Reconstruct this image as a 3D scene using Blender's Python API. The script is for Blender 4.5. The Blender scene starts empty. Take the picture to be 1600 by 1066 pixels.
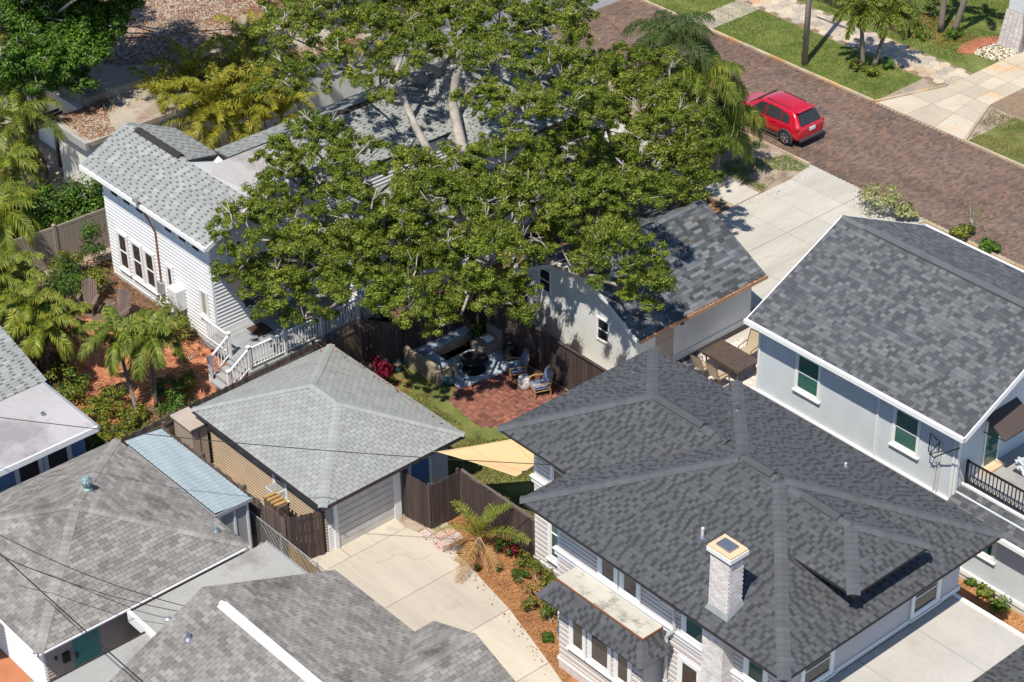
import bpy, bmesh, math, random
import numpy as np
from mathutils import Vector, Matrix
random.seed(7); RNG = np.random.default_rng(11)
SC = bpy.context.scene; COL = SC.collection
# ------------------------------------------------------------------ camera
YAW, PITCH, ROLL, FPX = math.radians(139.4457), math.radians(33.3225), math.radians(-1.0677), 3378.33
CAM = np.array([52.01, -44.50, 45.0])
_d = np.array([math.cos(YAW)*math.cos(PITCH), math.sin(YAW)*math.cos(PITCH), -math.sin(PITCH)])
_r = np.array([math.sin(YAW), -math.cos(YAW), 0.0]); _u = np.cross(_r, _d)
_r, _u = math.cos(ROLL)*_r+math.sin(ROLL)*_u, -math.sin(ROLL)*_r+math.cos(ROLL)*_u
cd = bpy.data.cameras.new('camera'); cam = bpy.data.objects.new('camera', cd); COL.objects.link(cam)
cam.matrix_world = Matrix(((_r[0], _u[0], -_d[0], CAM[0]), (_r[1], _u[1], -_d[1], CAM[1]), (_r[2], _u[2], -_d[2], CAM[2]), (0, 0, 0, 1)))
cd.sensor_width = 36; cd.lens = 36*FPX/1600; cd.clip_start = 1; cd.clip_end = 900
SC.camera = cam
def P(x, y, z=0.0):                       # where the sight line of a photo pixel meets the height z
    v = _d*FPX+_r*(x-800)-_u*(y-533); q = CAM+v*((z-CAM[2])/v[2]); return Vector((q[0], q[1], z))
def dcam(p): return (p[0]-CAM[0])**2+(p[1]-CAM[1])**2+(p[2]-CAM[2])**2
def inframe(p):
    q = np.array(p)-CAM; w = q@_d; return abs(FPX*(q@_r)/w) < 800 and abs(FPX*(q@_u)/w) < 533
# ------------------------------------------------------------------ sky, sun, exposure
SUN = Vector((0.41, -0.912, 0)).normalized(); EL = math.radians(61)
SUN = Vector((SUN.x*math.cos(EL), SUN.y*math.cos(EL), math.sin(EL)))
W = bpy.data.worlds.new('World'); SC.world = W; W.use_nodes = True
nt = W.node_tree; nt.nodes.clear()
sky = nt.nodes.new('ShaderNodeTexSky'); sky.sky_type = 'NISHITA'; sky.sun_disc = False
sky.sun_elevation = EL; sky.sun_rotation = math.atan2(SUN.x, SUN.y); sky.air_density = 1.0; sky.dust_density = 0.2; sky.ozone_density = 4.5
bg = nt.nodes.new('ShaderNodeBackground'); bg.inputs['Strength'].default_value = 0.125
wo = nt.nodes.new('ShaderNodeOutputWorld'); nt.links.new(sky.outputs[0], bg.inputs[0]); nt.links.new(bg.outputs[0], wo.inputs[0])
sl = bpy.data.lights.new('sun', 'SUN'); sl.energy = 5.0; sl.angle = math.radians(0.55); sl.color = (1.0, 0.93, 0.81)
so = bpy.data.objects.new('sun', sl); COL.objects.link(so); so.rotation_euler = SUN.to_track_quat('Z', 'Y').to_euler()
so.location = (0, 0, 60)
SC.view_settings.view_transform = 'Standard'; SC.view_settings.look = 'None'; SC.view_settings.exposure = 0.24; SC.view_settings.gamma = 1
SC.render.resolution_x = 1024; SC.render.resolution_y = 682
# ------------------------------------------------------------------ materials
MATS = {}
def mat(name, c, rough=0.85, var=0.18, scale=1.5, c2=None, bump=0.0, bscale=40, spec=0.25, tint=False, metal=0.0, streak=None, stain=None):
    """procedural material: two noise octaves in world space vary the colour; optional per-piece tint, stains, bump"""
    m = bpy.data.materials.new(name); m.use_nodes = True; n = m.node_tree.nodes; L = m.node_tree.links
    b = n['Principled BSDF']; b.inputs['Roughness'].default_value = rough; b.inputs['Specular IOR Level'].default_value = spec; b.inputs['Metallic'].default_value = metal
    g = n.new('ShaderNodeNewGeometry'); pos = g.outputs['Position']
    if streak:
        mp = n.new('ShaderNodeMapping'); mp.inputs['Scale'].default_value = streak; L.new(pos, mp.inputs[0]); pos = mp.outputs[0]
    n1 = n.new('ShaderNodeTexNoise'); n1.inputs['Scale'].default_value = scale; n1.inputs['Detail'].default_value = 4; L.new(pos, n1.inputs['Vector'])
    n2 = n.new('ShaderNodeTexNoise'); n2.inputs['Scale'].default_value = scale*11; n2.inputs['Detail'].default_value = 3; L.new(pos, n2.inputs['Vector'])
    ad = n.new('ShaderNodeMath'); ad.operation = 'MULTIPLY_ADD'; L.new(n2.outputs[0], ad.inputs[0]); ad.inputs[1].default_value = 0.5; L.new(n1.outputs[0], ad.inputs[2])
    mr = n.new('ShaderNodeMapRange'); L.new(ad.outputs[0], mr.inputs[0]); mr.inputs[1].default_value = 0.5; mr.inputs[2].default_value = 1.0
    mx = n.new('ShaderNodeMix'); mx.data_type = 'RGBA'; L.new(mr.outputs[0], mx.inputs[0])
    A = tuple(max(0, k*(1-var)) for k in c)+(1,); B = tuple(k*(1+var) for k in (c2 or c))+(1,)
    mx.inputs[6].default_value = A; mx.inputs[7].default_value = B; out = mx.outputs[2]
    if stain:
        s = n.new('ShaderNodeTexNoise'); s.inputs['Scale'].default_value = stain[1]; s.inputs['Detail'].default_value = 5; s.inputs['Roughness'].default_value = 0.65; L.new(g.outputs['Position'], s.inputs['Vector'])
        sr = n.new('ShaderNodeMapRange'); L.new(s.outputs[0], sr.inputs[0]); sr.inputs[1].default_value = stain[2]; sr.inputs[2].default_value = stain[2]+0.16
        sm = n.new('ShaderNodeMix'); sm.data_type = 'RGBA'; L.new(sr.outputs[0], sm.inputs[0]); L.new(out, sm.inputs[6]); sm.inputs[7].default_value = stain[0]+(1,); out = sm.outputs[2]
    if tint:                               # 'tint' attribute: colour of the single piece (shingle, leaf, brick)
        at = n.new('ShaderNodeAttribute'); at.attribute_name = 'tint'
        cr = n.new('ShaderNodeValToRGB'); L.new(at.outputs['Fac'], cr.inputs[0]); e = cr.color_ramp.elements
        while len(e) < len(tint): e.new(0.5)
        for i, (p_, cc) in enumerate(tint): e[i].position = p_; e[i].color = cc+(1,)
        mu = n.new('ShaderNodeMix'); mu.data_type = 'RGBA'; mu.blend_type = 'MULTIPLY'; mu.inputs[0].default_value = 1
        L.new(out, mu.inputs[6]); L.new(cr.outputs[0], mu.inputs[7]); out = mu.outputs[2]
    L.new(out, b.inputs['Base Color'])
    if bump:
        nb = n.new('ShaderNodeTexNoise'); nb.inputs['Scale'].default_value = bscale; nb.inputs['Detail'].default_value = 3; L.new(g.outputs['Position'], nb.inputs['Vector'])
        bp = n.new('ShaderNodeBump'); bp.inputs['Strength'].default_value = bump; bp.inputs['Distance'].default_value = 0.02; L.new(nb.outputs[0], bp.inputs['Height']); L.new(bp.outputs[0], b.inputs['Normal'])
    MATS[name] = m; return m
def leafmat(name, ramp, trans=0.35, rough=0.5):
    m = mat(name, (1, 1, 1), rough, 0.25, 0.7, tint=ramp, spec=0.3); n = m.node_tree.nodes; L = m.node_tree.links
    b = n['Principled BSDF']; o = n['Material Output']; src = b.inputs['Base Color'].links[0].from_socket
    t = n.new('ShaderNodeBsdfTranslucent'); L.new(src, t.inputs[0]); ms = n.new('ShaderNodeMixShader'); ms.inputs[0].default_value = trans
    L.new(b.outputs[0], ms.inputs[1]); L.new(t.outputs[0], ms.inputs[2]); L.new(ms.outputs[0], o.inputs[0]); return m
G = lambda k: (k, k, k)
def glassmat(name, c, rough=0.06):
    m = bpy.data.materials.new(name); m.use_nodes = True; n = m.node_tree.nodes; L = m.node_tree.links; b = n['Principled BSDF']
    g = n.new('ShaderNodeNewGeometry'); t = n.new('ShaderNodeTexNoise'); t.inputs['Scale'].default_value = 2.2; L.new(g.outputs['Position'], t.inputs['Vector'])
    x = n.new('ShaderNodeMix'); x.data_type = 'RGBA'; L.new(t.outputs[0], x.inputs[0]); x.inputs[6].default_value = tuple(k*0.5 for k in c)+(1,); x.inputs[7].default_value = tuple(k*1.5 for k in c)+(1,)
    L.new(x.outputs[2], b.inputs['Base Color']); b.inputs['Roughness'].default_value = rough; b.inputs['Specular IOR Level'].default_value = 0.6; MATS[name] = m; return m
mat('sh_main', (0.084, 0.088, 0.096), 0.93, 0.10, 2.5, tint=[(0, (0.52, 0.52, 0.53)), (0.3, (0.66, 0.66, 0.67)), (0.6, (0.94, 0.94, 0.94)), (1, (1.30, 1.30, 1.30))], bump=0.5, bscale=120, stain=((0.098, 0.096, 0.092), 0.8, 0.62))
mat('sh_right', (0.105, 0.11, 0.118), 0.93, 0.10, 2.5, tint=[(0, (0.62, 0.62, 0.65)), (0.3, (0.76, 0.76, 0.78)), (0.6, (1.06, 1.06, 1.06)), (1, (1.34, 1.34, 1.31))], bump=0.5, bscale=120)
mat('sh_garage', (0.285, 0.295, 0.285), 0.93, 0.08, 1.2, tint=[(0, G(0.88)), (1, G(1.09))], bump=0.4, bscale=120, stain=((0.27, 0.28, 0.28), 0.7, 0.54))
mat('sh_white', (0.26, 0.27, 0.265), 0.93, 0.10, 2.0, tint=[(0, G(0.42)), (0.3, G(0.55)), (0.45, G(0.9)), (1, G(1.2))], bump=0.4, bscale=120)
mat('sh_left', (0.245, 0.230, 0.215), 0.95, 0.16, 1.6, tint=[(0, G(0.66)), (1, G(1.22))], bump=0.5, bscale=120, stain=((0.14, 0.128, 0.12), 0.45, 0.52))
mat('sh_dark', (0.10, 0.11, 0.12), 0.93, 0.14, 2.0, tint=[(0, G(0.5)), (0.5, G(0.9)), (1, G(1.6))], bump=0.4, bscale=120, stain=((0.13, 0.11, 0.09), 1.1, 0.57))
mat('underlay', (0.025, 0.025, 0.027), 0.95, 0.2, 3)
mat('underlay_light', (0.09, 0.09, 0.09), 0.95, 0.2, 3)
mat('white_paint', (0.70, 0.71, 0.71), 0.55, 0.06, 1.2, spec=0.35)
mat('white_trim', (0.78, 0.78, 0.77), 0.5, 0.05, 1.0, spec=0.35)
mat('white_siding', (0.72, 0.73, 0.74), 0.6, 0.06, 0.8, stain=((0.62, 0.61, 0.58), 0.6, 0.62))
mat('main_siding', (0.55, 0.515, 0.50), 0.7, 0.07, 0.9)
mat('tan_siding', (0.44, 0.34, 0.24), 0.7, 0.12, 1.2, stain=((0.36, 0.26, 0.18), 0.9, 0.60))
mat('grey_stucco', (0.545, 0.585, 0.61), 0.85, 0.07, 1.2, bump=0.25, bscale=60)
mat('garage_stucco', (0.66, 0.67, 0.655), 0.85, 0.09, 1.1, bump=0.2, bscale=60, stain=((0.46, 0.45, 0.42), 0.7, 0.64))
mat('blue_siding', (0.17, 0.26, 0.42), 0.75, 0.1, 1)
mat('pink_siding', (0.40, 0.335, 0.31), 0.7, 0.1, 1.0)
mat('grey_paint', (0.30, 0.31, 0.33), 0.6, 0.1, 1)
mat('soffit', (0.20, 0.18, 0.17), 0.8, 0.1, 1)
mat('dark_trim', (0.035, 0.030, 0.030), 0.6, 0.2, 2)
mat('fascia_brown', (0.06, 0.045, 0.05), 0.6, 0.2, 2)
mat('copper_gutter', (0.46, 0.25, 0.15), 0.6, 0.2, 2.0, spec=0.4)
glassmat('glass', (0.03, 0.033, 0.035)); glassmat('glass_green', (0.03, 0.10, 0.085)); glassmat('glass_brown', (0.055, 0.042, 0.038))
mat('glass_slat', (0.08, 0.20, 0.155), 0.3, 0.1, 3, spec=0.5); mat('blind', (0.35, 0.34, 0.27), 0.7, 0.1, 3)
mat('teal_door', (0.045, 0.24, 0.25), 0.5, 0.08, 1, spec=0.4)
mat('blue_door', (0.06, 0.16, 0.34), 0.5, 0.08, 1, spec=0.4)
mat('roof_gravel', (0.36, 0.31, 0.25), 0.95, 0.2, 0.7, bump=0.4, bscale=25, stain=((0.20, 0.11, 0.06), 0.45, 0.50))
mat('paver_tan', (0.40, 0.32, 0.245), 0.9, 0.15, 1.2, tint=[(0, G(0.8)), (1, G(1.15))])
mat('flat_roof', (0.43, 0.41, 0.375), 0.9, 0.10, 0.6, bump=0.25, bscale=25, stain=((0.38, 0.345, 0.30), 0.5, 0.56))
mat('flat_white', (0.38, 0.365, 0.37), 0.85, 0.12, 0.5, stain=((0.26, 0.245, 0.25), 0.45, 0.52))
mat('flat_grey', (0.33, 0.325, 0.31), 0.92, 0.10, 0.7, bump=0.3, bscale=30, stain=((0.23, 0.215, 0.20), 0.6, 0.55))
mat('bay_roof', (0.47, 0.45, 0.40), 0.9, 0.12, 1.0, stain=((0.24, 0.225, 0.205), 2.2, 0.52))
mat('blue_metal', (0.30, 0.36, 0.38), 0.55, 0.16, 1.1, streak=(0.5, 3, 1), spec=0.4, stain=((0.22, 0.31, 0.36), 1.2, 0.58))
mat('brick_white', (0.62, 0.60, 0.59), 0.8, 0.12, 5, tint=[(0, (0.86, 0.80, 0.78)), (1, G(1.08))])
mat('mortar', (0.27, 0.235, 0.22), 0.9, 0.2, 6)
mat('cap_tan', (0.62, 0.46, 0.30), 0.8, 0.12, 2)
mat('steel', (0.35, 0.37, 0.40), 0.35, 0.1, 2, metal=0.8)
mat('galv', (0.42, 0.44, 0.45), 0.45, 0.15, 3, metal=0.5)
mat('rust', (0.24, 0.10, 0.05), 0.8, 0.25, 6)
mat('verdigris', (0.24, 0.33, 0.33), 0.5, 0.25, 5, metal=0.3)
mat('pvc', (0.55, 0.54, 0.52), 0.5, 0.1, 3)
mat('concrete', (0.47, 0.42, 0.345), 0.9, 0.12, 0.5, bump=0.25, bscale=50, streak=(0.22, 1.5, 1), stain=((0.36, 0.305, 0.235), 0.8, 0.58), tint=[(0, G(0.93)), (1, G(1.07))])
mat('concrete_pale', (0.44, 0.415, 0.37), 0.9, 0.14, 0.6, streak=(1.5, 0.22, 1), bump=0.25, bscale=50, stain=((0.40, 0.375, 0.335), 0.6, 0.60), tint=[(0, G(0.93)), (1, G(1.07))])
mat('concrete_rust', (0.46, 0.40, 0.315), 0.9, 0.1, 0.6, bump=0.2, bscale=50, stain=((0.55, 0.33, 0.14), 0.42, 0.55), tint=[(0, G(0.9)), (1, G(1.08))])
mat('kerb', (0.42, 0.345, 0.25), 0.9, 0.2, 1.0, stain=((0.48, 0.28, 0.11), 0.7, 0.52), tint=[(0, G(0.85)), (1, G(1.1))])
mat('hex_stone', (0.44, 0.385, 0.31), 0.9, 0.15, 1.5, stain=((0.50, 0.31, 0.15), 0.35, 0.55), tint=[(0, (0.8, 0.8, 0.85)), (1, (1.15, 1.1, 1.05))])
mat('paver_tile', (0.50, 0.42, 0.38), 0.9, 0.12, 1.5, tint=[(0, (1.1, 0.8, 0.72)), (0.5, G(1.0)), (1, (0.95, 1.0, 1.05))])
mat('soil', (0.115, 0.085, 0.062), 0.95, 0.35, 1.4, c2=(0.16, 0.11, 0.075), bump=0.6, bscale=20)
mat('sandy', (0.30, 0.25, 0.19), 0.95, 0.25, 0.9, c2=(0.33, 0.27, 0.21), bump=0.5, bscale=16, stain=((0.16, 0.11, 0.07), 0.8, 0.54))
mat('mulch', (0.31, 0.15, 0.065), 0.95, 0.3, 2.2, c2=(0.36, 0.18, 0.08), bump=0.8, bscale=26)
mat('turf_base', (0.105, 0.15, 0.035), 0.95, 0.3, 1.2, c2=(0.155, 0.155, 0.05), bump=0.6, bscale=20)
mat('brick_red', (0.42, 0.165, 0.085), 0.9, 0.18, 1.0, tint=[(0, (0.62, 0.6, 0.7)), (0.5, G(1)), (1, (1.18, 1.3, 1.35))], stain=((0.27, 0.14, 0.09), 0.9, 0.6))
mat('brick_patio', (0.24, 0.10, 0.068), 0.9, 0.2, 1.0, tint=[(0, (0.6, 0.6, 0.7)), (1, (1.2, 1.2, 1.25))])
mat('brick_edge', (0.36, 0.14, 0.08), 0.9, 0.2, 1.5, tint=[(0, G(0.8)), (1, G(1.15))])
mat('street_paver', (0.180, 0.118, 0.090), 0.88, 0.22, 0.4, c2=(0.165, 0.120, 0.098), tint=[(0, (0.72, 0.72, 0.76)), (0.5, G(0.97)), (1, (1.30, 1.18, 1.08))], stain=((0.095, 0.080, 0.074), 0.5, 0.54), streak=(0.6, 1.5, 1))
mat('sand_joint', (0.22, 0.16, 0.11), 0.95, 0.2, 4)
mat('pale_rock', (0.62, 0.55, 0.43), 0.9, 0.15, 3, tint=[(0, G(0.75)), (1, G(1.15))])
mat('wood_dark', (0.068, 0.050, 0.045), 0.85, 0.25, 1.2, streak=(6, 6, 0.7), tint=[(0, G(0.72)), (1, G(1.3))])
mat('wood_weather', (0.135, 0.105, 0.09), 0.9, 0.25, 1.2, streak=(6, 6, 0.7), tint=[(0, G(0.65)), (1, G(1.35))])
mat('wood_yellow', (0.42, 0.26, 0.10), 0.85, 0.2, 1.2, streak=(6, 6, 0.7), tint=[(0, G(0.8)), (1, G(1.15))])
mat('vinyl_tan', (0.30, 0.255, 0.215), 0.6, 0.05, 1)
mat('pole_wood', (0.33, 0.275, 0.235), 0.9, 0.25, 2, streak=(5, 5, 0.5))
mat('bark', (0.36, 0.325, 0.29), 0.95, 0.3, 2.5, bump=0.6, bscale=25, stain=((0.16, 0.14, 0.125), 2.0, 0.56))
mat('palm_bark', (0.21, 0.175, 0.145), 0.95, 0.22, 2, streak=(1, 1, 9), bump=0.4, bscale=20)
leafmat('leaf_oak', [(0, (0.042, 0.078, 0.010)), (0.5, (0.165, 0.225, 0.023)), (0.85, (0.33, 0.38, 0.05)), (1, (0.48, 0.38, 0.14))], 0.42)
leafmat('leaf_bright', [(0, (0.030, 0.070, 0.010)), (0.5, (0.085, 0.175, 0.018)), (1, (0.19, 0.30, 0.035))], 0.35)
leafmat('leaf_hedge', [(0, (0.028, 0.066, 0.012)), (0.5, (0.070, 0.150, 0.020)), (1, (0.14, 0.23, 0.035))], 0.3)
leafmat('leaf_yellow', [(0, (0.05, 0.085, 0.012)), (0.5, (0.16, 0.19, 0.025)), (1, (0.33, 0.30, 0.04))], 0.3)
leafmat('leaf_croton', [(0, (0.055, 0.09, 0.015)), (0.5, (0.15, 0.19, 0.028)), (0.88, (0.31, 0.30, 0.04)), (1, (0.30, 0.12, 0.05))], 0.3)
leafmat('leaf_ti', [(0, (0.12, 0.005, 0.02)), (1, (0.36, 0.02, 0.06))], 0.3)
leafmat('leaf_pale', [(0, (0.16, 0.20, 0.06)), (0.5, (0.32, 0.34, 0.13)), (1, (0.52, 0.50, 0.28))], 0.3)
leafmat('frond_green', [(0, (0.045, 0.075, 0.012)), (0.5, (0.115, 0.165, 0.022)), (1, (0.34, 0.33, 0.05))], 0.3)
leafmat('frond_dark', [(0, (0.030, 0.055, 0.018)), (0.5, (0.065, 0.105, 0.028)), (1, (0.14, 0.17, 0.04))], 0.3)
leafmat('frond_yellow', [(0, (0.060, 0.095, 0.012)), (0.5, (0.165, 0.215, 0.022)), (0.9, (0.36, 0.36, 0.05)), (1, (0.46, 0.36, 0.08))], 0.3)
leafmat('frond_gold', [(0, (0.085, 0.105, 0.012)), (0.5, (0.24, 0.25, 0.022)), (1, (0.50, 0.42, 0.06))], 0.35)
leafmat('frond_dry', [(0, (0.26, 0.15, 0.05)), (0.5, (0.42, 0.24, 0.09)), (1, (0.52, 0.36, 0.18))], 0.25)
leafmat('grass', [(0, (0.085, 0.15, 0.020)), (0.6, (0.17, 0.27, 0.038)), (1, (0.30, 0.33, 0.08))], 0.3)
leafmat('grass_dry', [(0, (0.075, 0.095, 0.022)), (0.5, (0.18, 0.18, 0.05)), (1, (0.36, 0.29, 0.13))], 0.3)
mat('litter', (1, 1, 1), 0.9, 0.15, 1, tint=[(0, (0.085, 0.030, 0.012)), (0.5, (0.24, 0.082, 0.028)), (1, (0.40, 0.16, 0.05))])
mat('mulch_chip', (1, 1, 1), 0.9, 0.15, 1, tint=[(0, (0.15, 0.055, 0.022)), (0.5, (0.36, 0.165, 0.065)), (1, (0.52, 0.29, 0.14))])
mat('gravel', (1, 1, 1), 0.9, 0.1, 1, tint=[(0, (0.20, 0.14, 0.10)), (1, (0.46, 0.38, 0.30))])
mat('black_metal', (0.014, 0.014, 0.016), 0.5, 0.2, 3, spec=0.4)
mat('cable', (0.02, 0.02, 0.02), 0.7, 0.1, 2)
mat('awning_brown', (0.075, 0.058, 0.055), 0.9, 0.1, 2); mat('awning_dark', (0.05, 0.043, 0.045), 0.9, 0.1, 2)
mat('sail_cloth', (0.57, 0.40, 0.215), 0.9, 0.04, 0.8); mat('crack', (0.25, 0.215, 0.17), 0.95, 0.2, 3); mat('sail_seam', (0.46, 0.30, 0.13), 0.9, 0.05, 2)
mat('wicker', (0.30, 0.245, 0.185), 0.9, 0.25, 2.0, streak=(1, 1, 14), bump=0.5, bscale=60)
mat('sling', (0.40, 0.32, 0.225), 0.8, 0.08, 3); mat('bronze', (0.10, 0.065, 0.045), 0.5, 0.15, 3, spec=0.4); mat('table_top', (0.085, 0.062, 0.05), 0.55, 0.25, 6, spec=0.4)
mat('rattan', (0.42, 0.26, 0.12), 0.7, 0.15, 4)
mat('cushion', (0.55, 0.58, 0.60), 0.9, 0.9, 3.2, c2=(0.16, 0.20, 0.30))
mat('pillow', (0.74, 0.71, 0.66), 0.9, 0.05, 3)
mat('rug_blue', (0.22, 0.27, 0.33), 0.95, 0.3, 2.2, c2=(0.34, 0.40, 0.46))
mat('rug_pattern', (0.55, 0.50, 0.45), 0.95, 0.25, 3, c2=(0.62, 0.55, 0.5), stain=((0.22, 0.12, 0.10), 4.5, 0.55))
mat('ceramic_teal', (0.03, 0.11, 0.13), 0.2, 0.2, 2, spec=0.5); mat('ceramic_white', (0.62, 0.60, 0.57), 0.4, 0.1, 3)
mat('iron_rust', (0.10, 0.05, 0.04), 0.7, 0.3, 5); mat('char', (0.03, 0.026, 0.024), 0.95, 0.4, 12)
mat('adirondack', (0.155, 0.115, 0.105), 0.85, 0.25, 2, tint=[(0, G(0.8)), (1, G(1.25))])
mat('deck_grey', (0.30, 0.315, 0.33), 0.8, 0.12, 1.5, tint=[(0, G(0.88)), (1, G(1.1))])
mat('door_mat', (0.07, 0.04, 0.03), 0.95, 0.2, 5); mat('mat_black', (0.03, 0.033, 0.04), 0.95, 0.2, 5)
mat('cover_grey', (0.42, 0.46, 0.52), 0.8, 0.1, 2)
mat('car_red', (0.45, 0.006, 0.022), 0.22, 0.03, 1, spec=0.6); mat('tyre', (0.02, 0.02, 0.022), 0.85, 0.2, 6); mat('plastic', (0.05, 0.05, 0.055), 0.6, 0.1, 4)
mat('alloy', (0.42, 0.43, 0.45), 0.3, 0.1, 3, metal=0.7); mat('lamp_red', (0.35, 0.015, 0.015), 0.2, 0.1, 3, spec=0.6); mat('plate', (0.62, 0.66, 0.72), 0.5, 0.1, 8)
mat('umbrella_teal', (0.03, 0.38, 0.42), 0.8, 0.08, 2); mat('terracotta', (0.32, 0.13, 0.07), 0.9, 0.15, 3)
mat('beige_box', (0.40, 0.335, 0.285), 0.6, 0.1, 1.5, stain=((0.28, 0.225, 0.19), 1.2, 0.56)); mat('box_lid', (0.085, 0.075, 0.075), 0.6, 0.1, 2)
MATS['car_red'].node_tree.nodes['Principled BSDF'].inputs['Coat Weight'].default_value = 0.8
# ------------------------------------------------------------------ helpers
ORG = {}
def org(o):
    while o is not None and o.parent is not None: o = o.parent
    return ORG.get(o.name, Vector((0, 0, 0))) if o else Vector((0, 0, 0))
def tag(o, label=None, cat=None, group=None, kind=None):
    if label: o['label'] = label
    if cat: o['category'] = cat
    if group: o['group'] = group
    if kind: o['kind'] = kind
    return o
def thing(name, label, cat, loc=(0, 0, 0), rz=0.0, group=None, sc=1.0):
    o = bpy.data.objects.new(name, None); COL.objects.link(o); o.location = loc; o.rotation_euler = (0, 0, rz); o.scale = (sc,)*3
    o.empty_display_size = 0.3; ORG[o.name] = Vector(loc); return tag(o, label, cat, group)
def link(name, me, parent=None, loc=None, m=None):
    o = bpy.data.objects.new(name, me); COL.objects.link(o)
    if parent is not None: o.parent = parent
    if m is not None: o.matrix_local = m
    elif loc is not None: o.location = loc
    return o
def copy_tree(o, parent=None):
    c = o.copy(); COL.objects.link(c); c.parent = parent
    for ch in list(o.children): copy_tree(ch, c)
    return c
class MB:
    def __init__(s): s.v = []; s.f = []; s.t = []
    def add(s, pts, faces, t=0.5):
        b = len(s.v); s.v += [tuple(p) for p in pts]; s.f += [tuple(b+i for i in f) for f in faces]; s.t += [t]*len(faces); return s
    BF = [(0, 3, 2, 1), (4, 5, 6, 7), (0, 1, 5, 4), (1, 2, 6, 5), (2, 3, 7, 6), (3, 0, 4, 7)]
    def box(s, x0, x1, y0, y1, z0, z1, t=0.5):
        return s.add([(x0, y0, z0), (x1, y0, z0), (x1, y1, z0), (x0, y1, z0), (x0, y0, z1), (x1, y0, z1), (x1, y1, z1), (x0, y1, z1)], s.BF, t)
    def obox(s, c, X, Y, Z, t=0.5):       # oriented box, X/Y/Z half axes
        c, X, Y, Z = map(Vector, (c, X, Y, Z))
        return s.add([c-X-Y-Z, c+X-Y-Z, c+X+Y-Z, c-X+Y-Z, c-X-Y+Z, c+X-Y+Z, c+X+Y+Z, c-X+Y+Z], s.BF, t)
    def bar(s, a, b, w, h=None, t=0.5):   # square bar from a to b
        a, b = Vector(a), Vector(b); d = (b-a); L = d.length
        if L < 1e-6: return s
        d /= L; up = Vector((0, 0, 1)) if abs(d.z) < 0.95 else Vector((1, 0, 0)); sd = d.cross(up).normalized(); up = sd.cross(d)
        return s.obox((a+b)/2, d*L/2, sd*w/2, up*(h or w)/2, t)
    def prism(s, poly, z0, z1, t=0.5):
        n = len(poly); pts = [(p[0], p[1], z0) for p in poly]+[(p[0], p[1], z1) for p in poly]
        return s.add(pts, [tuple(range(n))[::-1], tuple(range(n, 2*n))]+[(i, (i+1) % n, n+(i+1) % n, n+i) for i in range(n)], t)
    def slab(s, poly, th, t=0.5):         # 3-D polygon thickened downwards
        n = len(poly); pts = [tuple(p) for p in poly]+[(p[0], p[1], p[2]-th) for p in poly]
        return s.add(pts, [tuple(range(n)), tuple(range(n, 2*n))[::-1]]+[((i+1) % n, i, n+i, n+(i+1) % n) for i in range(n)], t)
    def tube(s, pts, rad, n=8, t=0.5, cap=True):
        pts = [Vector(p) for p in pts]; b = len(s.v); m = len(pts); rad = rad if isinstance(rad, (list, tuple)) else [rad]*m; prev = None
        for i, p in enumerate(pts):
            d = (pts[min(i+1, m-1)]-pts[max(i-1, 0)]).normalized()
            if prev is None: prev = d.orthogonal().normalized()
            x = (prev-d*prev.dot(d)); x = x.normalized() if x.length > 1e-5 else d.orthogonal().normalized(); prev = x; y = d.cross(x)
            for k in range(n):
                a = 2*math.pi*k/n; q = p+(x*math.cos(a)+y*math.sin(a))*rad[i]; s.v.append(tuple(q))
        fs = [(b+i*n+k, b+i*n+(k+1) % n, b+(i+1)*n+(k+1) % n, b+(i+1)*n+k) for i in range(m-1) for k in range(n)]
        if cap: fs += [tuple(b+k for k in range(n))[::-1], tuple(b+(m-1)*n+k for k in range(n))]
        s.f += fs; s.t += [t]*len(fs); return s
    def lathe(s, prof, c=(0, 0, 0), n=16, t=0.5):
        b = len(s.v); m = len(prof)
        for r, z in prof:
            for k in range(n): a = 2*math.pi*k/n; s.v.append((c[0]+r*math.cos(a), c[1]+r*math.sin(a), c[2]+z))
        fs = [(b+i*n+k, b+i*n+(k+1) % n, b+(i+1)*n+(k+1) % n, b+(i+1)*n+k) for i in range(m-1) for k in range(n)]
        fs += [tuple(b+k for k in range(n))[::-1], tuple(b+(m-1)*n+k for k in range(n))]
        s.f += fs; s.t += [t]*len(fs); return s
    def mesh(s, name, m, off=None, smooth=False):
        me = bpy.data.meshes.new(name); v = s.v if off is None else [(p[0]-off.x, p[1]-off.y, p[2]-off.z) for p in s.v]
        me.from_pydata(v, [], s.f); me.materials.append(MATS[m])
        a = me.attributes.new('tint', 'FLOAT', 'FACE'); a.data.foreach_set('value', np.array(s.t, dtype=np.float32))
        if smooth: me.polygons.foreach_set('use_smooth', [True]*len(s.f))
        me.update(); return me
    def build(s, name, m, parent=None, world=True, smooth=False, kind=None, bevel=0):
        me = s.mesh(name, m, org(parent) if (world and parent is not None) else None, smooth); o = link(name, me, parent)
        if bevel:
            md = o.modifiers.new('bevel', 'BEVEL'); md.width = bevel; md.segments = 2; md.limit_method = 'ANGLE'
        if kind: o['kind'] = kind
        return o
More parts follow.
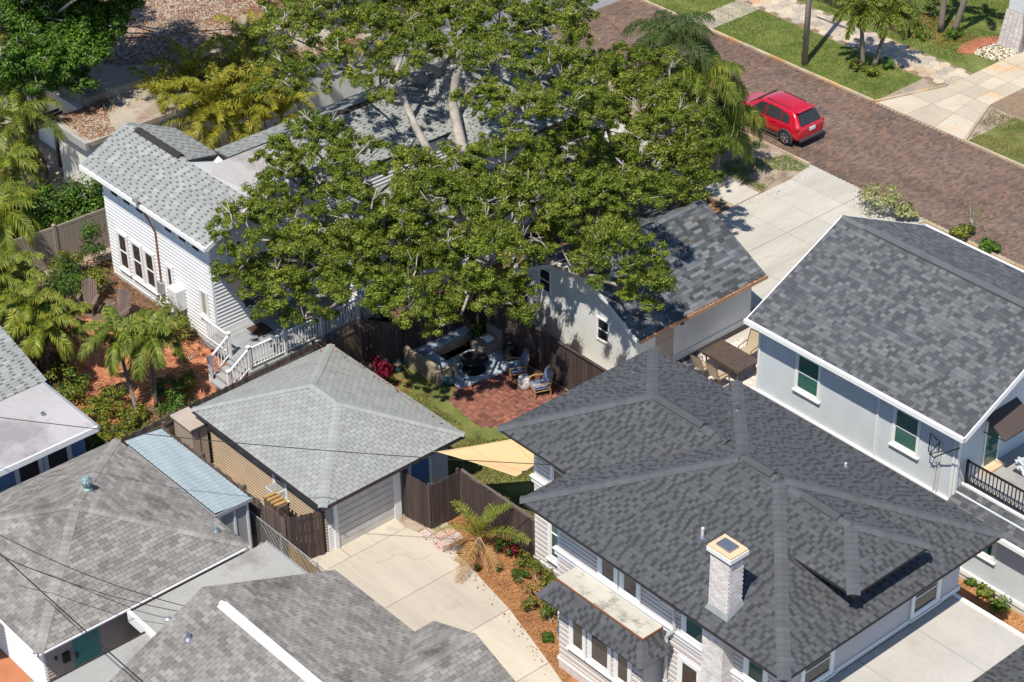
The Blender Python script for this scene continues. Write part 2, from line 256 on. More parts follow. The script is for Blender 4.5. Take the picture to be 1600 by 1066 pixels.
def fast(name, V, nper, tint, m, parent=None, kind=None):
    """V (N*nper,3) numpy vertices, consecutive nper make one face"""
    V = np.asarray(V, dtype=np.float32)
    if parent is not None: V = V-np.array(org(parent), dtype=np.float32)
    N = len(V)//nper; me = bpy.data.meshes.new(name)
    me.vertices.add(len(V)); me.vertices.foreach_set('co', V.ravel()); me.loops.add(len(V)); me.loops.foreach_set('vertex_index', np.arange(len(V), dtype=np.int32))
    me.polygons.add(N); me.polygons.foreach_set('loop_start', np.arange(0, len(V), nper, dtype=np.int32)); me.polygons.foreach_set('loop_total', np.full(N, nper, dtype=np.int32))
    a = me.attributes.new('tint', 'FLOAT', 'FACE'); a.data.foreach_set('value', np.asarray(tint, dtype=np.float32))
    me.materials.append(MATS[m]); me.update(calc_edges=True); o = link(name, me, parent)
    if kind: o['kind'] = kind
    return o
def rep(name, me_list, mats4, parent):    # alike pieces sharing mesh data
    for M4 in mats4: link(name, random.choice(me_list), parent, m=M4)
T = Matrix.Translation
# ---- roofs: a deck with real shingles in courses; the nearest 300 are single objects
STY = {
 'sh_main':  dict(e=0.150, w=(0.16, 0.20, 0.24, 0.30), seq='alt', th=0.02, under='underlay'),
 'sh_right': dict(e=0.150, w=(0.12, 0.15, 0.18, 0.24), seq='rand', th=0.016, under='underlay'),
 'sh_dark':  dict(e=0.150, w=(0.20, 0.30, 0.40), seq='rand', th=0.014, under='underlay'),
 'sh_garage': dict(e=0.150, w=(0.305,), seq='flat', th=0.018, under='underlay', gap=0.018),
 'sh_white': dict(e=0.150, w=(0.19, 0.33), seq='dash', th=0.014, under='underlay_light'),
 'sh_left':  dict(e=0.150, w=(0.305,), seq='flat', th=0.022, under='underlay', gap=0.014)}
def clip(poly, a, b):                     # keep the left side of a->b
    out = []; n = len(poly); side = lambda p: (b[0]-a[0])*(p[1]-a[1])-(b[1]-a[1])*(p[0]-a[0])
    for i in range(n):
        p, q = poly[i], poly[(i+1) % n]; sp, sq = side(p), side(q)
        if sp >= 0: out.append(p)
        if (sp >= 0) != (sq >= 0): k = sp/(sp-sq); out.append((p[0]+(q[0]-p[0])*k, p[1]+(q[1]-p[1])*k))
    return out
TAB = {}
def tab_mesh(style, w, t):
    key = (style, round(w, 3), round(t, 1))
    if key not in TAB:
        s = STY[style]; e, th = s['e'], s['th']; w2 = w-s.get('gap', 0.002); m = MB()
        m.add([(0, 0, 0), (w2, 0, 0), (w2, e, 0), (0, e, 0), (0, 0, th), (w2, 0, th), (w2, e, th*0.35), (0, e, th*0.35)], [(4, 5, 6, 7), (0, 1, 5, 4), (1, 2, 6, 5), (3, 0, 4, 7)], key[2])
        TAB[key] = m.mesh('shingle', style)
    return TAB[key]
def roof(house, planes, style, nind=300, deck=0.10, name='roof'):
    """planes: convex 3-D polygons, counter-clockwise from above, first edge is the eave"""
    s = STY[style]; rf = MB()
    for pl in planes: rf.slab(pl, deck)
    R = rf.build(name, s['under'], house); full = []; mb = MB(); e, th = s['e'], s['th']
    for pl in planes:
        pl = [Vector(p) for p in pl]; u = (pl[1]-pl[0]).normalized(); n = None
        for k in range(2, len(pl)):
            c = (pl[1]-pl[0]).cross(pl[k]-pl[0])
            if c.length > 1e-4: n = c.normalized(); break
        v = n.cross(u); q = [((p-pl[0]).dot(u), (p-pl[0]).dot(v)) for p in pl]; o3 = pl[0]+n*0.004
        u0 = min(p[0] for p in q); u1 = max(p[0] for p in q); v1 = max(p[1] for p in q); row = 0; vv = -0.02
        while vv < v1:
            x = u0-random.random()*0.3 if s['seq'] != 'flat' else u0-(row % 2)*0.1525-0.1525*random.choice((0, 0.02))
            k = 0; ph = row % 2
            while x < u1:
                if s['seq'] == 'alt':
                    k = 0 if k else random.random() < 0.62
                    if k: w = random.choice((0.10, 0.12, 0.14)); t = random.choice((0.0, 0.1, 0.2, 0.2))
                    else: w = random.choice((0.10, 0.14, 0.18, 0.24)); t = random.choice((0.6, 0.6, 0.6, 0.7, 0.7, 0.8))
                elif s['seq'] == 'dash':
                    k += 1
                    if k % 2: w = 0.15; t = random.choice((0.0, 0.1, 0.2, 0.2))
                    else: w = 0.30; t = random.choice((0.6, 0.6, 0.7, 0.7, 0.8, 1.0))
                elif s['seq'] == 'flat': w = 0.305; t = random.choice((0.1, 0.3, 0.4, 0.5, 0.6, 0.7, 0.9))
                else: w = random.choice(s['w']); t = random.choice((0.0, 0.1, 0.3, 0.3, 0.5, 0.6, 0.7, 0.8, 1.0))
                gp = s.get('gap', 0.002)
                for v0_, eh, t in (((vv, e*0.5, t), (vv+e*0.5, e*0.5, 0.7)) if (s['seq'] == 'dash' and t < 0.45) else ((vv, e, t),)):
                    rect = [(x, v0_), (x+w-gp, v0_), (x+w-gp, v0_+eh), (x, v0_+eh)]; pg = rect
                    for i in range(1, len(q)):
                        pg = clip(pg, q[i], q[(i+1) % len(q)])
                        if len(pg) < 3: break
                    if len(pg) < 3: continue
                    c3 = o3+u*x+v*v0_
                    if eh == e and len(pg) == 4 and all(abs(a[0]-b[0])+abs(a[1]-b[1]) < 1e-6 for a, b in zip(sorted(pg), sorted(rect))): full.append((dcam(c3), c3, u, v, n, w, t))
                    else:
                        b = len(mb.v); m_ = len(pg)
                        for p in pg: mb.v.append(tuple(o3+u*p[0]+v*p[1]))
                        for p in pg: mb.v.append(tuple(o3+u*p[0]+v*p[1]+n*(th*(1-0.65*(p[1]-vv)/e))))
                        mb.f.append(tuple(b+m_+i for i in range(m_))); mb.t.append(t)
                        for i in range(m_): mb.f.append((b+i, b+(i+1) % m_, b+m_+(i+1) % m_, b+m_+i)); mb.t.append(t)
                x += w
            vv += e; row += 1
    full.sort(key=lambda a: (not inframe(a[1]), a[0])); O = org(house); off = T(-O)
    for i, (d, c, u, v, n, w, t) in enumerate(full):
        M4 = Matrix(((u.x, v.x, n.x, c.x), (u.y, v.y, n.y, c.y), (u.z, v.z, n.z, c.z), (0, 0, 0, 1)))
        if i < nind: link('shingle', tab_mesh(style, w, t), R, m=off @ M4)
        else:
            w2 = w-s.get('gap', 0.002)
            mb.add([c, c+u*w2, c+u*w2+v*e, c+v*e, c+n*th, c+u*w2+n*th, c+u*w2+v*e+n*th*0.35, c+v*e+n*th*0.35], [(4, 5, 6, 7), (0, 1, 5, 4), (1, 2, 6, 5), (3, 0, 4, 7)], round(t, 1))
    mb.build('shingle_courses', style, R, kind='stuff')
    return R
def caps(R, style, a, b, nA, nB, w=0.2, e=0.19, ts=(0.7, 0.8, 0.8, 0.9), lift=0.030):
    """overlapping cap shingles bent over the hip or ridge line a->b between planes with normals nA, nB"""
    a, b = Vector(a), Vector(b); d = (b-a).normalized(); L = (b-a).length; nA = Vector(nA).normalized(); nB = Vector(nB).normalized()
    A = d.cross(nA).normalized(); B = nB.cross(d).normalized(); O = org(R); up = (nA+nB).normalized()
    mid = (A+B)
    if A.dot(nB) > 0: A = -A
    if B.dot(nA) > 0: B = -B
    ms = []
    for t in ts:
        m = MB(); l = e*1.12; h0, h1 = up*(lift+0.014), up*lift
        m.add([A*w+h0*0.95, h0, B*w+h0*0.95, A*w+h1*0.95+d*l, h1+d*l, B*w+h1*0.95+d*l, A*w, Vector((0, 0, 0)), B*w], [(0, 1, 4, 3), (1, 2, 5, 4), (6, 7, 1, 0), (7, 8, 2, 1)], t); ms.append(m.mesh('ridge_cap', style))
    for i in range(int(L/e)): link('ridge_cap', random.choice(ms), R, loc=a+d*(i*e)-O)
def pn(pl):                               # plane normal
    pl = [Vector(p) for p in pl]; return (pl[1]-pl[0]).cross(pl[2]-pl[0]).normalized()
def hip_planes(x0, x1, y0, y1, ze, zr, ov=0):
    """hip roof with the ridge along X; returns planes S(-Y), E(+X), N(+Y), W(-X) and the ridge ends"""
    hy = (y1-y0)/2; ym = (y0+y1)/2; ra = Vector((x0+hy, ym, zr)); rb = Vector((x1-hy, ym, zr))
    a, b, c, d = (Vector((x0, y0, ze)), Vector((x1, y0, ze)), Vector((x1, y1, ze)), Vector((x0, y1, ze)))
    if rb.x-ra.x < 0.05:
        p = (ra+rb)/2; return [[a, b, p], [b, c, p], [c, d, p], [d, a, p]], p, p
    return [[a, b, rb, ra], [b, c, rb], [c, d, ra, rb], [d, a, ra]], ra, rb
def hip_caps(R, style, pls, ra, rb, **k):
    n = [pn(p) for p in pls]; a, b, c, d = pls[0][0], pls[0][1], pls[1][1], pls[2][1]
    caps(R, style, a, ra, n[0], n[3], **k); caps(R, style, b, rb, n[0], n[1], **k); caps(R, style, c, rb, n[1], n[2], **k); caps(R, style, d, ra, n[2], n[3], **k)
    if (rb-ra).length > 0.1: caps(R, style, ra, rb, n[0], n[2], **k)
# ---- walls: lap siding boards, windows
def side(nrm, c):                         # (along, out, z) -> world for a wall facing nrm at coordinate c
    return {'-Y': lambda a, o, z: (a, c-o, z), '+Y': lambda a, o, z: (a, c+o, z), '+X': lambda a, o, z: (c+o, a, z), '-X': lambda a, o, z: (c-o, a, z)}[nrm]
def wbox(mb, f, a0, a1, o0, o1, z0, z1, t=0.5):
    p, q = f(a0, o0, z0), f(a1, o1, z1)
    return mb.box(min(p[0], q[0]), max(p[0], q[0]), min(p[1], q[1]), max(p[1], q[1]), z0, z1, t)
def siding(parent, nrm, c, a0, a1, z0, z1, e, m, name='siding_board', th=None):
    f = side(nrm, c); o = org(parent); n = max(1, int(round((z1-z0)/e))); e = (z1-z0)/n; b = MB(); th = th or min(0.055, e*0.34)
    pr = [f(a0, 0.001, 0), f(a1, 0.001, 0), f(a1, th, 0), f(a0, th, 0), f(a0, 0.001, e), f(a1, 0.001, e), f(a1, 0.007, e), f(a0, 0.007, e)]
    if nrm == '-Y':                        # flat boards; cove shaped deeper than real so shadow lines show
        g, D = 0.42*min(e, .19), 0.05; prof = [(0, 0.001), (0, D), (e-g, D), (e-g*.75, 0.006), (e, 0.006), (e, 0.001)]; N_ = len(prof); pr = [f(a0, o_, z_) for z_, o_ in prof]+[f(a1, o_, z_) for z_, o_ in prof]
        b.add(pr, [tuple(range(N_)), tuple(range(N_, 2*N_))[::-1]]+[(i, (i+1) % N_, N_+(i+1) % N_, N_+i) for i in range(N_)])
    else: b.add(pr, MB.BF)
    me = b.mesh(name, m)
    me2 = bmesh.new(); me2.from_mesh(me); bmesh.ops.recalc_face_normals(me2, faces=me2.faces); me2.to_mesh(me); me2.free()
    for i in range(n): link(name, me, parent, loc=Vector((0, 0, z0+i*e))-o)
def window(parent, nrm, c, a0, a1, z0, z1, glass='glass', frame='white_trim', w=0.09, sill=True, split=True, blinds=False, base=0.056, name='window', mull=0, deep=0.05):
    f = side(nrm, c); b = MB(); o0, o1 = base, base+deep
    wbox(b, f, a0-w, a0, o0, o1, z0-w, z1+w); wbox(b, f, a1, a1+w, o0, o1, z0-w, z1+w); wbox(b, f, a0, a1, o0, o1, z1, z1+w); wbox(b, f, a0, a1, o0, o1, z0-w, z0)
    W_ = b.build(name, frame, parent)
    zs = [z0, (z0+z1)/2, z1] if split else [z0, z1]
    for i in range(len(zs)-1):
        g = MB(); wbox(g, f, a0, a1, o0+0.002, o0+0.010, zs[i], zs[i+1]-0.001); g.build('pane', glass, W_)
    if blinds:
        for i in range(1, 14): g = MB(); zz = z0+(z1-z0)*i/14; wbox(g, f, a0+.04, a1-.04, o0+0.0105, o0+0.014, zz-0.012, zz+0.012); g.build('blind_slat', 'glass_slat', W_)
    s = MB(); t = 0.035; oo = o0+0.03
    wbox(s, f, a0, a0+t, o0+0.011, oo, z0, z1); wbox(s, f, a1-t, a1, o0+0.011, oo, z0, z1); wbox(s, f, a0+t, a1-t, o0+0.011, oo, z0, z0+t); wbox(s, f, a0+t, a1-t, o0+0.011, oo, z1-t, z1)
    if split: wbox(s, f, a0+t, a1-t, o0+0.011, oo+0.008, zs[1]-t/2, zs[1]+t/2)
    for k in range(mull):
        am = a0+(a1-a0)*(k+1)/(mull+1); wbox(s, f, am-0.012, am+0.012, o0+0.011, oo-0.004, (zs[1] if split else z0)+t, z1-t)
    s.build('sash', frame, W_)
    if sill:
        q = MB(); wbox(q, f, a0-w-0.05, a1+w+0.05, o0, o1+0.06, z0-w-0.05, z0-w-0.002); q.build('sill', frame, W_)
    return W_
def boards(root, a, b, h, m='wood_dark', bw=0.14, z0=0.0, name='fence_board', rails=True, posts=2.4, var=0.02, back=1, inset=None):
    """fence run from a to b: every board its own object, rails and posts behind"""
    a, b = Vector((a[0], a[1], z0)), Vector((b[0], b[1], z0)); d = (b-a); L = d.length; d.normalize(); s = Vector((-d.y, d.x, 0))*back; O = org(root)
    n = max(1, int(L/bw)); bw = L/n; ms = []
    for t in (0.1, 0.3, 0.5, 0.7, 0.9):
        k = MB(); w = bw*0.94; hh = h+random.uniform(-var, var); th = 0.02
        pr = [(-w/2, 0), (w/2, 0), (w/2, hh-0.03), (w/2-0.03, hh), (-w/2+0.03, hh), (-w/2, hh-0.03)]; N = len(pr)
        pts = [d*p[0]+Vector((0, 0, p[1])) for p in pr]+[d*p[0]-s*th+Vector((0, 0, p[1])) for p in pr]
        k.add(pts, [tuple(range(N)), tuple(range(N, 2*N))[::-1]]+[((i+1) % N, i, N+i, N+(i+1) % N) for i in range(N)], t); ms.append(k.mesh(name, m))
    for i in range(n): link(name, random.choice(ms), root, loc=a+d*(bw*(i+0.5))+Vector((0, 0, random.uniform(-0.01, 0.006)))-s*random.uniform(0, 0.006)-O)
    if rails:
        for zz in (0.3, h*0.55, h-0.28):
            k = MB(); k.bar(a+s*0.025+Vector((0, 0, zz)), b+s*0.025+Vector((0, 0, zz)), 0.045, 0.085); k.build('rail', m, root)
    if posts:
        np_ = max(1, int(round(L/posts)))
        for i in range(np_+1):
            p = a+d*(L*i/np_)+s*0.095; k = MB(); k.box(p.x-0.045, p.x+0.045, p.y-0.045, p.y+0.045, z0, z0+h+0.03); k.build('post', m, root)
# ---- plants
def leafquads(C, Nrm, size, ratio=0.5, fold=0.25):
    """one bent leaf per centre: base, side, tip, side"""
    n = len(C); N = Nrm/np.maximum(np.linalg.norm(Nrm, axis=1, keepdims=True), 1e-6)
    a = RNG.normal(size=(n, 3)); a -= N*np.sum(a*N, axis=1, keepdims=True); a /= np.maximum(np.linalg.norm(a, axis=1, keepdims=True), 1e-6); b = np.cross(N, a)
    s = (size*(0.65+0.7*RNG.random(n)))[:, None]; w = s*ratio
    V = np.stack([C-a*s*0.5, C+b*w*0.5+N*s*fold*0.3, C+a*s*0.5-N*s*0.1, C-b*w*0.5+N*s*fold*0.3], axis=1); return V.reshape(-1, 3)
def ball(n, r, shell=0.6):
    d = RNG.normal(size=(n, 3)); d /= np.linalg.norm(d, axis=1, keepdims=True); k = (shell+(1-shell)*RNG.random(n)**0.6)[:, None]
    return d*k*np.asarray(r), d
def clump_leaves(c, r, n, size, nsub=None, subr=0.34, up=0.55):
    """a lump of foliage built of smaller lumps with gaps between them"""
    r = np.asarray(r, float); nsub = nsub or max(8, int(34*r.mean()**2)); sc_, sd = ball(nsub, r, 0.30); sc_[:, 2] = np.where(sc_[:, 2] < -0.4*r[2], -0.4*r[2]*RNG.random(nsub), sc_[:, 2])
    k = max(4, n//nsub); Cs, Ns = [], []
    for i in range(nsub):
        rr = subr*r.mean()*(0.45+1.0*RNG.random()); d = RNG.normal(size=(k, 3)); p = d*np.array([rr, rr, rr*0.7])*0.52; Cs.append(p+sc_[i]); Ns.append(d*0.7+sd[i]*0.35+np.array([0, 0, up])+RNG.normal(size=(k, 3))*0.45)
    return np.concatenate(Cs)+np.asarray(c), np.concatenate(Ns), sc_+np.asarray(c)
def bush(name, label, cat, p, r, h, m='leaf_hedge', n=500, size=0.09, group=None, stems=3, ratio=0.5, up=0.6):
    t = thing(name, label, cat, p, 0, group); C, N, S = clump_leaves((p[0], p[1], p[2]+h*0.58), (r, r, h*0.5), n, size, subr=0.42, up=up)
    C[:, 2] = np.maximum(C[:, 2], p[2]+0.03); fast('foliage', leafquads(C, N, size, ratio), 4, np.clip(RNG.normal(0.5, 0.25, len(C)), 0, 1), m, t)
    k = MB()
    for i in range(stems):
        s = S[RNG.integers(len(S))]; k.tube([(p[0]+random.uniform(-.05, .05), p[1]+random.uniform(-.05, .05), p[2]), ((p[0]+s[0])/2, (p[1]+s[1])/2, p[2]+h*0.3), s], [0.018, 0.012, 0.005], 5)
    k.build('stems', 'bark', t); return t
FR = {}
def frond(key, L, a0, a1, nl, ll, lw, droop, m, vee=0.5, taper=0.55, plum=0.0, rr=0.022):
    """palm frond along +X: bent midrib with two rows of leaflets; a0/a1 elevation at base and tip, degrees"""
    if key in FR: return FR[key]
    b = MB(); p = Vector((0, 0, 0)); pts = [p.copy()]; N = 14; ang = []
    for i in range(N):
        a = math.radians(a0+(a1-a0)*((i+0.5)/N)**1.1); ang.append(a); p = p+Vector((math.cos(a), 0, math.sin(a)))*(L/N); pts.append(p.copy())
    b.tube(pts, [rr*(1-0.85*i/N) for i in range(N+1)], 4, 0.75)
    for i in range(nl):
        f = 0.14+0.86*(i+0.5)/nl; k = min(N-1, int(f*N)); q = pts[k].lerp(pts[k+1], f*N-k); a = ang[k]; d = Vector((math.cos(a), 0, math.sin(a))); nrm = Vector((-math.sin(a), 0, math.cos(a)))
        le = ll*(math.sin(math.pi*min(1, 0.18+f*0.78))**0.6)*random.uniform(0.85, 1.1)
        for s in (-1, 1):
            ve = vee+random.uniform(-plum, plum)+random.uniform(-.1, .1)
            o = (Vector((0, s, 0))*math.cos(ve)+nrm*math.sin(ve)+d*random.uniform(0.45, 0.75)).normalized(); w = d*lw/2
            m1 = q+o*le*0.55+Vector((0, 0, -droop*le*0.18)); t1 = q+o*le*0.92+Vector((0, 0, -droop*le*0.75))
            tt = min(1, max(0, random.gauss(0.45, 0.22))); v0 = len(b.v)
            b.v += [tuple(q-w), tuple(q+w), tuple(m1+w*1.1), tuple(m1-w*1.1), tuple(t1)]; b.f += [(v0, v0+1, v0+2, v0+3), (v0+3, v0+2, v0+4)]; b.t += [tt, min(1, tt+0.15)]
    FR[key] = b.mesh('frond', m); return FR[key]
def palm(name, label, base, top, kind, nf, r0=0.1, r1=0.07, L=2.0, group=None, shaft=None, m='frond_green', dead=0, bulge=0.0, cat='palm', spin=0.0, down=-40, ll=0.5, lw=0.04, nl=46, droop=0.6, plum=0.4, tr='palm_bark', upmin=72):
    base, top = Vector(base), Vector(top); t = thing(name, label, cat, base, 0, group); k = MB(); N = 9; pts = []; rad = []
    for i in range(N+1):
        f = i/N; q = base.lerp(top, f); q += Vector((math.sin(f*2.6)*0.05, math.cos(f*3.1)*0.04-0.04, 0))*(top-base).length*0.25*f*(1-f); pts.append(q); rad.append(r0+(r1-r0)*f+bulge*math.exp(-((f-0.12)/0.1)**2))
    k.tube(pts, rad, 10); k.build('trunk', tr, t, smooth=True)
    if shaft:
        c = MB(); c.tube([top-Vector((0, 0, 0.02)), top+Vector((0, 0, shaft*0.5)), top+Vector((0, 0, shaft))], [r1*1.2, r1*1.05, r1*0.5], 8); c.build('crownshaft', 'frond_green' if m != 'frond_yellow' else m, t, smooth=True); top = top+Vector((0, 0, shaft*0.8))
    ages = 5
    for i in range(nf):
        ag = i/max(1, nf-1); j = min(ages-1, int(ag*ages)); a0 = upmin-ag*(upmin+5); a1 = a0-70-ag*30+0*down; mm = m
        if dead and i >= nf-dead: mm = 'frond_dry'; a0 -= 30
        me = frond((kind, j, mm, i % 2), L*(0.75+0.25*min(1, ag*2+0.3)), a0, max(-88, a1+down+40), nl, ll, lw, droop, mm, 0.45, plum=plum)
        az = spin+i*2.39996; M4 = T(top-base) @ Matrix.Rotation(az, 4, 'Z') @ Matrix.Rotation(random.uniform(-.12, .12), 4, 'Y') @ Matrix.Scale(random.uniform(0.88, 1.1), 4)
        link('frond', me, t, m=M4)
    return t
def inpoly(x, y, poly):
    c = np.zeros(len(x), bool); n = len(poly)
    for i in range(n):
        x0, y0 = poly[i][:2]; x1, y1 = poly[(i+1) % n][:2]
        if y0 == y1: continue
        c ^= ((y0 > y) != (y1 > y)) & (x < (x1-x0)*(y-y0)/(y1-y0)+x0)
    return c
def scatter(poly, n):
    xs = [p[0] for p in poly]; ys = [p[1] for p in poly]; x = RNG.uniform(min(xs), max(xs), n*3); y = RNG.uniform(min(ys), max(ys), n*3); k = inpoly(x, y, poly); return x[k][:n], y[k][:n]
def patch(x, y, s, seed=0):               # smooth 0..1 patchiness without textures
    r = np.random.default_rng(seed); o = np.zeros(len(x))
    for k in range(7): a = r.uniform(0, 6.28); f = s*(0.5+1.5*r.random()); o += np.sin((x*np.cos(a)+y*np.sin(a))*f+r.uniform(0, 6.28))
    return 0.5+0.5*np.tanh(o/2.2)
def turf(name, label, poly, dens, m='grass', h=0.07, z=0.0, bare=0.0, w=0.035, seed=1):
    xs = [p[0] for p in poly]; ys = [p[1] for p in poly]; A = (max(xs)-min(xs))*(max(ys)-min(ys))
    x, y = scatter(poly, int(A*dens)); pt = patch(x, y, 1.6, seed); k = (pt > bare-0.15*RNG.random(len(x))); x, y, pt = x[k], y[k], pt[k]; n = len(x)
    a = RNG.uniform(0, 6.28, n); hh = h*RNG.uniform(0.5, 1.2, n); dx, dy = np.cos(a)*w/2, np.sin(a)*w/2; lx, ly = RNG.normal(0, h*0.5, n), RNG.normal(0, h*0.5, n)
    V = np.stack([np.stack([x-dx, y-dy, np.full(n, z)], 1), np.stack([x+dx, y+dy, np.full(n, z)], 1), np.stack([x+lx, y+ly, z+hh], 1)], 1).reshape(-1, 3)
    o = fast(name, V, 3, np.clip(RNG.normal(0.5, 0.22, n)+(0.5-pt)*0.6, 0, 1), m, None, 'stuff'); return tag(o, label, 'grass')
def litter(name, label, poly, n, z=0.0, size=0.09, m='litter', thr=0.0, seed=3, lift=0.03, cat='leaf litter', ratio=0.5, parent=None, scale=1.1):
    x, y = scatter(poly, n); pt = patch(x, y, scale, seed); k = pt > thr; x, y = x[k], y[k]; n = len(x)
    C = np.stack([x, y, z+0.006+lift*RNG.random(n)], 1); N = np.stack([RNG.normal(0, .5, n), RNG.normal(0, .5, n), np.ones(n)], 1)
    o = fast(name, leafquads(C, N, size, ratio, 0.3), 4, RNG.random(n), m, parent, 'stuff')
    return o if parent is not None else tag(o, label, cat)
def ground(name, poly, z, m, th=None, label=None):
    b = MB(); b.add([(p[0], p[1], z) for p in poly], [tuple(range(len(poly)))]); o = b.build(name, m)
    bm = bmesh.new(); bm.from_mesh(o.data); bmesh.ops.recalc_face_normals(bm, faces=bm.faces)
    for f in bm.faces:
        if f.normal.z < 0: f.normal_flip()
    bm.to_mesh(o.data); bm.free(); o['kind'] = 'structure'
    return o
def rect(x0, x1, y0, y1): return [(x0, y0), (x1, y0), (x1, y1), (x0, y1)]
# ------------------------------------------------------------------ the setting: ground, street, paving
ground('ground', rect(-260, 200, -200, 320), 0.0, 'sandy')
def street_mat():
    m = mat('street_brick', (0.175, 0.116, 0.096), 0.88, 0.2, 0.35, c2=(0.15, 0.115, 0.106), bump=0.0, stain=((0.085, 0.074, 0.076), 0.42, 0.53))
    n = m.node_tree.nodes; L = m.node_tree.links; b = n['Principled BSDF']; src = b.inputs['Base Color'].links[0].from_socket
    g = n.new('ShaderNodeNewGeometry'); mp = n.new('ShaderNodeMapping'); mp.inputs['Rotation'].default_value = (0, 0, math.pi/2); L.new(g.outputs['Position'], mp.inputs[0])
    br = n.new('ShaderNodeTexBrick'); br.inputs['Scale'].default_value = 1.0; br.inputs['Brick Width'].default_value = 0.23; br.inputs['Row Height'].default_value = 0.105; br.inputs['Mortar Size'].default_value = 0.009
    br.inputs['Color1'].default_value = (0.62, 0.6, 0.66, 1); br.inputs['Color2'].default_value = (1.5, 1.38, 1.3, 1); br.inputs['Mortar'].default_value = (0.55, 0.55, 0.5, 1); L.new(mp.outputs[0], br.inputs['Vector'])
    x = n.new('ShaderNodeMix'); x.data_type = 'RGBA'; x.blend_type = 'MULTIPLY'; x.inputs[0].default_value = 1; L.new(src, x.inputs[6]); L.new(br.outputs['Color'], x.inputs[7])
    st = n.new('ShaderNodeTexNoise'); st.inputs['Scale'].default_value = 1.0; st.inputs['Detail'].default_value = 5; mp2 = n.new('ShaderNodeMapping'); mp2.inputs['Scale'].default_value = (0.45, 1.9, 1); L.new(g.outputs['Position'], mp2.inputs[0]); L.new(mp2.outputs[0], st.inputs['Vector'])
    mr = n.new('ShaderNodeMapRange'); mr.inputs[1].default_value = 0.3; mr.inputs[2].default_value = 0.7; mr.inputs[3].default_value = 0.7; mr.inputs[4].default_value = 1.45; L.new(st.outputs[0], mr.inputs[0])
    x2 = n.new('ShaderNodeMix'); x2.data_type = 'RGBA'; x2.blend_type = 'MULTIPLY'; x2.inputs[0].default_value = 1; L.new(x.outputs[2], x2.inputs[6]); L.new(mr.outputs[0], x2.inputs[7]); L.new(x2.outputs[2], b.inputs['Base Color'])
    bp = n.new('ShaderNodeBump'); bp.inputs['Strength'].default_value = 0.5; bp.inputs['Distance'].default_value = 0.012; L.new(br.outputs['Fac'], bp.inputs['Height']); bp.invert = True; L.new(bp.outputs[0], b.inputs['Normal'])
street_mat()
ground('street', rect(-160, 120, 18.62, 24.95), 0.006, 'street_brick')
# kerbs: granite and concrete stones laid end to end
def kerb(name, pts, w=0.14, h=0.11, step=0.9, z0=-0.05):
    b = MB(); b.tube([(p[0], p[1], -0.2) for p in pts], 0.02, 3); o = b.build(name, 'kerb'); o['kind'] = 'structure'; O = Vector((0, 0, 0))
    for a, c in zip(pts[:-1], pts[1:]):
        a, c = Vector((a[0], a[1], 0)), Vector((c[0], c[1], 0)); d = (c-a); L = d.length; d.normalize(); s = Vector((-d.y, d.x, 0)); n = max(1, int(L/step)); l = L/n; ms = []
        for t in (0.1, 0.5, 0.9):
            k = MB(); k.obox((0, 0, (h+z0)/2), d*(l/2-0.008), s*w/2, Vector((0, 0, (h-z0)/2)), t); ms.append(k.mesh('kerb_stone', 'kerb'))
        for i in range(n): link('kerb_stone', random.choice(ms), o, loc=a+d*(l*(i+0.5))+s*random.uniform(-.008, .008))
kerb('north_kerb', [(-48, 25.02), (-3.75, 25.02)]); kerb('driveway_edge_west', [(-3.72, 25.06), (-2.55, 28.6)], 0.12, 0.09)
kerb('driveway_edge_east', [(1.42, 25.06), (0.02, 28.5)], 0.12, 0.09); kerb('north_kerb_east', [(1.45, 25.02), (16, 25.02)])
kerb('south_kerb', [(-30, 18.56), (-1.75, 18.56)], 0.13, 0.06); kerb('south_kerb_east', [(4.8, 18.4), (24, 18.2)], 0.13, 0.06)
# slabs: each a separate piece with open joints
def slabs(name, polys, m, z=0.03, base='sand_joint', gap=0.012):
    allp = [p for q in polys for p in q]; b = MB()
    for q in polys: b.add([(p[0], p[1], 0.012) for p in q], [tuple(range(len(q)))])
    o = b.build(name, base); o['kind'] = 'structure'
    for q in polys:
        c = Vector((sum(p[0] for p in q)/len(q), sum(p[1] for p in q)/len(q), 0)); k = MB(); pp = []
        for p in q:
            v = Vector((p[0], p[1], 0))-c; L = v.length; pp.append(v*(1-gap*1.4/L))
        k.prism(pp, -0.02, z+random.uniform(-.002, .002), random.random()); s = k.build('slab', m, o, world=False); s.location = c
    return o
def cracks(root, starts, m='crack', z=0.034, n=14, step=.16):
    for (x, y, a) in starts:
        pts = []; 
        for i in range(n): pts.append((x, y, z)); a += random.gauss(0, .35); x += math.cos(a)*step; y += math.sin(a)*step
        k = MB()
        for p, q in zip(pts[:-1], pts[1:]): k.bar(p, q, random.uniform(.004, .009), .004)
        k.build('crack', m, root)
gx = [5.45, 6.2, 9.0, 11.68, 14.6, 17.6]
edge = lambda x: np.interp(x, [5.4, 5.86, 6.22, 8.59, 11.79, 15.34, 20], [-9.72, -9.71, -9.60, -9.74, -10.32, -11.32, -13.2])
gp = [[(5.42, -12.45), (6.2, -12.45), (6.2, -10.12), (5.42, -10.05)], [(5.42, -13.75), (6.2, -13.75), (6.2, -12.45), (5.42, -12.45)]]
gp += [[(6.2, -10.12), (6.2, -12.45), (6.2, -13.75), (9.0, -13.8), (9.0, float(edge(9.0))), (7.6, float(edge(7.6)))]]
for a, b_ in ((9.0, 11.68), (11.68, 14.4), (14.4, 17.2)): gp.append([(a, -13.8), (b_, -13.8), (b_, float(edge(b_))), ((a+b_)/2, float(edge((a+b_)/2))), (a, float(edge(a)))])
cracks(slabs('garage_driveway', gp, 'concrete'), [(7.9, -10.4, -1.2), (12.6, -12.6, .2)])
sd = []
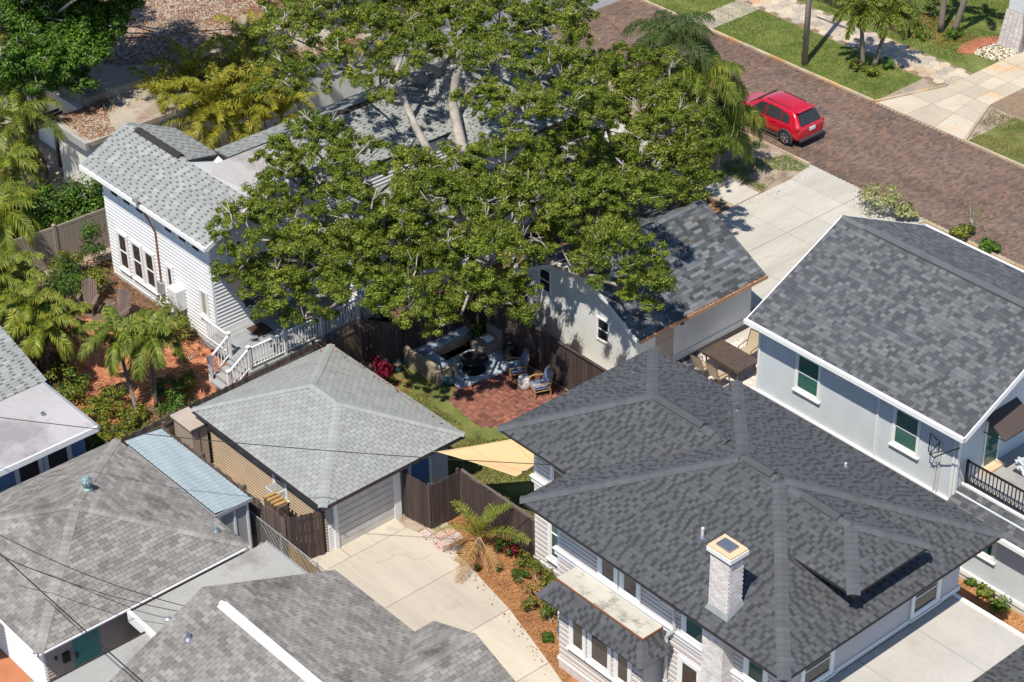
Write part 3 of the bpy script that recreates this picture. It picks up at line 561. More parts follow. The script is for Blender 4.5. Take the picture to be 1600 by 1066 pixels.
ys = [7.7, 10.6, 13.55, 15.35, 17.0]
for a, b_ in zip(ys[:-1], ys[1:]):
    for x0, x1 in ((-1.4, 1.55), (1.55, 4.6)): sd.append(rect(x0, x1, a, b_))
sd += [[(-1.4, 17.0), (1.55, 17.0), (1.55, 18.5), (-1.72, 18.56), (-1.55, 17.8)], [(1.55, 17.0), (4.6, 17.0), (4.75, 18.4), (1.55, 18.5)]]
cracks(slabs('street_driveway', sd, 'concrete_pale'), [(2.2, 11.4, 1.2), (3.6, 14.2, 2.4)])
slabs('sidewalk', [rect(x, x+1.45, 13.6, 15.15) for x in (-2.9, -4.37, -5.84, -7.31, -8.78, -10.25)], 'concrete_pale', 0.028)
nd = []
xl = lambda y: np.interp(y, [25.1, 28.6, 40], [-3.62, -2.5, -2.5]); xr = lambda y: np.interp(y, [25.1, 28.5, 40], [1.35, 0.0, 0.0])
yy = [25.1, 26.8, 28.55, 29.75, 31.0, 32.6, 34.4, 36.4, 39]
for a, b_ in zip(yy[:-1], yy[1:]):
    for k in range(3):
        f0, f1 = k/3, (k+1)/3; q = lambda y, f: (float(xl(y)+(xr(y)-xl(y))*f), y); nd.append([q(a, f0), q(a, f1), q(b_, f1), q(b_, f0)])
cracks(slabs('north_driveway', nd, 'concrete_rust'), [(-2.6, 25.4, .6), (.2, 25.9, 1.8), (-1.4, 27.0, .9), (-1.9, 30.2, 1.3), (-.8, 26.2, 2.6)])
# hexagonal stepping pavement on the far side of the street
hx = MB(); hx.box(-30, 20, 28.55, 30.6, -0.05, 0.008); HX = hx.build('hexagon_sidewalk', 'sand_joint'); HX['kind'] = 'structure'; ms = []
for t in (0.0, 0.2, 0.4, 0.6, 0.8, 1.0):
    k = MB(); k.prism([(0.285*math.cos(math.radians(60*i)), 0.285*math.sin(math.radians(60*i))) for i in range(6)], -0.02, 0.03, t); ms.append(k.mesh('hexagon_stone', 'hex_stone'))
for i in range(-30, 9):
    for j in range(4):
        x = -4+i*0.44; y = 28.82+j*0.508+(i % 2)*0.254
        if -2.45 < x < -0.05 or y > 30.5: continue
        link('hexagon_stone', random.choice(ms), HX, loc=(x, y, random.uniform(-.004, .004)))
slabs('cross_path', [rect(-15.6, -14.1, y, y+0.88) for y in (25.15, 26.05, 26.95, 27.7)], 'hex_stone', 0.03)
# brick terraces laid brick by brick; the nearest 300 are single pieces
def bricks(name, poly, m, bw=0.215, bh=0.105, style='basket', z=0.035, joint='sand_joint', ang=0.0, nind=300):
    b = MB(); b.add([(p[0], p[1], 0.012) for p in poly], [tuple(range(len(poly)))]); o = b.build(name, joint); o['kind'] = 'structure'
    xs = [p[0] for p in poly]; ys_ = [p[1] for p in poly]; L = []; u = bw+0.008
    cx, cy = (min(xs)+max(xs))/2, (min(ys_)+max(ys_))/2; R_ = max(max(xs)-min(xs), max(ys_)-min(ys_))*0.75; ca, sa = math.cos(ang), math.sin(ang); nn = int(R_/u)+1
    for i in range(-nn, nn):
        for j in range(-nn, nn):
            for k in range(2):
                if style == 'basket': q = (i*u, j*u+(k-0.5)*u/2, 0) if (i+j) % 2 else (i*u+(k-0.5)*u/2, j*u, 1)
                else: q = (i*u+(u/2 if k else 0), j*u+(k-0.5)*u/2, 0)
                L.append((cx+q[0]*ca-q[1]*sa, cy+q[0]*sa+q[1]*ca, q[2]))
    A = np.array(L); k = inpoly(A[:, 0], A[:, 1], poly); A = A[k]; A = A[np.argsort((A[:, 0]-CAM[0])**2+(A[:, 1]-CAM[1])**2)]
    vis = np.array([inframe((a[0], a[1], 0)) for a in A]); A = np.concatenate([A[vis], A[~vis]]); ms = {}
    for r_ in (0, 1):
        for t in (0.0, 0.3, 0.5, 0.7, 1.0):
            kk = MB(); w, h = (bw/2, bh/2); c2, s2 = math.cos(ang+r_*math.pi/2), math.sin(ang+r_*math.pi/2)
            kk.obox((0, 0, z/2), (c2*w, s2*w, 0), (-s2*h, c2*h, 0), (0, 0, z/2), t); ms[(r_, t)] = kk
    mm = {q: v.mesh('brick', m) for q, v in ms.items()}; st = MB()
    for i, a in enumerate(A):
        t = random.choice((0.0, 0.3, 0.5, 0.5, 0.7, 1.0)); zz = random.uniform(-.005, .004); r_ = int(a[2])
        if i < nind: link('brick', mm[(r_, t)], o, loc=(a[0], a[1], zz))
        else:
            src = ms[(r_, t)]; st.add([(p[0]+a[0], p[1]+a[1], p[2]+zz) for p in src.v], src.f, t)
    if st.v: st.build('brick_field', m, o, kind='stuff')
    return o
bricks('garden_terrace', [(-13.2, -11.9), (-11.0, -10.2), (-9.0, -9.3), (-7.2, -8.75), (-4.6, -8.75), (-3.3, -9.4), (-2.75, -10.4), (-4.2, -11.3), (-5.4, -12.0), (-5.9, -13.2), (-4.9, -14.5), (-4.2, -15.2), (-7.6, -15.1), (-8.6, -13.4), (-9.8, -13.2), (-11.5, -13.4)], 'brick_red', ang=0.12)
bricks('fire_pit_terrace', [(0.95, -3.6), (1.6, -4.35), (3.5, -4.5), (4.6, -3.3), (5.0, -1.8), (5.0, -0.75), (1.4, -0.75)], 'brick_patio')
bricks('street_paving', rect(-19.5, 12.5, 18.66, 24.93), 'street_paver', 0.215, 0.10, 'run', 0.022, 'underlay_light', math.pi/2)
# planted and mulched ground
ground('mulch_bed', [(5.6, -9.72), (6.22, -9.60), (8.59, -9.74), (11.79, -10.32), (15.34, -11.32), (18.5, -12.5), (18.5, -10.1), (13.8, -10.1), (13.8, -8.2), (10.6, -8.2), (6.9, -8.3), (6.9, -9.5), (5.7, -9.5)], 0.008, 'mulch')
ground('garden_floor', [(-16.8, -15.5), (-9.5, -16.3), (-7.0, -15.0), (-5, -8.6), (-14.4, -8.5), (-14.6, -6.6), (-16.6, -7.2)], 0.004, 'soil'); ground('shaded_yard', rect(-7, 1, -3.6, 13.4), 0.004, 'soil'); ground('garden_bed', [(-8.9, -16.4), (-2.5, -16.4), (-2.5, -10.4), (-4.2, -11.3), (-5.4, -12.0), (-5.9, -13.2), (-4.9, -14.5), (-4.2, -15.2), (-7.6, -15.1), (-8.6, -13.4), (-9.8, -13.2), (-9.6, -15.4)], 0.008, 'soil')
ground('lawn_bed', rect(-1.7, 10.5, -8.2, -0.7), 0.004, 'turf_base'); ground('north_lawn', rect(-40, -3.78, 25.1, 28.5), 0.004, 'turf_base'); ground('north_lawn_east', rect(1.5, 20, 25.1, 28.5), 0.004, 'turf_base')
ground('front_lawn', rect(-40, -2.5, 30.6, 60), 0.004, 'turf_base'); ground('verge', rect(-30, -1.5, 15.2, 18.48), 0.004, 'sandy'); ground('verge_east', rect(4.8, 24, 9.7, 18.15), 0.004, 'turf_base')
ground('side_yard', rect(20.0, 27, -2.4, 1.5), 0.004, 'mulch'); ground('paved_yard', rect(-34, -15.5, -12.5, -4.8), 0.01, 'sandy')
bricks('paved_court', rect(-27, -17.2, -11.8, -5.0), 'paver_tan', 0.21, 0.105, 'run')
slabs('stepping_tiles', [[(6.68+0.42*i, -10.02+0.37*j-0.03*i), (7.09+0.42*i, -10.05+0.37*j-0.03*i), (7.09+0.42*i, -9.69+0.37*j-0.03*i), (6.68+0.42*i, -9.66+0.37*j-0.03*i)] for i in range(4) for j in range(3 if i < 3 else 2)], 'paver_tile', 0.035)
# ------------------------------------------------------------------ buildings
def walls(h, x0, x1, y0, y1, z0, z1, m, name='wall'):
    b = MB(); b.box(x0, x1, y0, y1, z0, z1); return b.build(name, m, h)
def eaveline(h, pts, m='dark_trim', name='fascia', d=0.16, w=0.035, top=0.0):
    for a, b in zip(pts[:-1], pts[1:]):
        k = MB(); a, b = Vector(a), Vector(b); dz = Vector((0, 0, d/2-top)); k.bar(a-dz, b-dz, w, d); k.build(name, m, h)
def pipe(parent, p, r, h, m='pvc', name='vent_pipe', collar='steel'):
    b = MB(); b.lathe([(r, -0.1), (r, h)], p, 10); o = b.build(name, m, parent); c = MB(); c.lathe([(r*2.2, 0.012), (r*1.15, 0.09)], p, 10); c.build('collar', collar, o); return o
def ridge_vent(R, a, b, m='dark_trim', w=0.17):
    a, b = Vector(a), Vector(b); d = (b-a).normalized(); s = d.cross(Vector((0, 0, 1))).normalized(); k = MB(); up = Vector((0, 0, 0.085))
    k.add([a-s*w-up*.3, a+up, a+s*w-up*.3, b-s*w-up*.3, b+up, b+s*w-up*.3, a-s*w-up*.85, a+s*w-up*.85, b-s*w-up*.85, b+s*w-up*.85], [(0, 1, 4, 3), (1, 2, 5, 4), (6, 0, 3, 8), (2, 7, 9, 5), (0, 6, 7, 2, 1), (3, 4, 5, 9, 8)]); return k.build('ridge_vent', m, R)
# ---- the two-storey house with the white chimney
H = thing('two_storey_house', 'two-storey house with dark hip roofs and a white brick chimney', 'house', (17, -6, 0))
walls(H, 10.6, 13.8, -8.2, -3.0, 0, 5.42, 'main_siding'); walls(H, 13.8, 22.9, -10.1, -2.4, 0, 5.42, 'main_siding')
MX0, MX1, MY0, MY1, ZE, ZR = 13.0, 23.72, -10.92, -1.61, 5.47, 7.28
pls, ra, rb = hip_planes(MX0, MX1, MY0, MY1, ZE, ZR); R = roof(H, pls, 'sh_main', 200)
hip_caps(R, 'sh_main', pls, ra, rb); ridge_vent(R, ra+Vector((0.1, 0, .06)), rb+Vector((-0.2, 0, .06)), 'sh_main')
p2, qa, qb = hip_planes(9.78, 20.0, -8.98, -2.22, ZE+0.001, 6.87)
p2 = [[p2[0][0], Vector((15.8, -8.98, ZE)), Vector((16.4, -5.6, 6.87)), qa], [Vector((15.8, -2.22, ZE)), p2[2][1], qa, Vector((16.4, -5.6, 6.87))], p2[3]]
R2 = roof(H, p2, 'sh_main', 100, name='rear_roof'); n = [pn(p) for p in p2]
caps(R2, 'sh_main', p2[0][0], qa, n[0], n[2]); caps(R2, 'sh_main', p2[1][1], qa, n[1], n[2]); caps(R2, 'sh_main', qa, (15.9, -5.6, 6.87), n[0], n[1])
ridge_vent(R2, qa+Vector((0.15, 0, .06)), (15.4, -5.6, 6.93), 'sh_main')
# small hip dormer over the front slope
K, Mc, dr = Vector((23.38, -7.85, 6.50)), Vector((23.38, -4.63, 6.50)), Vector((21.78, -6.24, 7.17))
dw = Vector((19.3, -6.24, 7.17)); dA = Vector((20.9, -7.85, 6.50)); dB = Vector((20.9, -4.63, 6.50))
p3 = [[dA, K, dr, dw], [K, Mc, dr], [Mc, dB, dw, dr]]
k = MB(); k.box(20.5, 22.95, -7.4, -5.08, 5.6, 6.47); k.build('dormer_wall', 'dark_trim', H)
R3 = roof(H, p3, 'sh_main', 0, 0.07, name='dormer_roof'); n = [pn(p) for p in p3]
caps(R3, 'sh_main', K, dr, n[0], n[1]); caps(R3, 'sh_main', Mc, dr, n[1], n[2]); caps(R3, 'sh_main', (19.5, -6.24, 7.18), dr, n[0], n[2]); ridge_vent(R3, (20.0, -6.24, 7.24), (21.4, -6.24, 7.22), 'sh_main')
eaveline(H, [(MX0, MY0, ZE), (MX1, MY0, ZE), (MX1, MY1, ZE), (MX0, MY1, ZE), (MX0, MY0, ZE)], 'dark_trim', d=0.12, top=0.02)
eaveline(H, [(13.4, -8.98, ZE), (9.78, -8.98, ZE), (9.78, -2.22, ZE), (13.4, -2.22, ZE)], 'dark_trim', d=0.12, top=0.02)
eaveline(H, [dA, K, Mc, dB], 'dark_trim', d=0.09, top=0.0)
for a in ((10.6, 13.8, -8.2), (13.8, 22.9, -10.1)):
    siding(H, '-Y', a[2], a[0], a[1], 0.42, 3.42, 0.20, 'main_siding'); siding(H, '-Y', a[2], a[0], a[1], 3.70, 5.3, 0.16, 'main_siding')
    k = MB(); k.box(a[0]-0.09, a[1]+0.06, a[2]-0.09, a[2]+0.01, 3.45, 3.66); k.build('belt_board', 'white_trim', H); k = MB(); k.box(a[0]-0.12, a[1]+0.09, a[2]-0.15, a[2]+0.01, 3.662, 3.70); k.build('belt_cap', 'white_trim', H)
    k = MB(); k.box(a[0]-0.06, a[1]+0.04, a[2]-0.07, a[2]+0.01, 0.33, 0.42); k.build('skirt_board', 'white_trim', H); k = MB(); k.box(a[0]-0.03, a[1]+0.02, a[2]-0.035, a[2]+0.01, 0, 0.33); k.build('foundation', 'brick_white', H)
siding(H, '+X', 22.9, -10.1, -2.4, 3.5, 5.3, 0.16, 'main_siding')
k = MB(); k.box(22.9, 22.99, -10.15, -2.35, 3.35, 3.52); k.build('belt_board', 'white_trim', H)
for x in (10.62, 13.82): k = MB(); k.box(x-0.03, x+0.09, (-8.2 if x < 12 else -10.1)-0.035, (-8.2 if x < 12 else -10.1)+.02, 0.42, 5.3); k.build('corner_board', 'white_trim', H)
window(H, '-Y', -8.2, 11.42, 11.95, 0.95, 2.9, 'glass_green', w=0.14); window(H, '-Y', -8.2, 11.55, 12.3, 3.95, 5.1, 'glass', w=0.12)
for x0, x1 in ((15.78, 16.35), (16.72, 17.30), (19.30, 20.0), (21.75, 22.35)): window(H, '-Y', -10.1, x0, x1, 3.86, 5.15, 'glass_brown' if x0 < 18 else 'glass_green', w=0.15, sill=False)
window(H, '-Y', -10.1, 18.45, 19.0, 4.6, 5.1, 'glass', w=0.1, split=False)
window(H, '-Y', -10.1, 19.2, 19.85, 1.5, 2.75, 'glass', w=0.15, split=False)
for y0, y1 in ((-9.2, -8.1), (-4.5, -3.45)): window(H, '+X', 22.9, y0, y1, 3.62, 4.75, 'glass', w=0.13)
# bay with its own pent roof
walls(H, 14.77, 18.36, -10.92, -10.12, 0, 2.9, 'main_siding', 'bay_wall')
siding(H, '-Y', -10.92, 14.77, 18.36, 0.45, 2.85, 0.20, 'main_siding'); siding(H, '+X', 18.36, -10.92, -10.13, 0.45, 2.85, 0.20, 'main_siding')
k = MB(); k.box(14.70, 18.43, -10.99, -10.14, 0.35, 0.45); k.build('skirt_board', 'white_trim', H); k = MB(); k.box(14.74, 18.39, -10.955, -10.12, 0, 0.35); k.build('foundation', 'brick_white', H)
bz0, bz1 = 2.90, 3.50; e0, e1, ey = 14.30, 18.82, -11.42; t0, t1, ty = 14.74, 18.36, -10.95
bp = [[Vector((e0, ey, bz0)), Vector((e1, ey, bz0)), Vector((t1, ty, bz1)), Vector((t0, ty, bz1))], [Vector((e1, ey, bz0)), Vector((e1, -10.1, bz0)), Vector((t1, -10.1, bz1)), Vector((t1, ty, bz1))], [Vector((e0, -10.1, bz0)), Vector((e0, ey, bz0)), Vector((t0, ty, bz1)), Vector((t0, -10.1, bz1))]]
RB = roof(H, bp, 'sh_main', 60, 0.06, name='bay_roof'); n = [pn(p) for p in bp]
caps(RB, 'sh_main', bp[0][0], bp[0][3], n[0], n[2]); caps(RB, 'sh_main', bp[0][1], bp[0][2], n[0], n[1])
k = MB(); k.box(t0-0.04, t1+0.04, ty-0.04, -10.11, bz1-0.05, bz1+0.03); k.build('bay_roof_top', 'bay_roof', RB)
k = MB(); k.bar((t0-.05, ty-.05, bz1+.01), (t1+.05, ty-.05, bz1+.01), 0.03, 0.06); k.bar((t1+.05, ty-.05, bz1+.01), (t1+.05, -10.12, bz1+.01), 0.03, 0.06); k.build('drip_edge', 'rust', RB)
for x0, x1, z0 in ((15.40, 15.88, 1.35), (16.22, 16.98, 1.35), (17.36, 17.84, 1.35)):
    wn = window(H, '-Y', -10.92, x0, x1, z0, 2.5, 'glass_brown', w=0.13, split=False)
    g = MB(); wbox(g, side('-Y', -10.92), x0+.035, x1-.035, 0.04, 0.05, 2.05, 2.465); g.build('leaded_light', 'blind', wn); g = MB()
    for i in range(1, 4): xx = x0+(x1-x0)*i/4; wbox(g, side('-Y', -10.92), xx-0.008, xx+0.008, 0.051, 0.056, 2.06, 2.46)
    g.build('glazing_bar', 'dark_trim', wn)
# chimney of painted brick, rising through the eave
def brick_shaft(parent, x0, x1, y0, y1, z0, z1, name='chimney', m='brick_white', bw=0.205, bh=0.075, vis=(True, True), cap=True):
    k = MB(); k.box(x0, x1, y0, y1, z0, z1); ch = k.build(name, 'mortar', parent); O = org(parent); cache = {}; rows = int((z1-z0)/bh); st = MB(); cnt = 0; jobs = []
    for r_ in range(rows):
        for face, (a0, a1) in (('-Y', (x0, x1)), ('+X', (y0, y1))):
            a = a0-(r_ % 2)*bw/2
            while a < a1-0.01:
                b0, b1 = max(a, a0), min(a+bw-0.010, a1)
                if b1-b0 > 0.03: jobs.append((face, b0, b1, z0+r_*bh))
                a += bw
    jobs.sort(key=lambda j: -j[3])
    for i, (face, b0, b1, z) in enumerate(jobs):
        f = side(face, y0 if face == '-Y' else x1); t = random.choice((0.2, 0.5, 0.7, 0.9, 1.0)); kk = MB(); wbox(kk, f, b0, b1, 0.001, 0.009+random.random()*0.003, z+0.004, z+bh-0.006, t)
        if i < 300: kk.build('brick', m, ch)
        else: st.add(kk.v, kk.f, t)
    if st.v: st.build('brick_courses', m, ch, kind='stuff')
    return ch
CH = brick_shaft(H, 20.40, 21.14, -10.44, -9.90, 5.3, 7.62)
brick_shaft(H, 20.38, 21.16, -10.60, -10.05, 0, 5.28, name='chimney_breast')
for z0, z1, g in ((7.62, 7.70, 0.03), (7.70, 7.84, 0.09)): k = MB(); k.box(20.40-g, 21.14+g, -10.44-g, -9.90+g, z0, z1); k.build('corbel', 'white_paint', CH)
k = MB(); k.box(20.33, 21.21, -10.51, -9.83, 7.84, 7.90); k.build('crown_slab', 'cap_tan', CH); k = MB(); k.box(20.50, 21.02, -10.36, -9.99, 7.90, 7.96); k.build('flue_cover', 'steel', CH)
k = MB(); k.add([(20.34, -10.52, 5.66), (21.2, -10.52, 5.66), (21.2, -9.84, 5.93), (20.34, -9.84, 5.93), (20.39, -10.45, 5.85), (21.15, -10.45, 5.85), (21.15, -9.89, 6.1), (20.39, -9.89, 6.1)], [(0, 1, 5, 4), (1, 2, 6, 5), (2, 3, 7, 6), (3, 0, 4, 7)]); k.build('flashing', 'galv', CH)
pl_y = lambda y: ZE+(y-MY0)*(ZR-ZE)/(ra.y-MY0)
pipe(R, (18.62, -8.9, pl_y(-8.9)), 0.05, 0.35); pipe(R, (14.9, -3.6, ZE+0.74), 0.045, 0.3, 'steel'); pipe(R2, (10.9, -4.2, ZE+0.42), 0.045, 0.28, 'steel'); pipe(R, (19.0, -3.2, ZE+.6), 0.04, 0.2)
# rain pipe beside the bay
k = MB(); k.tube([(18.92, -10.75, 5.2), (18.92, -10.3, 4.6), (18.92, -10.22, 3.72)], 0.05, 8); k.tube([(18.92, -10.22, 3.74), (18.70, -10.24, 3.45), (18.62, -10.24, 3.3), (18.62, -10.24, 0.1)], 0.06, 8)
for z in (2.75, 1.6): k.lathe([(0.085, 0), (0.085, 0.07)], (18.62, -10.24, z), 10)
k.build('downpipe', 'pvc', H)
# flat porch roof in front
k = MB(); k.box(22.98, 29.5, -10.6, -2.66, 3.08, 3.30); PR = k.build('porch_roof', 'flat_roof', H)
k = MB(); k.box(22.98, 29.6, -2.66, -2.56, 3.02, 3.36); k.build('parapet_edge', 'white_trim', PR)
for y in (-4.6, -6.9): k = MB(); k.box(23.0, 29.5, y-0.02, y+0.02, 3.296, 3.304); k.build('roof_seam', 'flat_grey', PR)
for x, y in ((24.5, -9.2), (29.0, -2.9)): k = MB(); k.box(x, x+0.3, y, y+0.3, 0, 3.08); k.build('porch_post', 'white_paint', H)
roof(H, [[Vector((25.85, -3.0, 3.42)), Vector((25.85, -10.2, 3.42)), Vector((29.0, -10.2, 4.6)), Vector((29.0, -3.0, 4.6))]], 'sh_main', 0, name='porch_gable_roof')
# ---- the pale grey two-storey house
H = thing('grey_stucco_house', 'pale grey two-storey house with a gabled dark shingle roof and white gutter', 'house', (15.5, 5.6, 0))
GX0, GX1, GY0, GY1, GE, GR = 10.92, 20.12, 1.02, 10.2, 5.70, 7.90; gm = (GY0+GY1)/2
walls(H, 11.1, 19.6, 1.55, 9.65, 0, 5.62, 'grey_stucco')
k = MB(); k.add([(11.1, 1.55, 5.62), (11.1, 9.65, 5.62), (11.1, gm, 7.7), (19.6, 1.55, 5.62), (19.6, 9.65, 5.62), (19.6, gm, 7.7)], [(0, 2, 1), (3, 4, 5), (0, 3, 5, 2), (1, 2, 5, 4)]); k.build('gable_wall', 'grey_stucco', H)
gp_ = [[Vector((GX0, GY0, GE)), Vector((GX1, GY0, GE)), Vector((GX1, gm, GR)), Vector((GX0, gm, GR))], [Vector((GX1, GY1, GE)), Vector((GX0, GY1, GE)), Vector((GX0, gm, GR)), Vector((GX1, gm, GR))]]
R = roof(H, gp_, 'sh_right', 300); n = [pn(p) for p in gp_]; caps(R, 'sh_right', gp_[0][3], gp_[0][2], n[0], n[1], w=0.16); ridge_vent(R, (12.0, gm, GR+.05), (19.4, gm, GR+.05), 'sh_right', 0.16)
eaveline(H, [(GX0-.04, GY0-.05, GE+.03), (GX1+.04, GY0-.05, GE+.03)], 'white_trim', 'gutter', 0.16, 0.12, 0.02); eaveline(H, [(GX1, GY1+.05, GE), (GX0, GY1+.05, GE)], 'white_trim', 'gutter', 0.16, 0.12, 0.02)
eaveline(H, [(GX0-.02, GY0, GE), (GX0-.02, gm, GR), (GX0-.02, GY1, GE)], 'white_trim', 'bargeboard', 0.2, 0.04, 0.02); eaveline(H, [(GX1+.02, GY0, GE), (GX1+.02, gm, GR), (GX1+.02, GY1, GE)], 'white_trim', 'bargeboard', 0.2, 0.04, 0.02)
for x0 in (12.86, 17.08): window(H, '-Y', 1.55, x0, x0+0.93, 3.72, 5.05, 'glass_green', w=0.09, base=0.004, blinds=True)
for x in (11.12, 16.36, 19.5): k = MB(); k.box(x-0.05, x+0.05, 1.50, 1.552, 2.7, 5.6); k.build('downpipe', 'white_paint', H)
k = MB(); k.box(11.0, 19.72, 1.46, 1.56, 2.62, 2.74); k.build('belt_board', 'white_trim', H)
k = MB(); k.box(19.60, 19.66, 1.5, 1.62, 2.9, 5.6); k.build('corner_board', 'white_trim', H)
k = MB()
for i, x in enumerate((18.86, 18.98)): k.tube([(x, 1.49, 2.75), (x, 1.49, 4.55), (x, 1.46, 4.75)], 0.03, 6)
k.build('conduit', 'pvc', H); k = MB(); k.tube([(18.86, 1.4, 4.8), (18.7, 1.25, 5.05), (18.72, 1.2, 4.4), (18.95, 1.2, 4.25), (19.2, 1.2, 4.5), (19.6, 1.1, 4.9), (20.1, 0.9, 5.4)], 0.022, 5); k.tube([(18.98, 1.4, 4.8), (18.8, 1.15, 4.3), (19.0, 1.15, 4.5), (19.3, 1.1, 4.75)], 0.018, 5); k.build('service_cable', 'cable', H)
# lower storey with the roof terrace
walls(H, 19.6, 30, 1.6, 9.65, 0, 3.1, 'grey_stucco', 'lower_wall')
sk = [[Vector((19.62, 1.05, 2.80)), Vector((30, 1.05, 2.80)), Vector((30, 1.95, 3.22)), Vector((19.62, 1.95, 3.22))]]
roof(H, sk, 'sh_right', 0, 0.06, name='skirt_roof'); k = MB(); k.box(21.4, 30, 0.95, 1.07, 2.72, 2.86); k.build('gutter', 'white_trim', H)
k = MB(); k.box(19.62, 30, 1.95, 9.6, 3.1, 3.27); k.build('terrace_floor', 'flat_grey', H); k = MB(); k.box(19.62, 30, 1.90, 1.97, 3.2, 3.30); k.build('terrace_edge', 'white_trim', H)
window(H, '-Y', 1.6, 20.55, 21.32, 1.42, 2.45, 'glass_green', w=0.12, base=0.004); k = MB(); k.box(19.7, 24.0, 1.54, 1.62, 0.18, 0.34); k.build('skirt_board', 'white_trim', H)
k = MB(); k.box(23.5, 23.6, 1.5, 1.62, 0.1, 3.0); k.build('corner_board', 'white_trim', H)
RL = MB(); RL.bar((19.72, 1.98, 4.16), (30, 1.98, 4.16), 0.06, 0.05); RL.bar((19.72, 1.98, 3.40), (30, 1.98, 3.40), 0.05, 0.05); RL.box(19.68, 19.76, 1.94, 2.02, 3.27, 4.2); RLo = RL.build('railing', 'black_metal', H)
bm_ = MB(); bm_.box(-0.014, 0.014, -0.014, 0.014, 0, 0.74); bme = bm_.mesh('baluster', 'black_metal')
for i in range(1, 70): link('baluster', bme, RLo, loc=Vector((19.72+i*0.145, 1.98, 3.41))-org(H))
f = side('+X', 19.6); k = MB(); wbox(k, f, 2.86, 3.66, 0.002, 0.04, 3.3, 5.2); dr_ = k.build('door_frame', 'white_trim', H); k = MB(); wbox(k, f, 2.95, 3.57, 0.041, 0.05, 3.42, 5.1); k.build('door_glass', 'glass_green', dr_); k = MB(); wbox(k, f, 2.84, 3.68, 0.0, 0.35, 3.27, 3.36); k.build('door_step', 'cap_tan', H)
aw = MB(); aw.add([(19.61, 2.75, 5.45), (19.61, 4.35, 5.45), (20.45, 4.35, 4.95), (20.45, 2.75, 4.95), (19.61, 2.75, 5.40), (19.61, 4.35, 5.40), (20.45, 4.35, 4.90), (20.45, 2.75, 4.90)], [(3, 2, 1, 0), (4, 5, 6, 7), (0, 1, 5, 4), (1, 2, 6, 5), (2, 3, 7, 6), (3, 0, 4, 7)]); A_ = aw.build('awning', 'awning_brown', H); k = MB(); k.tube([(19.62, 2.76, 4.85), (20.44, 2.76, 4.93), (20.44, 4.34, 4.93), (19.62, 4.34, 4.85)], 0.02, 5); k.build('awning_frame', 'black_metal', A_)
# ---- the light grey garage in the middle
H = thing('grey_roof_garage', 'small garage with a pale grey hip roof and tan lap siding', 'garage', (2.2, -10.2, 0))
cx0, cx1, cy0, cy1, ce, cr = -1.53, 5.92, -13.23, -7.25, 2.32, 3.48
walls(H, -1.1, 5.5, -12.82, -7.7, 0, 2.28, 'grey_paint'); siding(H, '-Y', -12.82, -1.1, 5.5, 0.05, 2.2, 0.125, 'tan_siding')
pls, ra, rb = hip_planes(cx0, cx1, cy0, cy1, ce, cr); R = roof(H, pls, 'sh_garage', 300, 0.08); hip_caps(R, 'sh_garage', pls, ra, rb, w=0.16, ts=(0.6, 0.8, 1.0))
eaveline(H, [(cx0, cy0, ce), (cx1, cy0, ce), (cx1, cy1, ce), (cx0, cy1, ce), (cx0, cy0, ce)], 'fascia_brown', d=0.15, top=0.0)
f = side('+X', 5.5)
gd = MB(); wbox(gd, f, -12.42, -10.1, 0.002, 0.03, 0.0, 2.12); GD = gd.build('garage_door', 'underlay_light', H)
for i in range(8):
    k = MB(); wbox(k, f, -12.42, -10.1, 0.031, 0.055, 0.012+i*0.262, 0.262+i*0.262-0.012); k.build('door_panel', 'pvc', GD)
k = MB(); wbox(k, f, -12.58, -12.43, 0.0, 0.09, 0, 2.25); k.build('door_casing', 'white_trim', H); k = MB(); wbox(k, f, -10.09, -9.80, 0.0, 0.09, 0, 2.25); k.build('door_casing', 'white_trim', H)
k = MB(); wbox(k, f, -12.44, -10.08, 0.0, 0.06, 2.13, 2.25); k.build('door_header', 'dark_trim', H)
siding(H, '+X', 5.5, -12.8, -12.58, 0.05, 1.1, 0.12, 'white_siding')
k = MB(); wbox(k, f, -9.42, -8.42, 0.0, 0.05, 0.1, 2.25); bd = k.build('side_door_frame', 'white_trim', H); k = MB(); wbox(k, f, -9.27, -8.55, 0.051, 0.075, 0.1, 2.15); k.build('side_door', 'blue_door', bd)
siding(H, '+X', 5.5, -8.4, -7.7, 0.05, 2.2, 0.12, 'main_siding')
window(H, '-Y', -12.82, 2.72, 3.35, 1.1, 2.05, 'glass', w=0.08); ac = MB(); ac.box(2.74, 3.33, -13.3, -12.85, 1.05, 1.42); AC = ac.build('air_conditioner', 'pvc', H, bevel=0.02)
k = MB()
for i in range(5): k.box(2.78, 3.29, -13.26+i*0.08, -13.22+i*0.08, 1.42, 1.43)
k.build('grille', 'underlay_light', AC)
for x in (0.7, 1.5): k = MB(); k.box(x, x+0.22, -12.9, -12.84, 1.62, 1.68); k.build('vent_hood', 'white_trim', H)
litter('roof_leaves', None, [(-1.4, -7.9), (-1.4, -7.3), (5, -7.3), (5.2, -7.9)], 90, 2.42, 0.11, parent=H, lift=0.05)
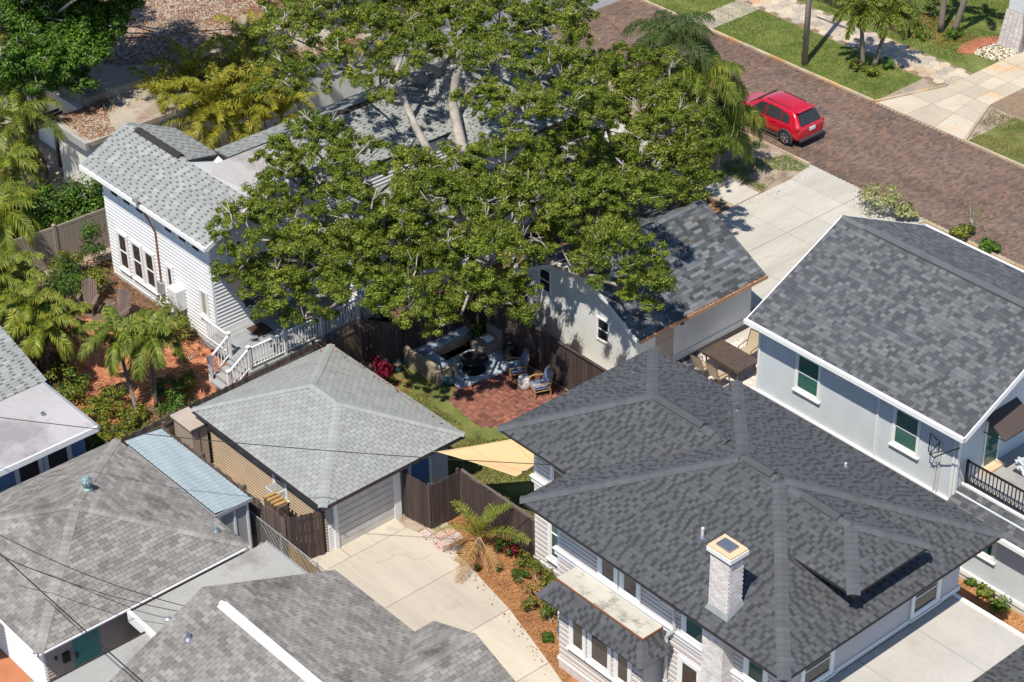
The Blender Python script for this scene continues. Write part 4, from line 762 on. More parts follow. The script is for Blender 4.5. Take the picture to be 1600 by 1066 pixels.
# ---- the dark-roofed garage under the oak
H = thing('gabled_garage', 'white stucco garage with a gabled dark shingle roof under the oak', 'garage', (2.4, 4.3, 0))
qx0, qx1, qy0, qy1, qe, qr = -0.95, 5.72, 1.05, 7.72, 2.34, 4.15; qm = (qx0+qx1)/2
walls(H, -0.6, 5.33, 1.32, 7.4, 0, 2.4, 'garage_stucco')
k = MB(); k.add([(-0.6, 1.32, 2.4), (5.33, 1.32, 2.4), (qm, 1.32, 4.02), (-0.6, 7.4, 2.4), (5.33, 7.4, 2.4), (qm, 7.4, 4.02)], [(0, 1, 2), (3, 5, 4), (0, 2, 5, 3), (1, 4, 5, 2)]); k.build('gable_wall', 'garage_stucco', H)
qp = [[Vector((qx1, qy0, qe)), Vector((qx1, qy1, qe)), Vector((qm, qy1, qr)), Vector((qm, qy0, qr))], [Vector((qx0, qy1, qe)), Vector((qx0, qy0, qe)), Vector((qm, qy0, qr)), Vector((qm, qy1, qr))]]
R = roof(H, qp, 'sh_dark', 300, 0.08); n = [pn(p) for p in qp]; caps(R, 'sh_dark', (qm, qy0, qr), (qm, qy1, qr), n[0], n[1], w=0.15)
for pth in ([(qx1, qy0-.01, qe), (qm, qy0-.01, qr), (qx0, qy0-.01, qe)],): eaveline(H, pth, 'white_paint', 'bargeboard', 0.16, 0.04, 0.0)
k = MB(); k.box(qx1, qx1+0.11, qy0, qy1, qe-0.13, qe-0.03); GU = k.build('gutter', 'white_trim', H); k = MB(); k.box(qx1+0.10, qx1+0.125, qy0, qy1, qe-0.13, qe+0.02); k.build('gutter_lip', 'copper_gutter', GU)
litter('gutter_leaves', None, [(qx1+.0, qy0), (qx1+.1, qy0), (qx1+.1, qy1), (qx1, qy1)], 420, qe-0.02, 0.08, parent=GU, lift=0.03)
litter('roof_leaves', None, [(qx0, 1.2), (qm-.2, 1.2), (qm-.2, 6), (qx0, 6)], 160, 3.2, 0.11, parent=H, lift=0.06)
for x0, x1, z0, z1 in ((0.15, 0.75, 1.9, 2.85), (3.35, 3.95, 1.2, 2.1)): window(H, '-Y', 1.32, x0, x1, z0, z1, 'glass', w=0.05, base=0.004, sill=False)
f = side('+X', 5.33); k = MB(); wbox(k, f, 2.35, 3.25, 0.0, 0.03, 0.1, 2.15); dd = k.build('side_door', 'beige_box', H); k = MB()
for a in (2.45, 2.85):
    for z in (0.3, 1.0, 1.6): wbox(k, f, a, a+0.3, 0.031, 0.045, z, z+0.42)
k.build('door_panel', 'beige_box', dd)
k = MB(); wbox(k, f, 3.55, 3.7, 0.0, 0.12, 1.75, 2.02); k.build('wall_lamp', 'black_metal', H); k = MB(); wbox(k, f, 1.35, 7.4, 0.0, 0.08, 0, 0.14); k.build('plinth', 'wood_dark', H); k = MB(); wbox(k, f, 3.4, 7.4, 0.0, 0.03, 0.42, 0.46); k.build('wall_band', 'garage_stucco', H)
# ---- the white clapboard house
H = thing('clapboard_house', 'long white clapboard house with light grey shingles, clerestory windows and a deck', 'house', (-10.5, -2, 0))
wx0, wx1, wy0, wy1, we, wr = -14.86, -6.32, -9.10, -4.68, 5.0, 6.08; wm = (wy0+wy1)/2
walls(H, -14.3, -7.07, -8.52, -5.1, 0, 4.96, 'white_paint'); siding(H, '-Y', -8.52, -14.3, -7.07, 0.15, 3.72, 0.16, 'white_siding')
k = MB(); k.box(-14.35, -7.02, -8.60, -8.5, 3.73, 3.80); k.build('belt_board', 'white_trim', H); k = MB(); k.box(-14.33, -7.04, -8.55, -8.5, 3.80, 4.95); k.build('clerestory_panel', 'white_paint', H)
wp = [[Vector((wx0, wy0, we)), Vector((wx1, wy0, we)), Vector((wx1, wm, wr)), Vector((wx0, wm, wr))], [Vector((-11.9, wy1, we)), Vector((wx0, wy1, we)), Vector((wx0, wm, wr)), Vector((-10.6, wm, wr))]]
R = roof(H, wp, 'sh_white', 300, 0.09); ridge_vent(R, (-14.0, wm, wr+.03), (-11.0, wm, wr+.03), 'dark_trim', 0.16)
k = MB(); k.add([(-14.3, -8.52, 4.96), (-14.3, -5.1, 4.96), (-14.3, wm, 6.0), (-7.07, -8.52, 4.96), (-7.07, -5.1, 4.96), (-7.07, wm, 6.0)], [(0, 2, 1), (3, 4, 5), (0, 3, 5, 2), (1, 2, 5, 4)]); k.build('gable_wall', 'white_paint', H)
eaveline(H, [(wx0, wy0-.03, we+.02), (wx1, wy0-.03, we+.02)], 'white_trim', 'gutter', 0.18, 0.07, 0.0); eaveline(H, [(wx1+.02, wy0, we), (wx1+.02, wm, wr)], 'white_trim', 'bargeboard', 0.18, 0.04, 0.0)
for x0 in (-13.72, -12.85, -11.95, -9.98, -9.05, -8.15): window(H, '-Y', -8.55, x0, x0+0.55, 3.98, 4.38, 'glass', w=0.07, sill=False, split=False, base=0.002)
for x0, x1 in ((-13.55, -13.0), (-12.57, -11.98), (-11.65, -11.1)): window(H, '-Y', -8.52, x0, x1, 0.82, 2.32, 'glass_brown', w=0.11)
window(H, '-Y', -8.52, -10.1, -9.82, 1.4, 2.32, 'glass_brown', w=0.1, split=False); window(H, '-Y', -8.52, -7.86, -7.5, 1.28, 2.28, 'blind', w=0.1, split=False)
k = MB(); k.box(-7.12, -7.03, -8.56, -8.46, 0.1, 4.9); k.build('corner_board', 'white_trim', H); k = MB(); k.box(-14.34, -14.25, -8.56, -8.46, 0.1, 3.75); k.build('corner_board', 'white_trim', H)
k = MB(); k.box(-9.62, -8.98, -9.0, -8.56, 0.92, 1.82); WH = k.build('water_heater', 'white_paint', H, bevel=0.02); k = MB(); k.tube([(-9.45, -8.75, 0.92), (-9.45, -8.75, 0.1)], 0.025, 6); k.tube([(-9.2, -8.8, 0.92), (-9.2, -8.8, 0.1)], 0.02, 6); k.build('pipes', 'rust', WH)
k = MB(); k.tube([(-10.62, -8.62, 0.9), (-10.62, -8.62, 3.6), (-10.62, -8.85, 4.3), (-10.62, -9.25, 5.3)], 0.035, 7); MS = k.build('service_mast', 'rust', H); k = MB(); k.box(-10.78, -10.46, -8.72, -8.56, 0.9, 1.4); k.build('meter_box', 'galv', MS); k = MB(); k.box(-10.75, -10.55, -9.35, -9.2, 5.2, 5.35); k.build('mast_head', 'galv', MS)
siding(H, '+X', -7.07, -8.5, -5.1, 0.15, 4.8, 0.16, 'white_siding')
# rear wing, ridge along the plot
vx0, vx1, ve, vr = -12.3, -7.2, 5.0, 6.08; vm = (vx0+vx1)/2
walls(H, -11.9, -7.07, -5.1, 3.4, 0, 4.96, 'white_paint', 'wing_wall'); siding(H, '+X', -7.07, -5.0, 3.4, 0.15, 4.9, 0.16, 'white_siding')
vp_ = [[Vector((vx0, 3.6, ve)), Vector((vx0, -4.6, ve)), Vector((vm, -5.6, vr)), Vector((vm, 3.6, vr))]]
RW = roof(H, vp_, 'sh_white', 0, 0.08, name='wing_roof'); ridge_vent(RW, (vm, -1.2, vr+.03), (vm, 2.4, vr+.03), 'dark_trim', 0.16)
k = MB(); k.add([(vm, -6.2, vr-.06), (vm, -3.4, vr-.06), (-6.9, -3.4, 5.25), (-6.9, -7.2, 5.25), (-9.0, -7.2, 5.72)], [(0, 4, 3, 2, 1)]); k.build('white_roof', 'flat_white', H)
roof(H, [[Vector((-6.9, -3.4, 5.2)), Vector((-6.9, 3.6, 5.2)), Vector((vm, 3.6, vr)), Vector((vm, -3.4, vr))]], 'sh_white', 0, .08, name='wing_slope')
# street-side block with the higher roof
walls(H, -11.9, -5.6, 3.4, 9.2, 0, 4.9, 'white_paint', 'front_wall'); siding(H, '+X', -5.6, 3.4, 9.2, 0.2, 4.8, 0.15, 'white_siding')
p5, ra, rb = [[Vector((-5.0, 2.8, 4.95)), Vector((-5.0, 9.6, 4.95)), Vector((-8.7, 9.6, 6.9)), Vector((-8.7, 4.6, 6.9))], [Vector((-12.4, 9.6, 4.95)), Vector((-12.4, 2.8, 4.95)), Vector((-8.7, 4.6, 6.9)), Vector((-8.7, 9.6, 6.9))], [Vector((-12.4, 2.8, 4.95)), Vector((-5.0, 2.8, 4.95)), Vector((-8.7, 4.6, 6.9))]], 0, 0
R5 = roof(H, p5, 'sh_white', 0, 0.1, name='front_roof'); eaveline(H, [(-5.0, 2.8, 4.95), (-5.0, 9.6, 4.95)], 'fascia_brown', d=0.2)
p6 = [[Vector((-3.4, 3.2, 3.0)), Vector((-3.4, 9.2, 3.0)), Vector((-5.6, 9.2, 3.75)), Vector((-5.6, 3.2, 3.75))]]; roof(H, p6, 'sh_white', 0, 0.08, name='porch_roof')
for y in (3.4, 6.3, 9.0): k = MB(); k.box(-3.75, -3.6, y-.08, y+.08, 0, 2.95); k.build('porch_post', 'white_trim', H)
# lower annex beside the deck, its windows and doors
walls(H, -7.05, -4.9, -3.3, 3.4, 0, 3.1, 'white_paint', 'annex_wall'); siding(H, '+X', -4.9, -3.3, 3.4, 0.2, 3.0, 0.16, 'white_siding'); siding(H, '-Y', -3.3, -7.05, -4.9, 0.2, 3.0, 0.16, 'white_siding')
p7 = [[Vector((-4.5, -3.7, 3.1)), Vector((-4.5, 3.4, 3.1)), Vector((-7.05, 3.4, 4.0)), Vector((-7.05, -3.7, 4.0))]]; roof(H, p7, 'sh_white', 0, 0.08, name='annex_roof'); window(H, '+X', -4.9, 0.3, 1.2, 1.2, 2.4, 'glass', w=0.1)
f = side('+X', -7.07); k = MB(); wbox(k, f, -6.75, -5.35, 0.026, 0.06, 0.85, 2.9); DF = k.build('deck_door_frame', 'white_trim', H); k = MB(); wbox(k, f, -6.6, -5.5, 0.061, 0.07, 1.0, 2.75); k.build('door_glass', 'glass_green', DF)
# dark canvas awning over the deck door
aw = MB(); N = 10; y0, y1 = -8.3, -3.6
for i in range(N):
    a, b = y0+(y1-y0)*i/N, y0+(y1-y0)*(i+1)/N; aw.add([(-7.0, a, 3.35), (-7.0, b, 3.35), (-5.3, b, 2.72), (-5.3, a, 2.72)], [(3, 2, 1, 0)]); aw.add([(-5.3, a, 2.72), (-5.3, b, 2.72), (-5.28, b, 2.55), (-5.28, (a+b)/2, 2.48), (-5.28, a, 2.55)], [(0, 4, 3, 2, 1)])
AW = aw.build('awning', 'awning_dark', H); sol = AW.modifiers.new('solid', 'SOLIDIFY'); sol.thickness = 0.012
k = MB()
for i in range(N*2): a = y0+(y1-y0)*(i+.5)/(N*2); k.bar((-5.265, a-.1, 2.56), (-5.265, a+.1, 2.50 if i % 2 else 2.60), 0.012, 0.03)
k.build('awning_trim', 'white_trim', AW)
# deck: boards, railings, steps
dk = MB(); dk.box(-7.0, -4.05, -9.2, -4.0, 0.62, 0.76); DK = dk.build('deck', 'deck_grey', H)
for i in range(20): k = MB(); k.box(-7.0+i*0.147, -7.0+i*0.147+0.138, -9.22, -3.98, 0.761, 0.788, random.random()); k.build('deck_board', 'deck_grey', DK)
k = MB(); k.box(-4.05, -3.98, -9.25, -3.95, 0.0, 0.78); k.build('deck_skirt', 'deck_grey', DK)
bal = MB(); bal.box(-0.017, 0.017, -0.017, 0.017, 0, 0.78); bal = bal.mesh('baluster', 'white_trim')
def rail(a, b, z0a, z0b, posts=True, h=0.92):
    a, b = Vector(a), Vector(b); k = MB(); k.bar((a.x, a.y, z0a+h), (b.x, b.y, z0b+h), 0.075, 0.05); k.bar((a.x, a.y, z0a+.12), (b.x, b.y, z0b+.12), 0.05, 0.04); r_ = k.build('railing', 'white_trim', DK); L = (b-a).length; n = int(L/0.125)
    for i in range(1, n): q = a.lerp(b, i/n); link('baluster', bal, r_, loc=Vector((q.x, q.y, z0a+(z0b-z0a)*i/n+.13))-org(H))
def rpost(x, y, z0, z1): k = MB(); k.box(x-.055, x+.055, y-.055, y+.055, z0, z1); k.box(x-.075, x+.075, y-.075, y+.075, z1, z1+.05); k.build('newel_post', 'white_trim', DK)
for a, b in ((-9.12, -7.5), (-7.5, -5.8), (-5.8, -4.1)): rail((-4.1, a, 0), (-4.1, b, 0), 0.78, 0.78)
for y in (-9.12, -7.5, -5.8, -4.1): rpost(-4.1, y, 0.3, 1.78)
rpost(-5.35, -9.12, 0.3, 1.78); rail((-6.9, -9.12, 0), (-5.35, -9.12, 0), 0.78, 0.78); rpost(-4.12, -10.05, 0, 1.12); rpost(-5.35, -10.05, 0, 1.12); rail((-4.12, -10.05, 0), (-4.1, -9.12, 0), 0.15, 0.78); rail((-5.35, -10.05, 0), (-5.35, -9.12, 0), 0.15, 0.78)
for i in range(4): k = MB(); k.box(-5.3, -4.18, -10.12+i*0.25, -9.85+i*0.25+.02, 0, 0.18+i*0.17); k.build('step', 'deck_grey', DK)
# ---- the grey hip-roofed cottage with the teal door
H = thing('hip_roof_cottage', 'low cottage with a weathered grey hip roof, white clapboards and teal door', 'house', (2.1, -19.9, 0))
bx0, bx1, by0, by1, be, br_ = -1.78, 5.90, -23.73, -16.12, 2.32, 3.68
walls(H, -1.3, 5.35, -23.32, -16.5, 0, 2.3, 'white_paint'); siding(H, '-Y', -23.32, -1.3, 5.35, 0.05, 2.25, 0.13, 'white_siding'); siding(H, '+X', 5.35, -23.3, -16.5, 0.05, 2.25, 0.13, 'pink_siding')
pls, ra, rb = hip_planes(bx0, bx1, by0, by1, be, br_); R = roof(H, pls, 'sh_left', 300, 0.08); hip_caps(R, 'sh_left', pls, ra, rb, w=0.17, ts=(0.6, 0.8, 1.0))
eaveline(H, [(bx0, by0, be), (bx1, by0, be), (bx1, by1, be), (bx0, by1, be), (bx0, by0, be)], 'dark_trim', d=0.1); eaveline(H, [(bx1+.06, by0, be-.03), (bx1+.06, by1, be-.03)], 'white_trim', 'gutter', 0.05, 0.05, 0.03); eaveline(H, [(bx0, by0-.05, be-.02), (bx1, by0-.05, be-.02)], 'white_trim', 'gutter', 0.08, 0.05, 0.0)
f = side('+X', 5.35); k = MB(); wbox(k, f, -22.35, -21.45, 0.026, 0.06, 0.1, 2.15); TD = k.build('front_door', 'teal_door', H); k = MB()
for a in (-22.25, -21.85):
    for z, hh in ((0.25, .5), (0.9, .25), (1.3, .7)): wbox(k, f, a, a+.28, 0.061, 0.068, z, z+hh)
k.build('door_panel', 'teal_door', TD); k = MB(); wbox(k, f, -22.30, -22.24, 0.061, 0.1, 1.0, 1.2); k.build('handle', 'black_metal', TD); k = MB(); wbox(k, f, -22.75, -22.52, 0.026, 0.12, 1.05, 1.4); k.build('mailbox', 'black_metal', H); k = MB(); wbox(k, f, -23.0, -22.93, 0.026, 0.08, 1.3, 1.42); k.build('house_lamp', 'black_metal', H)
hz = lambda x: be+(bx1-x)*(br_-be)/(bx1-rb.x)
TV = (1.25, -19.0, 3.42); k = MB(); k.lathe([(0.20, -0.12), (0.16, 0.02), (0.11, 0.05), (0.11, 0.15)], TV, 14); TB = k.build('turbine_vent', 'verdigris', R)
for i in range(12):
    a = 2*math.pi*i/12; k = MB(); pr_ = [(0.11, 0.15), (0.19, 0.24), (0.20, 0.32), (0.12, 0.43)]; c0, s0, c1, s1 = math.cos(a), math.sin(a), math.cos(a+.42), math.sin(a+.42)
    for (r1_, z1_), (r2_, z2_) in zip(pr_[:-1], pr_[1:]): k.add([(TV[0]+r1_*c0, TV[1]+r1_*s0, TV[2]+z1_), (TV[0]+r1_*c1, TV[1]+r1_*s1, TV[2]+z1_), (TV[0]+r2_*c1*.93, TV[1]+r2_*s1*.93, TV[2]+z2_), (TV[0]+r2_*c0, TV[1]+r2_*s0, TV[2]+z2_)], [(0, 1, 2, 3)])
    k.build('vane', 'verdigris', TB)
k = MB(); k.lathe([(0.13, 0.425), (0.10, 0.46), (0.02, 0.47)], TV, 12); k.build('turbine_cap', 'verdigris', TB)
pipe(R, (4.85, -16.6, 2.52), 0.06, 0.2, 'verdigris')
# blue sheet-metal lean-to
k = MB(); N = 26
for i in range(N):
    x0, x1 = -1.55+i*5.35/N, -1.55+(i+1)*5.35/N; xm = (x0+x1)/2; a = [(x0, -15.98, 2.30), (xm, -15.98, 2.33), (x1, -15.98, 2.30), (x1, -14.52, 2.12), (xm, -14.52, 2.15), (x0, -14.52, 2.12)]; k.add(a, [(0, 5, 4, 1), (1, 4, 3, 2)])
LT = k.build('lean_to_roof', 'blue_metal', H); k = MB(); k.box(-1.5, 3.7, -15.9, -14.6, 0, 2.08); k.build('lean_to_wall', 'grey_paint', H); k = MB(); k.box(3.78, 3.82, -15.98, -14.5, 2.06, 2.2); k.build('fascia', 'grey_paint', LT)
for y in (-15.75, -15.2, -14.7): k = MB(); k.box(3.70, 3.74, y-.04, y+.04, 0, 2.05); k.build('lean_to_post', 'white_paint', H)
# ---- the low flat link and the gabled house along the drive
H = thing('gabled_cottage', 'low house with weathered grey cross gables, white ridge cover and flat link roof', 'house', (12, -19, 0))
dx0, dy1, de, dr2 = 9.2, -15.2, 2.8, 4.28; dm = -19.58; dy0 = 2*dm-dy1
walls(H, 9.5, 22, dy0+.4, dy1-.4, 0, 2.75, 'white_siding')
dp = [[Vector((dx0, dy0, de)), Vector((24, dy0, de)), Vector((24, dm, dr2)), Vector((8.72, dm, dr2))], [Vector((24, dy1, de)), Vector((dx0, dy1, de)), Vector((8.72, dm, dr2)), Vector((24, dm, dr2))]]
R = roof(H, dp, 'sh_left', 300, 0.09); k = MB(); k.add([(9.5, dy0+.4, 2.75), (9.5, dy1-.4, 2.75), (9.5, dm, 4.1)], [(0, 2, 1)]); k.build('gable_wall', 'white_siding', H)
k = MB(); k.tube([(9.68, dm, dr2+.02), (16.0, dm, dr2+.02)], 0.085, 8); WR = k.build('ridge_cover', 'white_trim', R); k = MB(); k.box(9.7, 16, dm-.16, dm+.16, dr2-.10, dr2-.0); k.build('ridge_flange', 'white_paint', WR)
cxm = 15.05; cxg = [[Vector((16.95, -18.6, de+.02)), Vector((16.95, -14.45, de+.02)), Vector((cxm, -14.45, 3.55)), Vector((cxm, -18.6, 3.55))], [Vector((13.12, -14.45, de+.02)), Vector((13.12, -18.6, de+.02)), Vector((cxm, -18.6, 3.55)), Vector((cxm, -14.45, 3.55))]]
R9 = roof(H, cxg, 'sh_left', 0, 0.08, name='cross_gable_roof'); n = [pn(p) for p in cxg]; caps(R9, 'sh_left', (cxm, -14.45, 3.55), (cxm, -17.3, 3.55), n[1], n[0], w=0.16)
walls(H, 13.4, 16.7, -16, -14.8, 0, 2.7, 'white_siding', 'cross_wall'); eaveline(H, [(24, dy1, de), (dx0, dy1, de)], 'dark_trim', d=0.1); eaveline(H, [(16.95, -14.45, de), (cxm, -14.45, 3.55), (13.12, -14.45, de)], 'dark_trim', d=0.1)
pipe(R, (9.9, -20.9, 3.83), 0.07, 0.22, 'steel'); pipe(R, (11.5, -22.2, 3.4), 0.06, 0.2)
k = MB(); k.box(6.02, 9.5, -20.6, -15.55, 1.85, 2.22); FL = k.build('flat_link_roof', 'flat_grey', H); k = MB(); k.box(6.0, 9.5, -15.56, -15.5, 1.8, 2.25); k.build('flat_roof_edge', 'galv', FL); k = MB(); k.box(6.1, 9.4, -17.28, -17.25, 2.215, 2.226); k.build('roof_seam', 'flat_white', FL)
k = MB(); k.box(6.1, 9.5, -20.4, -15.7, 0, 1.85); k.build('link_wall', 'white_siding', H); k = MB(); k.box(7.0, 9.6, -24.5, -20.6, 1.7, 2.1); k.build('porch_flat_roof', 'flat_grey', H); k = MB(); k.box(6.96, 7.02, -24.5, -20.6, 1.68, 2.13); k.build('porch_edge', 'dark_trim', H)
k = MB(); k.box(6.02, 9.5, -20.72, -20.6, 1.9, 2.3); k.build('white_beam', 'white_trim', H); k = MB(); k.box(7.1, 9.5, -24.4, -20.7, 0, 0.12); k.build('porch_floor', 'concrete_pale', H)
k = MB(); k.lathe([(0.05, 0), (0.05, 0.42)], (7.55, -20.2, 2.2), 8); SV = k.build('stove_pipe', 'rust', H); k = MB(); k.lathe([(0.06, 0.40), (0.13, 0.44), (0.12, 0.52), (0.05, 0.57)], (7.55, -20.2, 2.2), 12); k.build('rain_cap', 'galv', SV); pipe(H, (8.2, -22.4, 2.1), 0.05, 0.2)
# ---- blue house at the left edge
H = thing('blue_house', 'blue house with a grey shingle roof and stained white flat roof', 'house', (-6, -20, 0))
walls(H, -14, -2.9, -26, -16.75, 0, 2.6, 'blue_siding'); siding(H, '+X', -2.9, -26, -16.75, 0.05, 2.55, 0.15, 'blue_siding')
k = MB(); k.box(-6.0, -2.35, -27, -16.5, 2.60, 2.74); FR_ = k.build('flat_roof', 'flat_white', H); k = MB(); k.box(-2.35, -2.29, -27, -16.48, 2.55, 2.77); k.build('gutter', 'white_trim', FR_); k = MB(); k.box(-6.0, -2.3, -16.5, -16.42, 2.56, 2.78); k.build('roof_edge', 'galv', FR_)
k = MB(); k.box(-4.2, -4.08, -17.55, -17.43, 2.74, 2.86); k.build('roof_drain', 'steel', FR_)
bp2 = [[Vector((-5.9, -27, 2.76)), Vector((-5.9, -16.3, 2.76)), Vector((-11.5, -16.3, 4.4)), Vector((-11.5, -27, 4.4))]]; roof(H, bp2, 'sh_white', 200, 0.08)
for y0, y1 in ((-19.35, -18.55), (-18.25, -17.45)): window(H, '+X', -2.9, y0, y1, 1.2, 2.3, 'glass', w=0.13, split=False)
# ---- far buildings
H = thing('flat_roof_building', 'long low building with a leaf-strewn flat roof and parapet among trees', 'building', (-28, 5, 0))
k = MB(); k.box(-48, -22.6, -4.3, 40, 0, 3.3); k.build('wall', 'garage_stucco', H); k = MB(); k.box(-48, -22.75, -4.15, 40, 3.3, 3.36); k.build('roof', 'roof_gravel', H)
k = MB(); k.box(-22.75, -22.35, -4.4, 40, 3.0, 3.42); k.build('parapet', 'roof_gravel', H); k = MB(); k.box(-48, -22.76, -4.45, -4.2, 3.0, 3.46); k.build('parapet', 'flat_grey', H)
k = MB(); k.box(-22.34, -19.4, -6.2, 40, 2.9, 3.1); k.build('lower_roof', 'roof_gravel', H); k = MB(); k.box(-22.3, -19.6, -6.0, 40, 0, 2.9); k.build('lower_wall', 'garage_stucco', H)
k = MB(); k.box(-22.4, -19.35, -6.35, -6.2, 2.8, 3.15); k.build('parapet', 'flat_grey', H); k = MB(); k.box(-26.5, -22.4, -4.75, -4.46, 0, 3.0); k.build('side_wall', 'white_paint', H)
H = thing('porch_house', 'grey porch pier on a flared white brick base beside the driveway', 'house', (-2.8, 34.4, 0))
k = MB(); k.add([(-3.7, 33.85, 0), (-2.35, 33.85, 0), (-2.35, 35.0, 0), (-3.7, 35.0, 0), (-3.5, 34.0, 1.9), (-2.55, 34.0, 1.9), (-2.55, 34.85, 1.9), (-3.5, 34.85, 1.9)], MB.BF); k.build('brick_base', 'mortar', H)
for i in range(22):
    z = 0.03+i*0.084; g = 0.2*(1-z/1.9)
    for j in range(5): x0 = -3.5-g+j*0.24+(i % 2)*0.0; k = MB(); k.box(x0, min(x0+0.22, -2.55+g), 34.0-g*0.75-0.03, 34.02, z, z+0.07, random.random()); k.build('brick', 'brick_white', H)
k = MB(); k.box(-3.45, -2.6, 34.05, 34.8, 1.9, 6.0); k.build('pier', 'grey_stucco', H); k = MB(); k.box(-2.3, 12, 34.0, 44, 0, 6); k.build('wall', 'grey_stucco', H)
bc = thing('brick_path', 'curved dark red brick path edge beside pale stones', 'path', (-4.2, 32.5, 0)); cnt = 0; ms = []
for t in (0.2, 0.5, 0.8): kk = MB(); kk.box(-0.05, 0.05, -0.105, 0.105, 0, 0.04, t); ms.append(kk.mesh('brick', 'brick_edge'))
for i in range(30):
    for j in range(4):
        a = math.radians(95+i*4.2); r_ = 1.35+j*0.225; x, y = -2.9+r_*math.cos(a)*0.9, 33.3+r_*math.sin(a)-0.3; link('brick', random.choice(ms), bc, m=T(Vector((x, y, 0.01))-org(bc)) @ Matrix.Rotation(a-math.pi/2, 4, 'Z'))
litter('pale_stones', 'pale rounded stones around the porch pier', [(-3.9, 32.2), (-2.6, 32.2), (-2.4, 33.9), (-3.9, 34.0)], 500, 0.01, 0.13, 'pale_rock', cat='stones', lift=0.05, ratio=0.8)
# ------------------------------------------------------------------ fences
F = thing('privacy_fence', 'dark brown board fence running from the garage to the two-storey house', 'fence', (8, -8.5, 0))
boards(F, (5.62, -9.72), (6.86, -9.55), 1.86, 'wood_dark', 0.145, back=1); boards(F, (6.88, -9.53), (6.88, -8.30), 1.86, 'wood_dark', 0.145, back=-1 if False else 1); boards(F, (6.90, -8.27), (10.6, -8.23), 1.84, 'wood_dark', 0.145, back=1)
k = MB(); k.bar((6.9, -8.22, 1.87), (10.6, -8.18, 1.85), 0.10, 0.03); k.build('cap_rail', 'wood_weather', F)
F = thing('privacy_fence', 'dark stained board fence behind the fire pit, below the gabled garage', 'fence', (2, -0.6, 0))
boards(F, (-1.45, -0.55), (6.2, -0.62), 1.83, 'wood_dark', 0.145, back=1); boards(F, (-1.47, -4.0), (-1.47, -0.57), 1.83, 'wood_dark', 0.145, back=1)
k = MB(); k.bar((-1.45, -0.58, 1.86), (6.2, -0.65, 1.86), 0.11, 0.035); k.build('cap_rail', 'wood_dark', F)
F = thing('privacy_fence', 'weathered board fence between the deck and the grey garage', 'fence', (-2.5, -8, 0))
boards(F, (-2.35, -15.8), (-2.75, -5.0), 1.83, 'wood_weather', 0.145, back=1, var=0.03); boards(F, (-2.75, -4.95), (-1.5, -4.02), 1.83, 'wood_dark', 0.145, back=1)
k = MB(); k.bar((-2.33, -15.8, 1.52), (-2.73, -5.0, 1.52), 0.05, 0.1); k.build('cap_rail', 'wood_weather', F)
F = thing('picket_fence', 'ragged weathered wooden fence alongside the tan garage wall, a ladder on it', 'fence', (1.5, -14, 0))
boards(F, (-2.2, -14.12), (5.05, -14.12), 1.78, 'wood_weather', 0.125, back=1, var=0.07); boards(F, (5.05, -14.1), (5.5, -13.0), 1.85, 'wood_dark', 0.14, back=1)
k = MB(); kk = 0
boards(F, (5.3, -14.25), (7.6, -14.3), 1.05, 'wood_yellow', 0.12, back=1, rails=False, posts=0, name='board')
F = thing('vinyl_fence', 'tan vinyl panel fence in front of a bright green hedge', 'fence', (-16.6, -9.5, 0)); pts = [(-16.95, -15.0), (-16.7, -12.2), (-16.45, -9.8), (-16.35, -7.4), (-14.4, -6.8)]
for a, b in zip(pts[:-1], pts[1:]):
    boards(F, a, b, 1.72, 'vinyl_tan', 0.2, rails=False, posts=0, var=0.0, name='panel_board'); A_, B_ = Vector((a[0], a[1], 0)), Vector((b[0], b[1], 0))
    for z in (1.76, 0.1): k = MB(); k.bar(A_+Vector((0, 0, z)), B_+Vector((0, 0, z)), 0.06, 0.12); k.build('rail', 'vinyl_tan', F)
for p in pts: k = MB(); k.box(p[0]-.065, p[0]+.065, p[1]-.065, p[1]+.065, 0, 1.9); k.lathe([(0.1, 1.9), (0.02, 1.97)], (p[0], p[1], 0), 4); k.build('post', 'vinyl_tan', F)
CL = thing('chain_link_fence', 'galvanised chain-link fence along the grey driveway edge', 'fence', (7.5, -14.35, 0)); cl = [(2.95, -14.3), (13.0, -14.36)]
k = MB(); k.tube([(cl[0][0], cl[0][1], 1.2), (cl[1][0], cl[1][1], 1.2)], 0.022, 6); k.build('top_rail', 'galv', CL)
for i in range(6): x = cl[0][0]+(cl[1][0]-cl[0][0])*i/5; k = MB(); k.tube([(x, -14.3-.012*i/2, 0), (x, -14.3-.012*i/2, 1.26)], 0.03, 6); k.build('post', 'galv', CL)
k = MB(); L_ = cl[1][0]-cl[0][0]; n_ = int(L_/0.09)
for i in range(-13, n_):
    for s in (1, -1):
        xa = cl[0][0]+i*0.09; za, zb = (0.03, 1.19) if s > 0 else (1.19, 0.03); xb = xa+1.16; f0 = max(0, (cl[0][0]-xa)/1.16); f1 = min(1, (cl[1][0]-xa)/1.16)
        if f1 <= f0: continue
        k.tube([(xa+1.16*f0, -14.33+.004*s, za+(zb-za)*f0), (xa+1.16*f1, -14.33+.004*s, za+(zb-za)*f1)], 0.0035, 3, cap=False)
k.build('wire_mesh', 'galv', CL, kind='stuff')
IF = thing('iron_fence', 'black iron picket fence behind the hexagon pavement', 'fence', (-10, 31.3, 0)); k = MB()
for z in (0.2, 1.05): k.bar((-13.5, 31.3, z), (-7.0, 31.3, z), 0.03, 0.035)
k.build('rail', 'black_metal', IF); pk = MB(); pk.box(-.01, .01, -.01, .01, 0.05, 1.2); pk = pk.mesh('picket', 'black_metal')
for i in range(54): link('picket', pk, IF, loc=Vector((-13.45+i*0.12, 31.3, 0))-org(IF))
for x in (-13.5, -11.3, -9.2, -7.0): k = MB(); k.box(x-.04, x+.04, 31.26, 31.34, 0, 1.35); k.build('post', 'black_metal', IF)
